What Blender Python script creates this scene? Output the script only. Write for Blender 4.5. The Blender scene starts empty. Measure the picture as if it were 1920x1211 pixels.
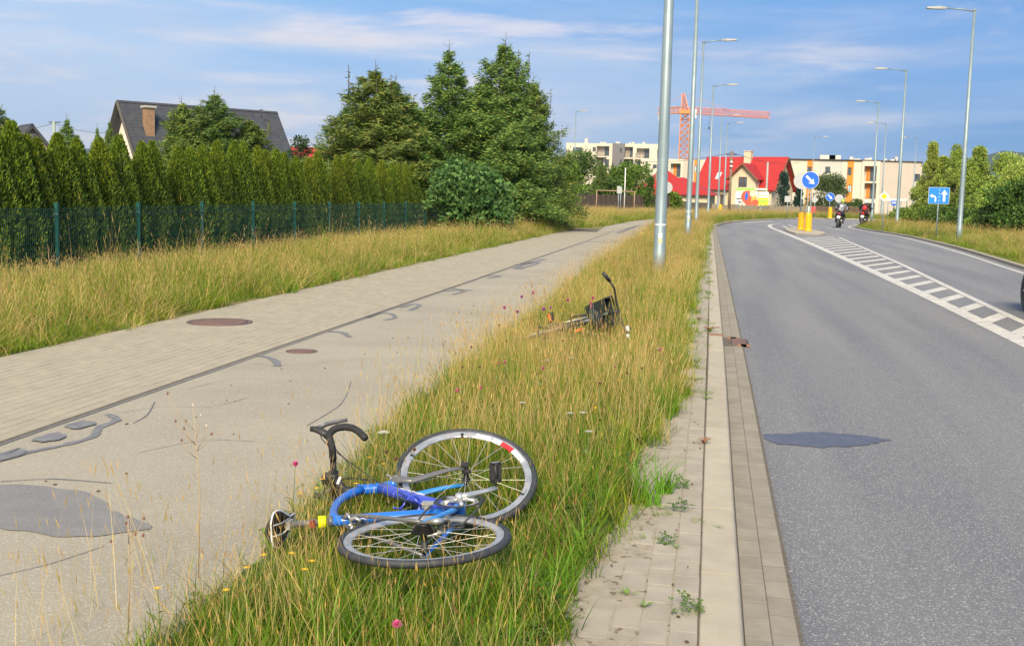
import bpy, bmesh, math, random
import numpy as np
from mathutils import Matrix, Vector, Euler
random.seed(7)
RNG = np.random.default_rng(7)
SC = bpy.context.scene
R_ = math.radians

# ------------------------------------------------------------------ camera
H = 1.55
F = 2100.0; CX, CY = 960.0, 605.5
BAS = np.array([[0.9843407, -0.0428421, -0.1709911], [0.174738, 0.1092695, 0.978533], [0.0232383, 0.9930885, -0.1150446]])
cam_d = bpy.data.cameras.new('camera'); cam = bpy.data.objects.new('camera', cam_d)
SC.collection.objects.link(cam); SC.camera = cam
cam_d.sensor_width = 36; cam_d.lens = 36 * F / 1920; cam_d.clip_start = .05; cam_d.clip_end = 12000
m = Matrix.Identity(4)
for i in range(3):
    m[i][0] = BAS[i, 0]; m[i][1] = BAS[i, 1]; m[i][2] = -BAS[i, 2]; m[i][3] = (0, 0, H)[i]
cam.matrix_world = m

# ------------------------------------------------------------------ world, sun, exposure
SC.view_settings.view_transform = 'Standard'; SC.view_settings.look = 'None'
SC.view_settings.gamma = 1; SC.view_settings.use_curve_mapping = False
SC.view_settings.exposure = 1.2
SUN_EL, SUN_AZ = R_(36), R_(176)            # azimuth clockwise from +Y: behind the camera, to the left
w = bpy.data.worlds.new('World'); SC.world = w; w.use_nodes = True
nt = w.node_tree; nt.nodes.clear()
N = nt.nodes.new; L = nt.links.new
out = N('ShaderNodeOutputWorld'); bg = N('ShaderNodeBackground'); L(bg.outputs[0], out.inputs[0])
sky = N('ShaderNodeTexSky'); sky.sky_type = 'NISHITA'; sky.sun_disc = False
sky.sun_elevation = SUN_EL; sky.sun_rotation = SUN_AZ; sky.air_density = 1.0; sky.dust_density = .6; sky.ozone_density = 2.0
tc = N('ShaderNodeTexCoord'); sep = N('ShaderNodeSeparateXYZ'); L(tc.outputs['Generated'], sep.inputs[0])
def wmath(op, a, b=None, clamp=False):
    n = N('ShaderNodeMath'); n.operation = op; n.use_clamp = clamp
    for k, v in enumerate((a, b)):
        if v is None: continue
        if isinstance(v, (int, float)): n.inputs[k].default_value = v
        else: L(v, n.inputs[k])
    return n.outputs[0]
def wramp(fac, stops):
    n = N('ShaderNodeValToRGB'); L(fac, n.inputs[0]); e = n.color_ramp.elements
    e[0].position, e[0].color = stops[0][0], (*stops[0][1], 1); e[1].position, e[1].color = stops[-1][0], (*stops[-1][1], 1)
    for p, c in stops[1:-1]:
        q = e.new(p); q.color = (*c, 1)
    return n.outputs[0]
def wmix(f, a, b):
    n = N('ShaderNodeMix'); n.data_type = 'RGBA'
    for s, v in ((n.inputs[0], f), (n.inputs[6], a), (n.inputs[7], b)):
        if isinstance(v, (int, float)): s.default_value = v
        elif isinstance(v, tuple): s.default_value = (*v, 1)
        else: L(v, s)
    return n.outputs[2]
# clear air: deeper blue towards the right (under the dark cloud bank), paler to the left; fully continuous round the horizon
left = wmath('MULTIPLY_ADD', sep.outputs[0], -1.1); 
ml = N('ShaderNodeMapRange'); ml.inputs[1].default_value = -.37; ml.inputs[2].default_value = .55; ml.inputs[3].default_value = 1; ml.inputs[4].default_value = 0
L(wmath('ADD', sep.outputs[0], wmath('MULTIPLY', wmath('MINIMUM', sep.outputs[1], .55), .45)), ml.inputs[0]); leftf = ml.outputs[0]
blue = wramp(sep.outputs[2], [(0.0, (1.5, 3.7, 7.4)), (.10, (1.2, 3.5, 8.0)), (.25, (1.0, 3.4, 8.2)), (1, (2.2, 3.4, 5.6))])
pale = wramp(sep.outputs[2], [(0.0, (6.2, 6.7, 8.2)), (.10, (5.0, 6.7, 9.0)), (.2, (3.0, 5.8, 9.3)), (.5, (3.6, 4.9, 7.0)), (1, (3.4, 4.4, 6.0))])
clear = wmix(leftf, blue, pale)
# streaky cloud layer: direction projected on a flat sheet, stretched sideways
cmb = N('ShaderNodeCombineXYZ'); L(wmath('MULTIPLY', sep.outputs[0], 2.2), cmb.inputs[0]); L(wmath('MULTIPLY', sep.outputs[1], 1.1), cmb.inputs[1]); L(wmath('MULTIPLY', sep.outputs[2], 15.0), cmb.inputs[2])
def wnoise(scale, detail, off, rough=.55):
    mp = N('ShaderNodeMapping'); L(cmb.outputs[0], mp.inputs[0]); mp.inputs[1].default_value = off
    n = N('ShaderNodeTexNoise'); L(mp.outputs[0], n.inputs[0]); n.inputs['Scale'].default_value = scale; n.inputs['Detail'].default_value = detail; n.inputs['Roughness'].default_value = rough
    n.inputs['Distortion'].default_value = .35
    return n.outputs[0]
c1 = wnoise(1.15, 6, (3.1, 1.7, .35)); c2 = wnoise(2.6, 5, (8.0, 2, 5.2)); c3 = wnoise(.7, 3, (1, 9, 2.4))
def wrange(v, a, b):
    n = N('ShaderNodeMapRange'); n.interpolation_type = 'SMOOTHSTEP'; L(v, n.inputs[0]); n.inputs[1].default_value = a; n.inputs[2].default_value = b; return n.outputs[0]
cov = wrange(wmath('ADD', c1, wmath('MULTIPLY', leftf, .22)), .46, .74)
warm = wrange(c2, .42, .70)
cloudcol = wmix(warm, (4.9, 6.0, 8.1), (8.2, 7.5, 7.6))
darkc = wmix(wrange(c3, .38, .66), (1.15, 2.9, 6.2), (1.9, 3.7, 7.2))
clear2 = wmix(wmath('MULTIPLY', wmath('SUBTRACT', 1.0, leftf, True), .75), clear, darkc)
fac = wmath('MULTIPLY', cov, wmath('MULTIPLY_ADD', leftf, .62)); fac.node.inputs[2].default_value = .20
skyc = wmix(fac, clear2, cloudcol)
c4 = wnoise(1.9, 6, (5.5, 3.2, 7.7), .6)
streak = wmath('MULTIPLY', wrange(c4, .52, .72), wmath('MULTIPLY_ADD', leftf, .5)); streak.node.inputs[1].node.inputs[2].default_value = .06
skyc = wmix(streak, skyc, (8.6, 7.7, 8.0))
tot = wmix(.90, sky.outputs[0], skyc)
L(tot, bg.inputs[0]); bg.inputs[1].default_value = .05
sun_d = bpy.data.lights.new('sun', 'SUN'); sun_d.energy = 2.9; sun_d.angle = R_(22); sun_d.color = (1, .86, .62)
sun = bpy.data.objects.new('sun', sun_d); SC.collection.objects.link(sun)
_sd = Vector((math.sin(SUN_AZ) * math.cos(SUN_EL), math.cos(SUN_AZ) * math.cos(SUN_EL), math.sin(SUN_EL)))
sun.rotation_euler = _sd.to_track_quat('Z', 'Y').to_euler()

# ------------------------------------------------------------------ coordinate helper (surveying the photograph)
def ray(px, py): return BAS @ np.array([px - CX, -(py - CY), F])
def g(px, py, z=0.):                      # ground point seen at a photo pixel
    d = ray(px, py); t = (z - H) / d[2]; return (t * d[0], t * d[1])
def at(px, py, v):                        # point at distance v down the road
    d = ray(px, py); t = v / d[1]; return Vector((t * d[0], v, H + t * d[2]))

# ------------------------------------------------------------------ materials
_M = {}
def material(name, c, rough=.7, c2=None, scale=8, bump=0, bscale=60, metal=0, spec=.4, c3=None, s3=40, coords='Object', rnd=0, coat=0, detail=4, lo=.35, hi=.65, emis=0, stretch=None):
    if name in _M: return _M[name]
    mt = bpy.data.materials.new(name); mt.use_nodes = True; t = mt.node_tree; b = t.nodes['Principled BSDF']
    b.inputs['Roughness'].default_value = rough; b.inputs['Metallic'].default_value = metal
    b.inputs['Specular IOR Level'].default_value = spec; b.inputs['Coat Weight'].default_value = coat
    b.inputs['Base Color'].default_value = (*c, 1)
    nn = t.nodes.new; ln = t.links.new
    if coords == 'World':
        co = nn('ShaderNodeNewGeometry').outputs['Position']
    else: co = nn('ShaderNodeTexCoord').outputs['Object']
    cur = None
    def noise(s, d=detail):
        n = nn('ShaderNodeTexNoise'); ln(co, n.inputs['Vector']); n.inputs['Scale'].default_value = s; n.inputs['Detail'].default_value = d; return n.outputs[0]
    def mix(f, a, bb, mode='MIX'):
        n = nn('ShaderNodeMix'); n.data_type = 'RGBA'; n.blend_type = mode
        for s, v in ((n.inputs[0], f), (n.inputs[6], a), (n.inputs[7], bb)):
            if isinstance(v, (int, float)): s.default_value = v
            elif isinstance(v, tuple): s.default_value = (*v, 1)
            else: ln(v, s)
        return n.outputs[2]
    def rng(v, a, bb):
        n = nn('ShaderNodeMapRange'); ln(v, n.inputs[0]); n.inputs[1].default_value = a; n.inputs[2].default_value = bb; return n.outputs[0]
    if stretch:
        mp_ = nn('ShaderNodeMapping'); ln(co, mp_.inputs[0]); mp_.inputs[3].default_value = stretch; co0 = co; co = mp_.outputs[0]
    if c2 is not None: cur = mix(rng(noise(scale), lo, hi), c, c2)
    if stretch: co = co0
    if c3 is not None: cur = mix(rng(noise(s3, 2), .56, .68), cur if cur is not None else c, c3)
    if rnd:
        oi = nn('ShaderNodeObjectInfo'); mr = nn('ShaderNodeMapRange'); ln(oi.outputs['Random'], mr.inputs[0]); mr.inputs[3].default_value = 1 - rnd; mr.inputs[4].default_value = 1 + rnd
        hv = nn('ShaderNodeHueSaturation'); ln(mr.outputs[0], hv.inputs['Value'])
        if cur is not None: ln(cur, hv.inputs['Color'])
        else: hv.inputs['Color'].default_value = (*c, 1)
        cur = hv.outputs[0]
    if cur is not None: ln(cur, b.inputs['Base Color'])
    if bump:
        bp = nn('ShaderNodeBump'); bp.inputs['Strength'].default_value = bump; bp.inputs['Distance'].default_value = .02
        ln(noise(bscale, 5), bp.inputs['Height']); ln(bp.outputs[0], b.inputs['Normal'])
    _M[name] = mt; return mt
def leafmat(name, tint=(1, 1, 1), rnd=.25, trans=.35, rough=.6):
    """leaf / blade material: colour from the leaf's own 'col' attribute, with a little light passing through"""
    if name in _M: return _M[name]
    mt = bpy.data.materials.new(name); mt.use_nodes = True; t = mt.node_tree; t.nodes.clear(); nn = t.nodes.new; ln = t.links.new
    o = nn('ShaderNodeOutputMaterial'); at_ = nn('ShaderNodeAttribute'); at_.attribute_name = 'col'
    hv = nn('ShaderNodeHueSaturation'); ln(at_.outputs['Color'], hv.inputs['Color'])
    oi = nn('ShaderNodeObjectInfo'); mr = nn('ShaderNodeMapRange'); ln(oi.outputs['Random'], mr.inputs[0]); mr.inputs[3].default_value = 1 - rnd; mr.inputs[4].default_value = 1 + rnd
    ln(mr.outputs[0], hv.inputs['Value'])
    mh = nn('ShaderNodeMapRange'); 
    fr = nn('ShaderNodeMath'); fr.operation = 'FRACT'; ml_ = nn('ShaderNodeMath'); ml_.operation = 'MULTIPLY'; ml_.inputs[1].default_value = 37.7
    ln(oi.outputs['Random'], ml_.inputs[0]); ln(ml_.outputs[0], fr.inputs[0]); ln(fr.outputs[0], mh.inputs[0]); mh.inputs[3].default_value = .485; mh.inputs[4].default_value = .51; ln(mh.outputs[0], hv.inputs['Hue'])
    d = nn('ShaderNodeBsdfPrincipled'); ln(hv.outputs[0], d.inputs['Base Color']); d.inputs['Roughness'].default_value = rough; d.inputs['Specular IOR Level'].default_value = .25
    tr = nn('ShaderNodeBsdfTranslucent'); ln(hv.outputs[0], tr.inputs[0])
    mx = nn('ShaderNodeMixShader'); mx.inputs[0].default_value = trans; ln(d.outputs[0], mx.inputs[1]); ln(tr.outputs[0], mx.inputs[2]); ln(mx.outputs[0], o.inputs[0])
    _M[name] = mt; return mt

# ------------------------------------------------------------------ mesh building
COL = SC.collection
def link(o, parent=None):
    COL.objects.link(o)
    if parent is not None: o.parent = parent
    return o
def tag(o, label=None, cat=None, group=None, kind=None):
    if label: o['label'] = label
    if cat: o['category'] = cat
    if group: o['group'] = group
    if kind: o['kind'] = kind
    return o
def empty(name, loc=(0, 0, 0), rz=0, label=None, cat=None, group=None):
    o = bpy.data.objects.new(name, None); o.empty_display_size = .2; link(o); o.location = loc; o.rotation_euler = (0, 0, rz)
    return tag(o, label, cat, group)
def npmesh(name, V, Fc, mats, col=None, smooth=False, midx=None):
    """V (n,3); Fc (m,k) constant-size faces; col (n,3) optional"""
    me = bpy.data.meshes.new(name); V = np.asarray(V, np.float32); Fc = np.asarray(Fc, np.int32)
    n, k = Fc.shape
    me.vertices.add(len(V)); me.vertices.foreach_set('co', V.ravel())
    me.loops.add(n * k); me.loops.foreach_set('vertex_index', Fc.ravel())
    me.polygons.add(n); me.polygons.foreach_set('loop_start', np.arange(n, dtype=np.int32) * k)
    try: me.polygons.foreach_set('loop_total', np.full(n, k, np.int32))
    except Exception: pass
    for mm in (mats if isinstance(mats, (list, tuple)) else [mats]): me.materials.append(mm)
    if midx is not None: me.polygons.foreach_set('material_index', np.asarray(midx, np.int32))
    me.update(calc_edges=True)
    me.polygons.foreach_set('use_smooth', np.full(n, bool(smooth)))
    if col is not None:
        a = me.attributes.new('col', 'FLOAT_COLOR', 'POINT'); c4 = np.ones((len(V), 4), np.float32); c4[:, :3] = col; a.data.foreach_set('color', c4.ravel())
    me.validate(); return me
class MB:
    def __init__(s, T=None): s.v = []; s.f = []; s.m = []; s.sm = []; s.T = T; s.mats = []; s.cm = 0
    def mat(s, mt):
        if mt not in s.mats: s.mats.append(mt)
        s.cm = s.mats.index(mt); return s
    def add(s, V, Fc, smooth=False):
        b = len(s.v)
        s.v += [tuple(map(float, p)) for p in V]
        for f in Fc: s.f.append(tuple(i + b for i in f)); s.m.append(s.cm); s.sm.append(smooth)
        return s
    def box(s, c, d, rz=0, M=None):
        x, y, z = d[0] / 2, d[1] / 2, d[2] / 2
        P = [Vector(p) for p in ((-x, -y, -z), (x, -y, -z), (x, y, -z), (-x, y, -z), (-x, -y, z), (x, -y, z), (x, y, z), (-x, y, z))]
        Q = (M if M is not None else Matrix.Rotation(rz, 3, 'Z'))
        P = [Q @ p + Vector(c) for p in P]
        return s.add(P, [(0, 3, 2, 1), (4, 5, 6, 7), (0, 1, 5, 4), (1, 2, 6, 5), (2, 3, 7, 6), (3, 0, 4, 7)])
    def tube(s, path, r, seg=10, caps=True, flat=None, smooth=True, closed=False):
        """sweep a circle (or ellipse: flat=(normal, factor)) along points with a radius or a list of radii"""
        P = [Vector(p) for p in path]; n = len(P); rr = r if isinstance(r, (list, tuple)) else [r] * n
        V = []; Fc = []; up = None
        for i in range(n):
            t = (P[(i + 1) % n] - P[i - 1]) if closed else (P[min(i + 1, n - 1)] - P[max(i - 1, 0)])
            if t.length < 1e-9: t = Vector((0, 0, 1))
            t.normalize()
            if flat is not None: a = Vector(flat[0]) - t * t.dot(Vector(flat[0]))
            elif up is None: a = t.orthogonal()
            else: a = up - t * t.dot(up)
            if a.length < 1e-6: a = t.orthogonal()
            a.normalize(); up = a; b = t.cross(a)
            fa = flat[1] if flat is not None else 1
            for k in range(seg):
                an = 2 * math.pi * k / seg; V.append(P[i] + a * (rr[i] * fa * math.cos(an)) + b * (rr[i] * math.sin(an)))
        m_ = n if closed else n - 1
        for i in range(m_):
            for k in range(seg):
                j = (i + 1) % n; k2 = (k + 1) % seg
                Fc.append((i * seg + k, i * seg + k2, j * seg + k2, j * seg + k))
        if caps and not closed: Fc.append(tuple(range(seg))[::-1]); Fc.append(tuple((n - 1) * seg + k for k in range(seg)))
        return s.add(V, Fc, smooth)
    def lathe(s, prof, c=(0, 0, 0), axis='Z', seg=24, smooth=True, closed=False, M=None):
        V = []; Fc = []; n = len(prof)
        for k in range(seg):
            a = 2 * math.pi * k / seg; ca, sa = math.cos(a), math.sin(a)
            for r, h in prof:
                p = {'Z': (r * ca, r * sa, h), 'Y': (r * ca, h, r * sa), 'X': (h, r * ca, r * sa)}[axis]
                p = Vector(p)
                if M is not None: p = M @ p
                V.append(p + Vector(c))
        q = n if closed else n - 1
        for k in range(seg):
            k2 = (k + 1) % seg
            for i in range(q):
                j = (i + 1) % n; Fc.append((k * n + i, k2 * n + i, k2 * n + j, k * n + j))
        return s.add(V, Fc, smooth)
    def prism(s, pts, z0, z1, M=None):
        """flat outline (x,y) extruded z0..z1, placed by 4x4 matrix M"""
        n = len(pts); V = [Vector((p[0], p[1], z0)) for p in pts] + [Vector((p[0], p[1], z1)) for p in pts]
        if M is not None: V = [M @ v for v in V]
        return s.add(V, [tuple(range(n))[::-1], tuple(range(n, 2 * n))] + [(i, (i + 1) % n, n + (i + 1) % n, n + i) for i in range(n)])
    def build(s, name, mt=None, parent=None, label=None, cat=None, group=None, kind=None, loc=None):
        me = bpy.data.meshes.new(name); V = s.v
        if s.T is not None: V = [tuple(s.T @ Vector(p)) for p in V]
        me.from_pydata(V, [], s.f)
        for mm in (s.mats or [mt]): me.materials.append(mm)
        me.polygons.foreach_set('material_index', s.m); me.polygons.foreach_set('use_smooth', s.sm); me.update()
        o = bpy.data.objects.new(name, me); link(o, parent)
        if loc is not None: o.location = loc
        bm = bmesh.new(); bm.from_mesh(me); bmesh.ops.recalc_face_normals(bm, faces=bm.faces); bm.to_mesh(me); bm.free()
        return tag(o, label, cat, group, kind)
def mobj(name, me, parent=None, loc=(0, 0, 0), rz=0, **k):
    o = bpy.data.objects.new(name, me); link(o, parent); o.location = loc; o.rotation_euler = (0, 0, rz); return tag(o, **k)
def copy_tree(o, parent=None):
    c = o.copy(); COL.objects.link(c); c.parent = parent
    for ch in list(o.children): copy_tree(ch, c)
    return c
def frame_matrix(fwd, up, pos):
    f = Vector(fwd).normalized(); l = Vector(up).cross(f).normalized(); u = f.cross(l)
    M = Matrix.Identity(4)
    for i in range(3): M[i][0], M[i][1], M[i][2], M[i][3] = f[i], l[i], u[i], pos[i]
    return M

# ------------------------------------------------------------------ palette
asphalt = material('road_asphalt', (.165, .172, .19), .85, (.225, .225, .23), 1.6, .6, 260, c3=(.50, .48, .45), s3=110, stretch=(1, .06, 1), coords='World', spec=.3)
pathasph = material('path_asphalt', (.375, .34, .262), .9, (.315, .285, .225), .8, .35, 300, c3=(.52, .48, .40), s3=130, coords='World', spec=.2)
brickm = material('path_brick', (.40, .355, .27), .9, (.36, .32, .245), 3, .3, 200, rnd=.035, coords='World', spec=.2)
kerbm = material('kerb_concrete', (.46, .41, .32), .9, (.41, .36, .28), 5, .35, 220, rnd=.05, coords='World', spec=.2)
paverm = material('paver_concrete', (.40, .355, .285), .9, (.34, .30, .24), 7, .35, 220, rnd=.05, coords='World', spec=.2)
settm = material('gutter_concrete', (.31, .28, .225), .9, (.26, .235, .19), 8, .35, 220, rnd=.06, coords='World', spec=.2)
jointm = material('joint_dirt', (.10, .085, .065), .95, (.16, .135, .105), 25, .3, 90, coords='World')
sandm = material('blown_sand', (.40, .345, .265), .95, (.33, .285, .215), 14, .5, 160, c3=(.16, .12, .085), s3=24, coords='World')
soilm = material('verge_thatch', (.10, .105, .035), .95, (.17, .145, .06), 9, .8, 60, c3=(.05, .07, .02), s3=20, coords='World')
meadowm = material('meadow_ground', (.15, .165, .045), .95, (.26, .21, .09), .9, .9, 30, c3=(.09, .13, .03), s3=2.4, coords='World')
whitem = material('road_paint', (.66, .63, .56), .7, (.50, .48, .43), 7, .2, 160, c3=(.30, .29, .28), s3=45, coords='World')
tarm = material('tar_repair', (.15, .155, .17), .8, (.21, .21, .215), 14, .3, 120, coords='World')
darkasph = material('asphalt_repair', (.205, .20, .20), .85, (.245, .235, .23), 5, .5, 280, c3=(.36, .35, .33), s3=180, coords='World')
bluepatch = material('road_repair', (.075, .095, .15), .8, (.10, .115, .17), 8, .5, 260, c3=(.25, .26, .3), s3=170, coords='World')
galv = material('galvanised_steel', (.27, .34, .37), .5, (.22, .29, .32), 3, .05, 60, metal=.35, spec=.5)
ironm = material('cast_iron', (.20, .13, .115), .6, (.15, .10, .09), 20, .4, 120, metal=.3)
rustbrick = material('red_brick', (.34, .17, .11), .9, (.24, .12, .08), 20, .3, 150)

# ------------------------------------------------------------------ the setting: ground, path, road, kerbs
def gz(v): return -max(0., v - 100.) * .008
LK = [(.19, -8), (.19, 3), (.19, 6), (.2, 12), (.17, 30), (.13, 45), (.1, 57), (.18, 63), (.39, 68.3), (.9, 74.5), (1.73, 80.4), (3.72, 88.7), (7.85, 101.5), (11.5, 106.5), (20, 109.5), (60, 112), (400, 114)]
RK = [(6.2, -8), (6.8, 10), (7.2, 18), (7.82, 29), (8.35, 36), (8.82, 43), (9.15, 52), (9.2, 57), (8.95, 63), (8.75, 68.5), (8.98, 73.9), (10.3, 81), (12.2, 88), (16.2, 96.5), (24, 101), (60, 103), (400, 104.5)]
def smooth_line(P, step=1.2):
    out_ = []
    for i in range(len(P) - 1):
        p0, p1, p2, p3 = [np.array(P[max(0, min(len(P) - 1, j))], float) for j in (i - 1, i, i + 1, i + 2)]
        n = max(1, int(np.linalg.norm(p2 - p1) / step)); n = min(n, 14)
        for k in range(n):
            t = k / n; m1 = (p2 - p0) * .5; m2 = (p3 - p1) * .5
            d = np.linalg.norm(p2 - p1); 
            for mm in (m1, m2):
                q = np.linalg.norm(mm)
                if q > d: mm *= d / q
            out_.append(tuple((2*t**3 - 3*t*t + 1) * p1 + (t**3 - 2*t*t + t) * m1 + (-2*t**3 + 3*t*t) * p2 + (t**3 - t*t) * m2))
    out_.append(tuple(P[-1])); return out_
LKs, RKs = smooth_line(LK), smooth_line(RK)
def interp(line, v):
    vs = [p[1] for p in line]; return float(np.interp(v, vs, [p[0] for p in line]))
def strip(name, lo, hi, vs, z, mt, **k):
    """a sheet between two u(v) functions, rows at vs"""
    b = MB(); V = []; Fc = []
    for v in vs:
        a, c = lo(v), hi(v); V += [(a, v, z(v)), (c, v, z(v))]
    for i in range(len(vs) - 1): Fc.append((2 * i, 2 * i + 1, 2 * i + 3, 2 * i + 2))
    b.add(V, Fc); return b.build(name, mt, **k)
vrow = sorted(set([round(p[1], 3) for p in LKs + RKs if p[1] <= 114]))
sub = material('subsoil', (.08, .07, .05), .95)
V = []; Fc = []; rows = [-60, 0, 60, 110, 200, 400, 800, 1600, 3200, 6500]
cols = [-6500, -1500, -300, 0, 300, 1500, 6500]
for v in rows:
    for u in cols: V.append((u, v, -.5 + (gz(v) if v < 200 else -.8)))
nc = len(cols)
for i in range(len(rows) - 1):
    for j in range(nc - 1): Fc.append((i * nc + j, i * nc + j + 1, (i + 1) * nc + j + 1, (i + 1) * nc + j))
farm = material('far_fields', (.10, .14, .045), .95, (.17, .17, .07), .02, coords='World')
MB().add(V, Fc).build('terrain', farm, kind='structure')
strip('ground', lambda v: -400, lambda v: interp(LKs, v) - .2, [v for v in vrow if v <= 114], lambda v: -.012 + gz(v), meadowm, kind='structure')
strip('far_ground', lambda v: -400, lambda v: 400, [114, 130, 160, 200], lambda v: -.012 + gz(v), meadowm, kind='structure')
strip('roadside_ground', lambda v: interp(RKs, v) + .1, lambda v: 400, [v for v in vrow if v <= 104.4], lambda v: -.03 + gz(v), meadowm, kind='structure')
strip('verge_soil', lambda v: float(np.interp(v, [2, 3.4, 4.3, 5.2, 7.3, 12, 24, 40, 53, 60], [-1.62, -1.72, -1.80, -1.86, -1.98, -2.02, -2.3, -2.55, -2.75, -2.8])) + random.uniform(-.05, .03), lambda v: float(np.interp(v, [2, 3.2, 4.2, 5.2, 6.5, 9, 12, 26, 56, 63], [-.36, -.42, -.52, -.36, -.36, -.25, -.26, -.2, -.15, -.12])) + random.uniform(-.04, .0), [-3, 0] + [2 + .12 * k for k in range(100)] + [15, 17, 20, 25, 30, 40, 50, 60], lambda v: .0075 if v < 60 else .003, soilm, kind='structure')
strip('road', lambda v: interp(LKs, v) - .02, lambda v: interp(RKs, v) + .02, [v for v in vrow if v <= 114], lambda v: -.085 + gz(v), asphalt, kind='structure')
# cycle path of grey asphalt and brick footway
def path_r(v): return float(np.interp(v, [-3, 3.3, 7, 12.4, 24, 40, 53, 60, 68, 78, 92], [-1.3, -1.4, -1.6, -1.75, -2.0, -2.3, -2.5, -2.7, -3.0, -2.7, -1.3]))
def path_l(v): return float(np.interp(v, [-3, 46.8, 47, 56, 68, 78, 92], [-4.09, -4.09, -4.72, -5.17, -4.84, -3.95, -2.6]))
pv = [-3, 0, 3, 5, 7, 9, 12, 16, 20, 24, 30, 35, 40, 46.8, 47, 53, 56, 60, 64, 68, 73, 78, 85, 92]
strip('cycle_path', path_l, path_r, pv, lambda v: .004, pathasph, kind='structure')
brick_path = strip('brick_path', lambda v: -6.13 if v < 47 else -6.3, lambda v: -4.08, [-3, 5, 20, 35, 47, 51], lambda v: .0036, jointm, kind='structure')

def seen(x, y, z=0, mgn=70):
    c = BAS.T @ np.array([x, y, z - H])
    if c[2] < .3: return False
    px, py = CX + F * c[0] / c[2], CY - F * c[1] / c[2]
    k = mgn + 900 / c[2]
    return -k < px < 1920 + k and -k < py < 1211 + k
def brick_mesh(name, sx, sy, h, mt, b=.004):
    x, y = sx / 2, sy / 2
    V = [(-x, -y, -h), (x, -y, -h), (x, y, -h), (-x, y, -h), (-x, -y, -b), (x, -y, -b), (x, y, -b), (-x, y, -b),
         (-x + b, -y + b, 0), (x - b, -y + b, 0), (x - b, y - b, 0), (-x + b, y - b, 0)]
    Fc = [(8, 9, 10, 11)] + [(i, (i + 1) % 4, 4 + (i + 1) % 4, 4 + i) for i in range(4)] + [(4 + i, 4 + (i + 1) % 4, 8 + (i + 1) % 4, 8 + i) for i in range(4)]
    return npmesh(name, V, Fc, mt), np.array(V), np.array(Fc)
def lay(name, parent, spots, sx, sy, h, mt, limit=300, b=.004):
    """spots: (x, y, z, rz); the nearest ones single, the rest one joined part"""
    spots = [s for s in spots if seen(*s[:3])]
    spots.sort(key=lambda s: s[0] ** 2 + s[1] ** 2)
    me, V, Fc = brick_mesh(name, sx, sy, h, mt, b)
    for s in spots[:limit]:
        o = bpy.data.objects.new(name, me); link(o, parent); o.location = s[:3]; o.rotation_euler = (random.gauss(0, .0015), random.gauss(0, .002), s[3])
    rest = spots[limit:]
    if rest:
        S = np.array(rest); n = len(S); c, sn = np.cos(S[:, 3]), np.sin(S[:, 3])
        A = np.empty((n, len(V), 3)); A[:, :, 0] = V[None, :, 0] * c[:, None] - V[None, :, 1] * sn[:, None] + S[:, 0:1]
        A[:, :, 1] = V[None, :, 0] * sn[:, None] + V[None, :, 1] * c[:, None] + S[:, 1:2]; A[:, :, 2] = V[None, :, 2] + S[:, 2:3] + RNG.normal(0, .0004, (n, 1))
        Fa = (Fc[None] + (np.arange(n) * len(V))[:, None, None]).reshape(-1, 4)
        o = mobj(name + '_field', npmesh(name + '_field', A.reshape(-1, 3), Fa, mt), parent, kind='stuff')
spots = []
for r in range(20):
    for k in range(-5, 240):
        v = k * .2 + (.1 if r % 2 else 0)
        if v < 47: spots.append((-6.08 + r * .1, v + .1, .006 + random.gauss(0, .0004), 0))
lay('brick', brick_path, spots, .0950, .1984, .03, brickm, b=.001)

# kerb stones along the carriageway
kerb = strip('kerb', lambda v: interp(LKs, v) - .180, lambda v: interp(LKs, v) - .03, [v for v in vrow if v <= 112], lambda v: -.005 + gz(v), jointm, kind='structure')
def along(line, step, off, v0, v1):
    """spots every step metres along a line, moved off to its left"""
    P = np.array(line); d = np.r_[0, np.cumsum(np.linalg.norm(np.diff(P, axis=0), axis=1))]
    s0, s1 = np.interp(v0, P[:, 1], d), np.interp(v1, P[:, 1], d); res = []
    for s in np.arange(s0, s1, step):
        p = np.array([np.interp(s, d, P[:, 0]), np.interp(s, d, P[:, 1])]); q = np.array([np.interp(s + .3, d, P[:, 0]), np.interp(s + .3, d, P[:, 1])]) - p
        q /= np.linalg.norm(q); nrm = np.array([-q[1], q[0]]); c = p + nrm * off
        res.append((c[0], c[1], gz(c[1]), math.atan2(q[1], q[0]) - math.pi / 2))
    return res
def kerb_mesh():
    w_, l_ = .165, .988
    pr = [(-w_ / 2, -.2), (-w_ / 2, -.004), (-w_ / 2 + .004, 0), (w_ / 2 - .030, 0), (w_ / 2 - .020, -.003), (w_ / 2 - .013, -.010), (w_ / 2 - .009, -.020), (w_ / 2, -.075), (w_ / 2, -.2)]
    V = [(x, y, z) for y in (-l_ / 2, l_ / 2) for x, z in pr]; n = len(pr)
    b = MB(); b.add(V, [(i, i + 1, n + i + 1, n + i) for i in range(n - 1)] + [tuple(range(n)), tuple(range(n, 2 * n))[::-1]])
    return b
kb = kerb_mesh(); first = None; KS = [s for s in along(LKs, 1.0, .085, 2.1, 111) if seen(*s[:3])]
for i, s in enumerate(KS):
    if first is None: first = kb.build('kerb_stone', kerbm, kerb); o = first
    else: o = first.copy(); COL.objects.link(o)
    o.location = (s[0], s[1], s[2] + random.gauss(0, .0015)); o.rotation_euler = (0, 0, s[3])
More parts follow.
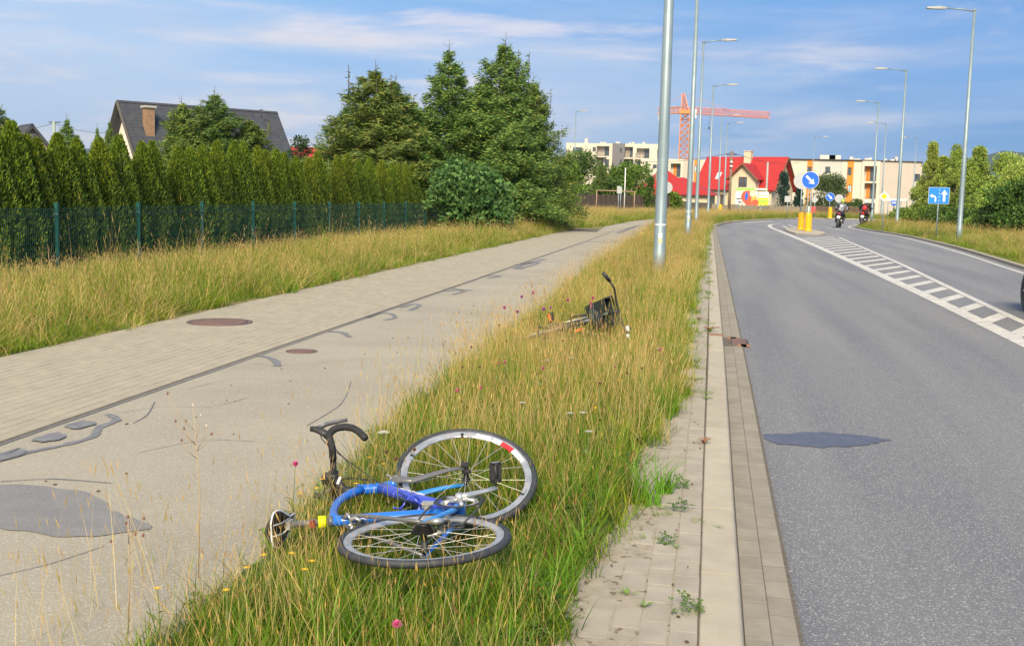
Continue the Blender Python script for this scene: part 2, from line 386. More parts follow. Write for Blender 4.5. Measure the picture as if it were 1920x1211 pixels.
# gutter: two rows of small setts below the kerb
gutter = strip('gutter', lambda v: interp(LKs, v), lambda v: interp(LKs, v) + .215, [v for v in vrow if v <= 108], lambda v: -.0745 + gz(v), jointm, kind='structure')
ss = []
for j, off in enumerate((-.0505, -.151)):
    for s in along(LKs, .2, off, 3.2, 66): ss.append((s[0], s[1] + (.07 if j else 0), -.073 - j * .001, s[3]))
ss = [s for s in ss if not 12.55 < s[1] < 13.25]
lay('sett', gutter, ss, .0965, .1955, .03, settm, b=.001)
# strip of pavers behind the kerb
pstrip = strip('paver_strip', lambda v: -.47, lambda v: .0145 if v < 50 else -.02, [-3, 10, 20, 30, 45, 57], lambda v: -.0012, sandm, kind='structure')
ss = []
for r, u in enumerate((-.035, -.14, -.245, -.35)):
    for k in range(12, 285):
        if r >= 2 and random.random() < .35 + .2 * (r - 2): continue
        ss.append((u + random.gauss(0, .001), k * .2 + (.1 if r % 2 else .02), (.0035, .001, -.0004, -.001)[r] + random.gauss(0, .0007), random.gauss(0, .006)))
lay('paver', pstrip, ss, .098, .1965, .03, paverm, b=.001)
# low kerb on the right side of the carriageway
kr = strip('right_kerb', lambda v: interp(RKs, v) - .01, lambda v: interp(RKs, v) + .13, [v for v in vrow if v <= 104], lambda v: -.05 + gz(v), jointm, kind='structure')
kb2 = MB(); kb2.box((0, 0, -.08), (.12, .99, .16)); f2 = None
for s in along(RKs, 1.0, -.06, 14, 99):
    if not seen(*s[:3]): continue
    if f2 is None: f2 = kb2.build('kerb_stone', kerbm, kr); o = f2
    else: o = f2.copy(); COL.objects.link(o)
    o.location = (s[0], s[1], -.005 + s[2]); o.rotation_euler = (0, 0, s[3])

# painted markings
RZ = -.081
def quadstrip(b, A, B_, w0, w1, z=RZ):
    A, B_ = np.array(A, float), np.array(B_, float); n = B_ - A; n = np.array([-n[1], n[0]]) / np.linalg.norm(n)
    P = [A + n * w0 / 2, A - n * w0 / 2, B_ - n * w1 / 2, B_ + n * w1 / 2]
    b.add([(p[0], p[1], z + gz(p[1])) for p in P], [(0, 1, 2, 3)])
def polyline_paint(b, pts, w_, z=RZ):
    pts = [(p[0] * .985, p[1]) for p in pts]
    P = np.array(pts, float); V = []
    for i in range(len(P)):
        t = P[min(i + 1, len(P) - 1)] - P[max(i - 1, 0)]; t /= np.linalg.norm(t); n = np.array([-t[1], t[0]]) * w_ / 2
        for q in (P[i] + n, P[i] - n): V.append((q[0], q[1], z + gz(q[1])))
    b.add(V, [(2 * i, 2 * i + 1, 2 * i + 3, 2 * i + 2) for i in range(len(P) - 1)])
mk = MB()
innerL = smooth_line([(3.72, 4), (3.8, 14), (3.86, 20), (3.86, 30), (3.82, 40), (3.72, 50), (3.58, 60), (3.5, 66), (3.62, 71), (4.0, 75), (4.6, 76.6)], 1)
outerL = smooth_line([(4.0, 4), (4.42, 16), (4.72, 23), (5.09, 31), (5.45, 42), (5.75, 52)], 1)
polyline_paint(mk, innerL, .24); polyline_paint(mk, outerL, .13)
mk.build('centre_line', whitem, kind='structure')
hs = MB(); v = 5.0
while v < 52:
    ui = interp(innerL, v) + .12; uo = interp(outerL, v + .85) - .065; wv = .55 if v < 30 else .62
    dv = (uo - ui) * 2.15
    P = [(ui * .985, v), (uo * .985, v + dv), (uo * .985, v + dv + wv), (ui * .985, v + wv)]
    if v + dv < 53: hs.add([(a, c, RZ + .001) for a, c in P], [(0, 1, 2, 3)])
    if random.random() < .6 and v > 10: hs.add([(a, c, RZ + .003) for a, c in ((ui + .03, v + wv + .10), (ui + .16, v + wv + .30), (ui + .16, v + wv + .38), (ui + .03, v + wv + .20))], [(0, 1, 2, 3)])
    v += 1.62
hs.build('hatched_marking', whitem, kind='structure')
ed = MB(); polyline_paint(ed, [(p[0] - .22, p[1]) for p in RKs if 3 < p[1] < 97], .12)
for (a, c) in (((7.2, 66), (7.15, 67.6)), ((7.1, 69.4), (7.05, 71)), ((9.2, 96), (11.4, 99.5)), ((10.6, 88), (12, 91.5))): quadstrip(ed, a, c, .12, .12)
quadstrip(ed, (2.2, 78.5), (4.6, 86.5), .35, .35); quadstrip(ed, (4.4, 67), (4.4, 72), .12, .12); quadstrip(ed, (5.0, 68), (5.0, 75.5), .12, .12)
ed.build('edge_line', whitem, kind='structure')
pm = MB()
for x0, x1, v_ in ((-4.3, -3.35, 36.6), (-3.3, -2.6, 38.6), (-4.2, -3.0, 37.4)): quadstrip(pm, (x0, v_), (x1, v_ + .8), .22, .22, .009)
pm.build('path_marking', material('worn_paint', (.40, .38, .33), .8, (.33, .30, .26), 9, coords='World'), kind='structure')
# raised traffic island
isl = MB(); ip = smooth_line([(3.95, 54.5), (4.6, 53.3), (5.3, 55), (5.55, 58), (5.35, 62), (4.9, 65), (4.4, 65.6), (4.0, 63.5), (3.85, 59), (3.95, 54.5)], .8)[:-1]
isl.mat(kerbm); n = len(ip)
isl.add([(p[0], p[1], -.13) for p in ip] + [(p[0], p[1], -.01) for p in ip], [(i, (i + 1) % n, n + (i + 1) % n, n + i) for i in range(n)] + [tuple(range(n, 2 * n))])
isl.build('traffic_island', kind='structure')
# repairs
def blob(name, pts, z, mt, sub_=5, jit=.0, **k):
    P = [np.array(p, float) for p in pts]; out_ = []; n = len(P)
    for i in range(n):
        for s in range(sub_):
            t = s / sub_; a, b_, c, d = P[i - 1], P[i], P[(i + 1) % n], P[(i + 2) % n]
            q = .5 * ((2 * b_) + (-a + c) * t + (2*a - 5*b_ + 4*c - d) * t*t + (-a + 3*b_ - 3*c + d) * t**3)
            out_.append(q + RNG.normal(0, jit, 2))
    c = np.mean(out_, 0); V = [(c[0], c[1], z)] + [(q[0], q[1], z) for q in out_]; m_ = len(out_)
    return MB().add(V, [(0, 1 + i, 1 + (i + 1) % m_) for i in range(m_)]).build(name, mt, **k)
blob('asphalt_patch', [(-3.7, 5.0), (-3.23, 5.09), (-2.94, 4.99), (-2.71, 4.76), (-2.46, 4.62), (-2.52, 4.48), (-2.72, 4.38), (-3.12, 4.42), (-3.6, 4.5)], .008, darkasph, jit=.010, kind='structure')
blob('asphalt_patch', [(.42, 7.84), (.55, 7.95), (.8, 8.06), (1.08, 8.06), (1.26, 7.97), (1.24, 7.88), (1.05, 7.70), (.8, 7.58), (.52, 7.60)], -.081, bluepatch, jit=.014, kind='structure')
def tar(pts, w_, name='tar_seal', z=.0085):
    b = MB(); P = smooth_line(pts, .04); V = []; P = np.array(P)
    for i in range(len(P)):
        t = P[min(i + 1, len(P) - 1)] - P[max(i - 1, 0)]; t /= np.linalg.norm(t) + 1e-9; n = np.array([-t[1], t[0]]); ww = w_ * (.7 + .5 * random.random()) / 2
        for q in (P[i] + n * ww, P[i] - n * ww): V.append((q[0], q[1], z))
    b.add(V, [(2 * i, 2 * i + 1, 2 * i + 3, 2 * i + 2) for i in range(len(P) - 1)]); b.build(name, tarm, kind='structure')
tar([(-4.065, 3.2), (-4.07, 6), (-4.06, 10), (-4.07, 16), (-4.06, 22), (-4.07, 30), (-4.06, 38), (-4.3, 46)], .022)
tar([(-3.86, 5.35), (-3.80, 5.75), (-3.72, 5.95), (-3.68, 6.2), (-3.78, 6.45), (-3.80, 6.7), (-3.95, 6.85)], .055)
for q in ([(-3.96, 5.5), (-3.84, 5.5), (-3.80, 5.66), (-3.9, 5.8)], [(-3.98, 6.02), (-3.86, 5.98), (-3.82, 6.12), (-3.94, 6.25)], [(-4.0, 6.42), (-3.88, 6.36), (-3.86, 6.55), (-3.98, 6.6)]):
    blob('tar_patch', q, .0125, tarm, jit=.008, kind='structure')
for q, w_ in (([g(485, 668), g(505, 672), g(518, 680), g(520, 688)], .07), ([g(615, 623), g(640, 624), g(655, 633)], .07), ([g(690, 597), g(715, 588), g(735, 590), g(740, 597), g(722, 601)], .06), ([g(752, 577), g(775, 571), g(787, 573), g(770, 583)], .07),
          ([g(830, 547), g(858, 545), g(886, 545)], .09), ([g(845, 541), g(870, 546), g(850, 553)], .08), ([g(905, 519), g(938, 518), g(915, 523)], .08), ([g(965, 505), g(985, 496), g(1022, 486)], .12), ([g(965, 497), g(1010, 493), g(975, 505)], .1),
          ([g(658, 716), g(648, 745), g(632, 765), g(575, 800)], .006), ([g(0, 905), g(100, 900), g(210, 908)], .01), ([g(290, 755), g(275, 780), g(250, 795)], .008)):
    tar(q, w_)
tar([(-4.3, 46), (-4.0, 52), (-3.6, 58), (-3.0, 64)], .06); tar([g(1160, 437), g(1195, 424), g(1210, 424)], .25)
for q in ([(-3.9, 6.9), (-3.7, 7.2), (-3.45, 7.3), (-3.3, 7.7)], [(-3.2, 5.9), (-3.0, 6.3), (-2.7, 6.35)], [(-3.9, 9.2), (-3.5, 9.3), (-3.0, 9.9)], [(-3.9, 7.9), (-3.75, 8.4), (-3.5, 8.5)], [(-2.9, 3.6), (-2.6, 4.0), (-2.5, 4.3)]): tar([(a + random.gauss(0, .02), c) for a, c in q], .005, 'crack', .0065)
# manhole covers, drain
def manhole(name, c, rx, z, label, ribs=9):
    r = empty(name, (c[0], c[1], z), .3, label, 'manhole cover')
    MB().lathe([(0, .0), (rx * .86, .0), (rx * .86, -.02), (0, -.02)], seg=36).build('cover', ironm, r)
    MB().lathe([(rx * .89, .001), (rx, .001), (rx, -.02), (rx * .89, -.02)], seg=36, closed=True).build('ring_frame', ironm, r)
    b = MB()
    for k in range(-ribs // 2, ribs // 2 + 1):
        y = k * rx * 1.5 / ribs; L_ = math.sqrt(max(0, (rx * .8) ** 2 - y * y))
        b.box((0, y, .002), (2 * L_, rx * .07, .004))
    b.build('rib', ironm, r); return r
manhole('manhole_cover', (-5.48, 11.95), .37, .012, 'brown iron manhole cover set in the brick footway beside the grass')
manhole('manhole_cover', (-3.79, 10.07), .15, .0085, 'small round iron valve cover in the asphalt cycle path')
gr = empty('road_gully', (.355, 12.9, -.072), 0, 'iron gully grate between red bricks in the gutter', 'drain')
gb = MB(); gb.box((-.06, 0, .004), (.012, .5, .012)); gb.box((.10, 0, .004), (.012, .5, .012))
for k in range(9): gb.box((.02, -.24 + k * .06, .003), (.17, .022, .012))
gb.build('grate', ironm, gr); MB().box((.02, 0, -.006), (.2, .55, .004)).build('shaft_shade', material('painted_shade_black', (.01, .01, .01), 1), gr)  # thin black sheet under the bars, shade of the drain opening painted as colour
for dx, dy in ((.0, .31), (0, -.31), (-.08, .31), (.08, -.31)): MB().box((dx * .5 + (.04 if dy < 0 else -.02), dy, .004), (.1, .06, .02)).build('brick', rustbrick, gr)
MB().box((.11, 12.9, -.002), (.155, .16, .012)).build('kerb_brick', rustbrick, kerb)
# ------------------------------------------------------------------ buildings
def facade(b, O, X, W, Hh, holes, depth=.18):
    """wall in the plane through O along X (unit, horizontal); holes (x0,z0,x1,z1); reveals go inwards"""
    O = Vector(O); X = Vector(X).normalized(); Z = Vector((0, 0, 1)); In = Vector((-X.y, X.x, 0))      # inwards = left of X
    xs = sorted({0, W, *[h[0] for h in holes], *[h[2] for h in holes]}); zs = sorted({0, Hh, *[h[1] for h in holes], *[h[3] for h in holes]})
    P = lambda x, z, d=0: O + X * x + Z * z + In * d
    for i in range(len(xs) - 1):
        for j in range(len(zs) - 1):
            cx, cz = (xs[i] + xs[i + 1]) / 2, (zs[j] + zs[j + 1]) / 2
            if any(h[0] < cx < h[2] and h[1] < cz < h[3] for h in holes): continue
            b.add([P(xs[i], zs[j]), P(xs[i + 1], zs[j]), P(xs[i + 1], zs[j + 1]), P(xs[i], zs[j + 1])], [(0, 1, 2, 3)])
    for x0, z0, x1, z1 in holes:
        q = [(x0, z0), (x1, z0), (x1, z1), (x0, z1)]
        for k in range(4):
            a, c = q[k], q[(k + 1) % 4]; b.add([P(*a), P(*c), P(*c, depth), P(*a, depth)], [(0, 1, 2, 3)])
def window(parent, O, X, h, framem, glassm, depth=.12, bars=1, hb=0, name='window', label=None):
    X = Vector(X).normalized(); In = Vector((-X.y, X.x, 0)); rz = math.atan2(X.y, X.x); x0, z0, x1, z1 = h; w_, hh = x1 - x0, z1 - z0
    c = Vector(O) + X * ((x0 + x1) / 2) + Vector((0, 0, (z0 + z1) / 2)) + In * depth; f = .07
    fr = MB()
    M = Matrix.Rotation(rz, 3, 'Z')
    def bx(cx, cz, a, d): fr.box(c + X * cx + Vector((0, 0, cz)), (a, .08, d), M=M)
    bx(0, hh / 2 - f / 2, w_, f); bx(0, -hh / 2 + f / 2, w_, f); bx(-w_ / 2 + f / 2, 0, f, hh - 2 * f); bx(w_ / 2 - f / 2, 0, f, hh - 2 * f)
    for k in range(bars): bx(-w_ / 2 + w_ * (k + 1) / (bars + 1), 0, f, hh - 2 * f)
    for k in range(hb): bx(0, -hh / 2 + hh * (k + 1) / (hb + 1), w_ - 2 * f, f)
    wo = fr.build('frame' if False else name, framem, parent, label)
    MB().box(c + In * .02, (w_ - f, .02, hh - f), M=M).build('pane', glassm, wo)
    return wo
glass = material('window_glass', (.05, .065, .08), .12, (.10, .13, .16), .8, spec=.8, coords='World')
blindm = material('pale_blue_blind', (.42, .62, .70), .5)
darkfr = material('dark_frame', (.06, .055, .05), .6)
brownfr = material('brown_timber', (.20, .085, .04), .6, (.14, .06, .03), 5)
cream = material('cream_render', (.62, .53, .38), .9, (.58, .49, .35), 1.2, .1, 60, coords='World')
cream2 = material('pale_render', (.60, .545, .46), .9, (.56, .51, .43), .8, .1, 60, coords='World')
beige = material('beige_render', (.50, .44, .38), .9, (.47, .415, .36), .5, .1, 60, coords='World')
greyr = material('grey_render', (.50, .48, .45), .9)
slategrey = material('slate_grey_render', (.17, .165, .175), .9)
orange = material('orange_render', (.72, .24, .03), .8)
redroof = material('red_roof_tiles', (.43, .028, .022), .6, (.36, .022, .02), 2, coords='World')
blackroof = material('slate_roof', (.045, .05, .062), .75, (.065, .068, .08), 2.5, .3, 20, coords='World')
brickchim = material('chimney_brick', (.33, .20, .12), .9, (.24, .15, .10), 6)

def roof_slab(b, A, B_, C, D, th=.16):
    """sloping slab with corners A,B (eave) C,D (ridge)"""
    P = [Vector(p) for p in (A, B_, C, D)]; n = (P[1] - P[0]).cross(P[3] - P[0]).normalized()
    if n.z < 0: n = -n
    Q = [p - n * th for p in P]
    b.add(P + Q, [(0, 1, 2, 3), (7, 6, 5, 4), (0, 4, 5, 1), (1, 5, 6, 2), (2, 6, 7, 3), (3, 7, 4, 0)])
def tile_rows(parent, A, B_, C, D, n, mt, name='tile_course'):
    """raised tile courses along a roof plane, one part each"""
    A, B_, C, D = map(Vector, (A, B_, C, D)); nn = (B_ - A).cross(D - A).normalized()
    if nn.z < 0: nn = -nn
    for k in range(n):
        t0, t1 = k / n, (k + 1) / n
        a, b_, c, d = A.lerp(D, t0) + nn * .022, B_.lerp(C, t0) + nn * .022, B_.lerp(C, t1) + nn * .012, A.lerp(D, t1) + nn * .012
        a2, b2 = A.lerp(D, t0) + nn * .004, B_.lerp(C, t0) + nn * .004
        MB().add([a, b_, c, d, a2, b2], [(0, 1, 2, 3), (4, 5, 1, 0)]).build(name, mt, parent)

# --- red-roofed villa behind the billboard
vil = empty('house', (0, 0, 0), 0, 'cream house with bright red gabled roof and small front gable behind the billboard', 'house')
pc = at(1447, 353, 150)                                   # near corner, eave level
Xf = Vector((math.cos(R_(-31 + 10)), math.sin(R_(-31 + 10)), 0))   # along the front, left to right
Yb = Vector((-Xf.y, Xf.x, 0)); W_, D_ = 10.3, 9.0
pc.z = 3.1; base = -1.2; C0 = pc - Xf * W_; zr = 7.15; ov = .5
wl = MB(); wh = pc.z - base; O = Vector((C0.x, C0.y, base))
fh = [(1.2, 1.3, 1.8, 3.0), (3.3, 1.3, 4.0, 3.2), (6.0, 1.2, 7.4, 3.0)]
facade(wl, O, Xf, W_, wh, fh)
gh = [(3.2, 4.4, 4.6, 6.2)]
facade(wl, O + Xf * W_, Yb, D_, wh, [(3.4, 1.2, 5.6, 3.2)])
g1 = O + Xf * W_ + Vector((0, 0, wh)); g2 = g1 + Yb * D_; ap = g1 + Yb * D_ / 2 + Vector((0, 0, zr - pc.z - .15))
wl.add([g1, g2, ap], [(0, 1, 2)]); wl.add([O + Vector((0, 0, wh)), O + Vector((0, 0, wh)) + Yb * D_, O + Vector((0, 0, wh + zr - pc.z - .15)) + Yb * D_ / 2], [(0, 2, 1)])
wl.add([O, O + Yb * D_, O + Yb * D_ + Vector((0, 0, wh)), O + Vector((0, 0, wh))], [(0, 1, 2, 3)])
# front gable
gx0, gx1 = 5.0, 8.5; gz0 = 4.35 - base; gzt = 6.15 - base; f0 = -1.1
def VP(x, y, z): return O + Xf * x + Yb * y + Vector((0, 0, z))
gwin = [(1.15, wh - .3 + .3, 2.25, wh + 1.6)]
fg = MB(); facade(wl, VP(gx0, f0, 0), Xf, gx1 - gx0, gz0, [(1.15, wh - .1, 2.3, gz0 - .02)])
wl.add([VP(gx0, f0, gz0), VP(gx1, f0, gz0), VP((gx0 + gx1) / 2, f0, gzt - .15)], [(0, 1, 2)])
for xx in (gx0, gx1): wl.add([VP(xx, f0, 0), VP(xx, 3, 0), VP(xx, 3, gz0), VP(xx, f0, gz0)], [(0, 1, 2, 3)])
wl.build('wall', cream, vil)
rf = MB(); e = -ov; zE = wh - .35
s = (zr - pc.z) / (D_ / 2)
def RP(x, y, up=0): return VP(x, y, wh + (min(y, D_ - y)) * s + up)
roof = rf
roof_slab(rf, RP(-.5, -.5), RP(W_ + .6, -.5), RP(W_ + .6, D_ / 2), RP(-.5, D_ / 2))
roof_slab(rf, RP(-.5, D_ + .5), RP(W_ + .6, D_ + .5), RP(W_ + .6, D_ / 2 + .01), RP(-.5, D_ / 2 + .01))
mid = (gx0 + gx1) / 2
roof_slab(rf, VP(gx0 - .45, f0 - .5, gz0 - .35), VP(gx0 - .45, 3.2, gz0 - .35), VP(mid, 4, gzt), VP(mid, f0 - .5, gzt))
roof_slab(rf, VP(gx1 + .45, f0 - .5, gz0 - .35), VP(gx1 + .45, 3.2, gz0 - .35), VP(mid + .01, 4, gzt), VP(mid + .01, f0 - .5, gzt))
ro = rf.build('roof', redroof, vil)
ch = MB(); cp = VP(5.6, D_ / 2 - .6, wh + 3.6); ch.box(cp, (.95, .9, 2.2), M=Matrix.Rotation(math.atan2(Xf.y, Xf.x), 3, 'Z')); ch.box(cp + Vector((0, 0, 1.16)), (1.1, 1.05, .1), M=Matrix.Rotation(math.atan2(Xf.y, Xf.x), 3, 'Z'))
ch.build('chimney', cream, ro)
sof = MB(); sof.tube([RP(W_ + .62, -.5, -.12), RP(W_ + .62, D_ / 2, -.12), RP(W_ + .62, D_ + .5, -.12)], .14, 4, smooth=False)
for a, c in (((gx0 - .45, gz0 - .35), (mid, gzt)), ((gx1 + .45, gz0 - .35), (mid, gzt))): sof.tube([VP(a[0], f0 - .52, a[1] - .12), VP(c[0], f0 - .52, c[1] - .12)], .12, 4, smooth=False)
sof.build('barge_board', brownfr, ro)
gt = MB(); gt.tube([RP(-.5, -.58, -.1), RP(gx0 - .5, -.58, -.1)], .08, 6); gt.tube([VP(.15, -.12, 0), VP(.15, -.12, wh - .4)], .05, 6); gt.build('gutter', darkfr, ro)
for h in fh: window(vil, O, Xf, h, brownfr, glass)
window(vil, O + Xf * W_, Yb, (3.4, 1.2, 5.6, 3.2), brownfr, glass)
window(vil, VP(gx0, f0, 0), Xf, (1.15, wh - .1, 2.3, gz0 - .02), brownfr, glass)
b = MB(); b.box(VP(gx0 + 5.2 - 3.4, f0, 0) * 0 + (O + Xf * W_ + Yb * 4.3 + Vector((0, 0, wh + 1.4)) - Yb.cross(Vector((0, 0, 1))) * -.05), (.05, 1.5, 1.7), M=Matrix.Rotation(math.atan2(Yb.y, Yb.x) - math.pi / 2, 3, 'Z')); b.build('window', brownfr, vil)
for x in (2.1, 4.1):
    wq = MB(); q = [RP(x, 1.0, .08), RP(x + .6, 1.0, .08), RP(x + .6, 2.0, .08), RP(x, 2.0, .08)]; roof_slab(wq, *q, th=.1); wq.build('skylight', material('skylight_glass', (.55, .62, .66), .2), ro)

# --- low red hipped roof and steep red roof to the left of it
def hip_house(cx, cy, w_, d, eave, apex, rz, base, label, wallm=cream):
    h = empty('house', (cx, cy, base), rz, label, 'house'); b = MB()
    facade(b, (-w_ / 2, -d / 2, 0), (1, 0, 0), w_, eave - base, [(w_ * .35, .9, w_ * .5, 2.0), (w_ * .68, 0, w_ * .9, 2.1)])
    for P in (((-w_ / 2, d / 2), (-w_ / 2, -d / 2)), ((w_ / 2, -d / 2), (w_ / 2, d / 2))): b.add([(P[0][0], P[0][1], 0), (P[1][0], P[1][1], 0), (P[1][0], P[1][1], eave - base), (P[0][0], P[0][1], eave - base)], [(0, 1, 2, 3)])
    b.build('wall', wallm, h); r = MB(); o = .6; z = eave - base - .1; t = apex - base
    V = [(-w_ / 2 - o, -d / 2 - o, z), (w_ / 2 + o, -d / 2 - o, z), (w_ / 2 + o, d / 2 + o, z), (-w_ / 2 - o, d / 2 + o, z), (-.3, 0, t), (.3, 0, t)]
    r.add(V, [(0, 1, 5, 4), (1, 2, 5), (2, 3, 4, 5), (3, 0, 4), (3, 2, 1, 0)]); ro = r.build('roof', redroof, h)
    window(h, (-w_ / 2, -d / 2, 0), (1, 0, 0), (w_ * .35, .9, w_ * .5, 2.0), brownfr, glass)
    MB().box((w_ * .29, -d / 2 + .15, 1.0), (w_ * .2, .08, 2.0)).build('door', darkfr, h)
    return h, ro
p = at(1278, 333, 128)
hip_house(p.x, p.y, 7.0, 7.0, 1.9, p.z, R_(-5), -1.0, 'low cream bungalow with a red pyramid roof beside the lamp posts')
p = at(1245, 322, 146)
h2, r2 = hip_house(p.x, p.y, 6.2, 8, 1.9, p.z + .3, R_(18), -1.0, 'house with steep dark red roof half hidden behind the nearest lamp post')
MB().box((-1.1, -2.4, 4.8), (1.0, .8, 1.8)).build('chimney', cream, r2)

# --- apartment blocks
def loggia(parent, O, X, h, inner, panel=None, rail=darkfr, railing=True, depth=1.4):
    """recessed balcony: box of inner walls with a glazed back, a coloured side panel and a railing"""
    X = Vector(X).normalized(); In = Vector((-X.y, X.x, 0)); x0, z0, x1, z1 = h; Z = Vector((0, 0, 1)); O = Vector(O)
    P = lambda x, z, d: O + X * x + Z * z + In * d
    b = MB(); b.mat(inner)
    q = [(x0, z0), (x1, z0), (x1, z1), (x0, z1)]
    for k in range(4):
        a, c = q[k], q[(k + 1) % 4]; b.add([P(*a, .18), P(*c, .18), P(*c, depth), P(*a, depth)], [(0, 1, 2, 3)])
    b.add([P(x0, z0, depth), P(x1, z0, depth), P(x1, z1, depth), P(x0, z1, depth)], [(0, 1, 2, 3)])
    o = b.build('loggia', inner, parent)
    w_ = x1 - x0; M = Matrix.Rotation(math.atan2(X.y, X.x), 3, 'Z')
    if panel: MB().box(P(x0 + w_ * .42, (z0 + z1) / 2, depth - .06), (w_ * .3, .1, z1 - z0 - .04), M=M).build('panel', panel, o)
    MB().box(P(x0 + w_ * .78, (z0 + z1) / 2 - .1, depth - .06), (w_ * .38, .1, z1 - z0 - .3), M=M).build('glazed_door', glass, o)
    if railing:
        r = MB(); r.box(P((x0 + x1) / 2, z0 + 1.05, .1), (w_, .05, .05), M=M)
        n = int(w_ / .14)
        for k in range(n): r.box(P(x0 + w_ * (k + .5) / n, z0 + .52, .1), (.02, .02, 1.04), M=M)
        r.build('railing', rail, o)
    return o
def wall_run(parent, O, X, segs, Hh, depth=.18):
    """segs: (width, material, proud, [(kind, hole, extra)])"""
    X = Vector(X).normalized(); Out = Vector((X.y, -X.x, 0)); x = 0
    for width, mt, proud, items in segs:
        o0 = Vector(O) + X * x + Out * proud; b = MB(); facade(b, o0, X, width, Hh, [i[1] for i in items])
        In = -Out
        for xx in (0, width): a = o0 + X * xx; b.add([a, a + In * 1.2, a + In * 1.2 + Vector((0, 0, Hh)), a + Vector((0, 0, Hh))], [(0, 1, 2, 3)])
        b.add([o0 + Vector((0, 0, Hh)), o0 + X * width + Vector((0, 0, Hh)), o0 + X * width + In * 1.2 + Vector((0, 0, Hh)), o0 + In * 1.2 + Vector((0, 0, Hh))], [(0, 1, 2, 3)])
        b.build('wall', mt, parent)
        for it in items:
            if it[0] == 'w': window(parent, o0, X, it[1], darkfr, glass if len(it) < 3 else it[2])
            else: loggia(parent, o0, X, it[1], cream2, it[2] if len(it) > 2 else None)
        x += width
# right block: pixels 1500..1730 at v 185
pr_ = 185 * 1.0; S_ = lambda px: at(px, 350, pr_).x
apr = empty('apartment_building', (0, 0, 0), 0, 'three storey beige apartment block with orange window strips behind the motorcycles', 'building')
bz = -2.2; top = at(1600, 301, pr_).z; HH = top - bz
def rh(px0, py1, px1, py0, ref):            # hole given by photo pixels relative to a segment start
    a = at(px0, py0, pr_); c = at(px1, py1, pr_); return (a.x - ref, a.z - bz, c.x - ref, c.z - bz)
X0 = S_(1478); x1, x2, x3, x4, x5, x6, x7 = map(S_, (1512, 1523, 1535, 1577, 1587, 1598, 1614))
segs = [(x1 - X0, cream2, 0, []), (x2 - x1, orange, .06, [('w', rh(1513, 313, 1522, 324, x1)), ('w', rh(1513, 345, 1522, 356, x1))]), (x3 - x2, cream2, 0, []),
        (x4 - x3, greyr, -.02, [('w', rh(1547, 313, 1557, 325, x3)), ('w', rh(1547, 345, 1557, 357, x3)), ('w', rh(1560, 378, 1572, 390, x3))]), (x5 - x4, cream2, 0, []),
        (x6 - x5, orange, .06, [('w', rh(1588.5, 314.5, 1597, 329, x5)), ('w', rh(1588.5, 347, 1597, 361, x5), blindm), ('w', rh(1588, 379, 1597, 388, x5))]), (x7 - x6, cream2, 0, []),
        (S_(1648) - x7, cream2, .25, [('l', rh(1619, 312, 1644, 340, x7), orange), ('l', rh(1619, 344, 1643, 373, x7), orange), ('l', rh(1621, 381, 1640, 404, x7))])]
wall_run(apr, (X0, pr_, bz), (1, 0, 0), segs, HH)
O2 = Vector((S_(1648), pr_ - .25, bz)); e2 = Vector((.80, -.25, 0)).normalized(); 
e2 = Vector((.96, .28, 0)); pe = at(1727, 350, 1.0); dr = Vector((pe.x, pe.y, 0))
# end wall runs to the pixel column 1727
A_ = np.array([[e2.x, -dr.x], [e2.y, -dr.y]]); tt = np.linalg.solve(A_, [-O2.x, -O2.y]); Wd = tt[0]
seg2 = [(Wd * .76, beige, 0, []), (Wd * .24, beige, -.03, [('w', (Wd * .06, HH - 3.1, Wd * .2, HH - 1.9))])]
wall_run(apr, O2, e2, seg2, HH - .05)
O3 = O2 + e2.normalized() * Wd; e3 = Vector((.75, .66, 0)).normalized()
b = MB(); facade(b, O3, e3, 10, HH - 1.8, [(2.5, HH - 5, 5.5, HH - 2.6), (2, HH - 8.6, 5.2, HH - 6.2), (1.5, .6, 2.6, 2.4), (4, .6, 5.2, 2.4)]); b.build('wall', cream2, apr)
for h in [(2.5, HH - 5, 5.5, HH - 2.6), (2, HH - 8.6, 5.2, HH - 6.2), (1.5, .6, 2.6, 2.4), (4, .6, 5.2, 2.4)]: window(apr, O3, e3, h, darkfr, glass)
for zz in (HH - 5.1, HH - 8.7):
    bb = MB(); c = O3 + e3 * 5 + Vector((e3.y, -e3.x, 0)) * .6 + Vector((0, 0, zz + .5)); bb.box(c, (4.5, 1.2, 1.0), rz=math.atan2(e3.y, e3.x)); bb.build('balcony', cream2, apr)
rt = MB(); rt.add([(X0, pr_, top - .1), (O2.x, O2.y, top - .1), (O3.x, O3.y, top - .1), (O3.x, O3.y + 14, top - .1), (X0, pr_ + 14, top - .1)], [(0, 1, 2, 3, 4)]); rt.build('roof', greyr, apr)
cop = MB(); cop.box(((X0 + S_(1648)) / 2, pr_ - .1, top + .05), (S_(1648) - X0, .5, .1)); cop.box(O2 + e2 * Wd / 2 + Vector((0, 0, HH)), (Wd, .5, .1), rz=math.atan2(e2.y, e2.x)); cop.build('coping', darkfr, apr)
for px, w_, h_ in ((1553, 2.4, .9), (1567, 1.8, .9), (1598, .5, .7), (1608, 1.2, .4), (1627, .6, .5), (1634, .5, .6), (1663, .4, .5), (1678, .9, .4), (1684, .4, .8)):
    MB().box((S_(px), pr_ + 4, top + h_ / 2), (w_, 1.2, h_)).build('roof_vent', greyr, apr)
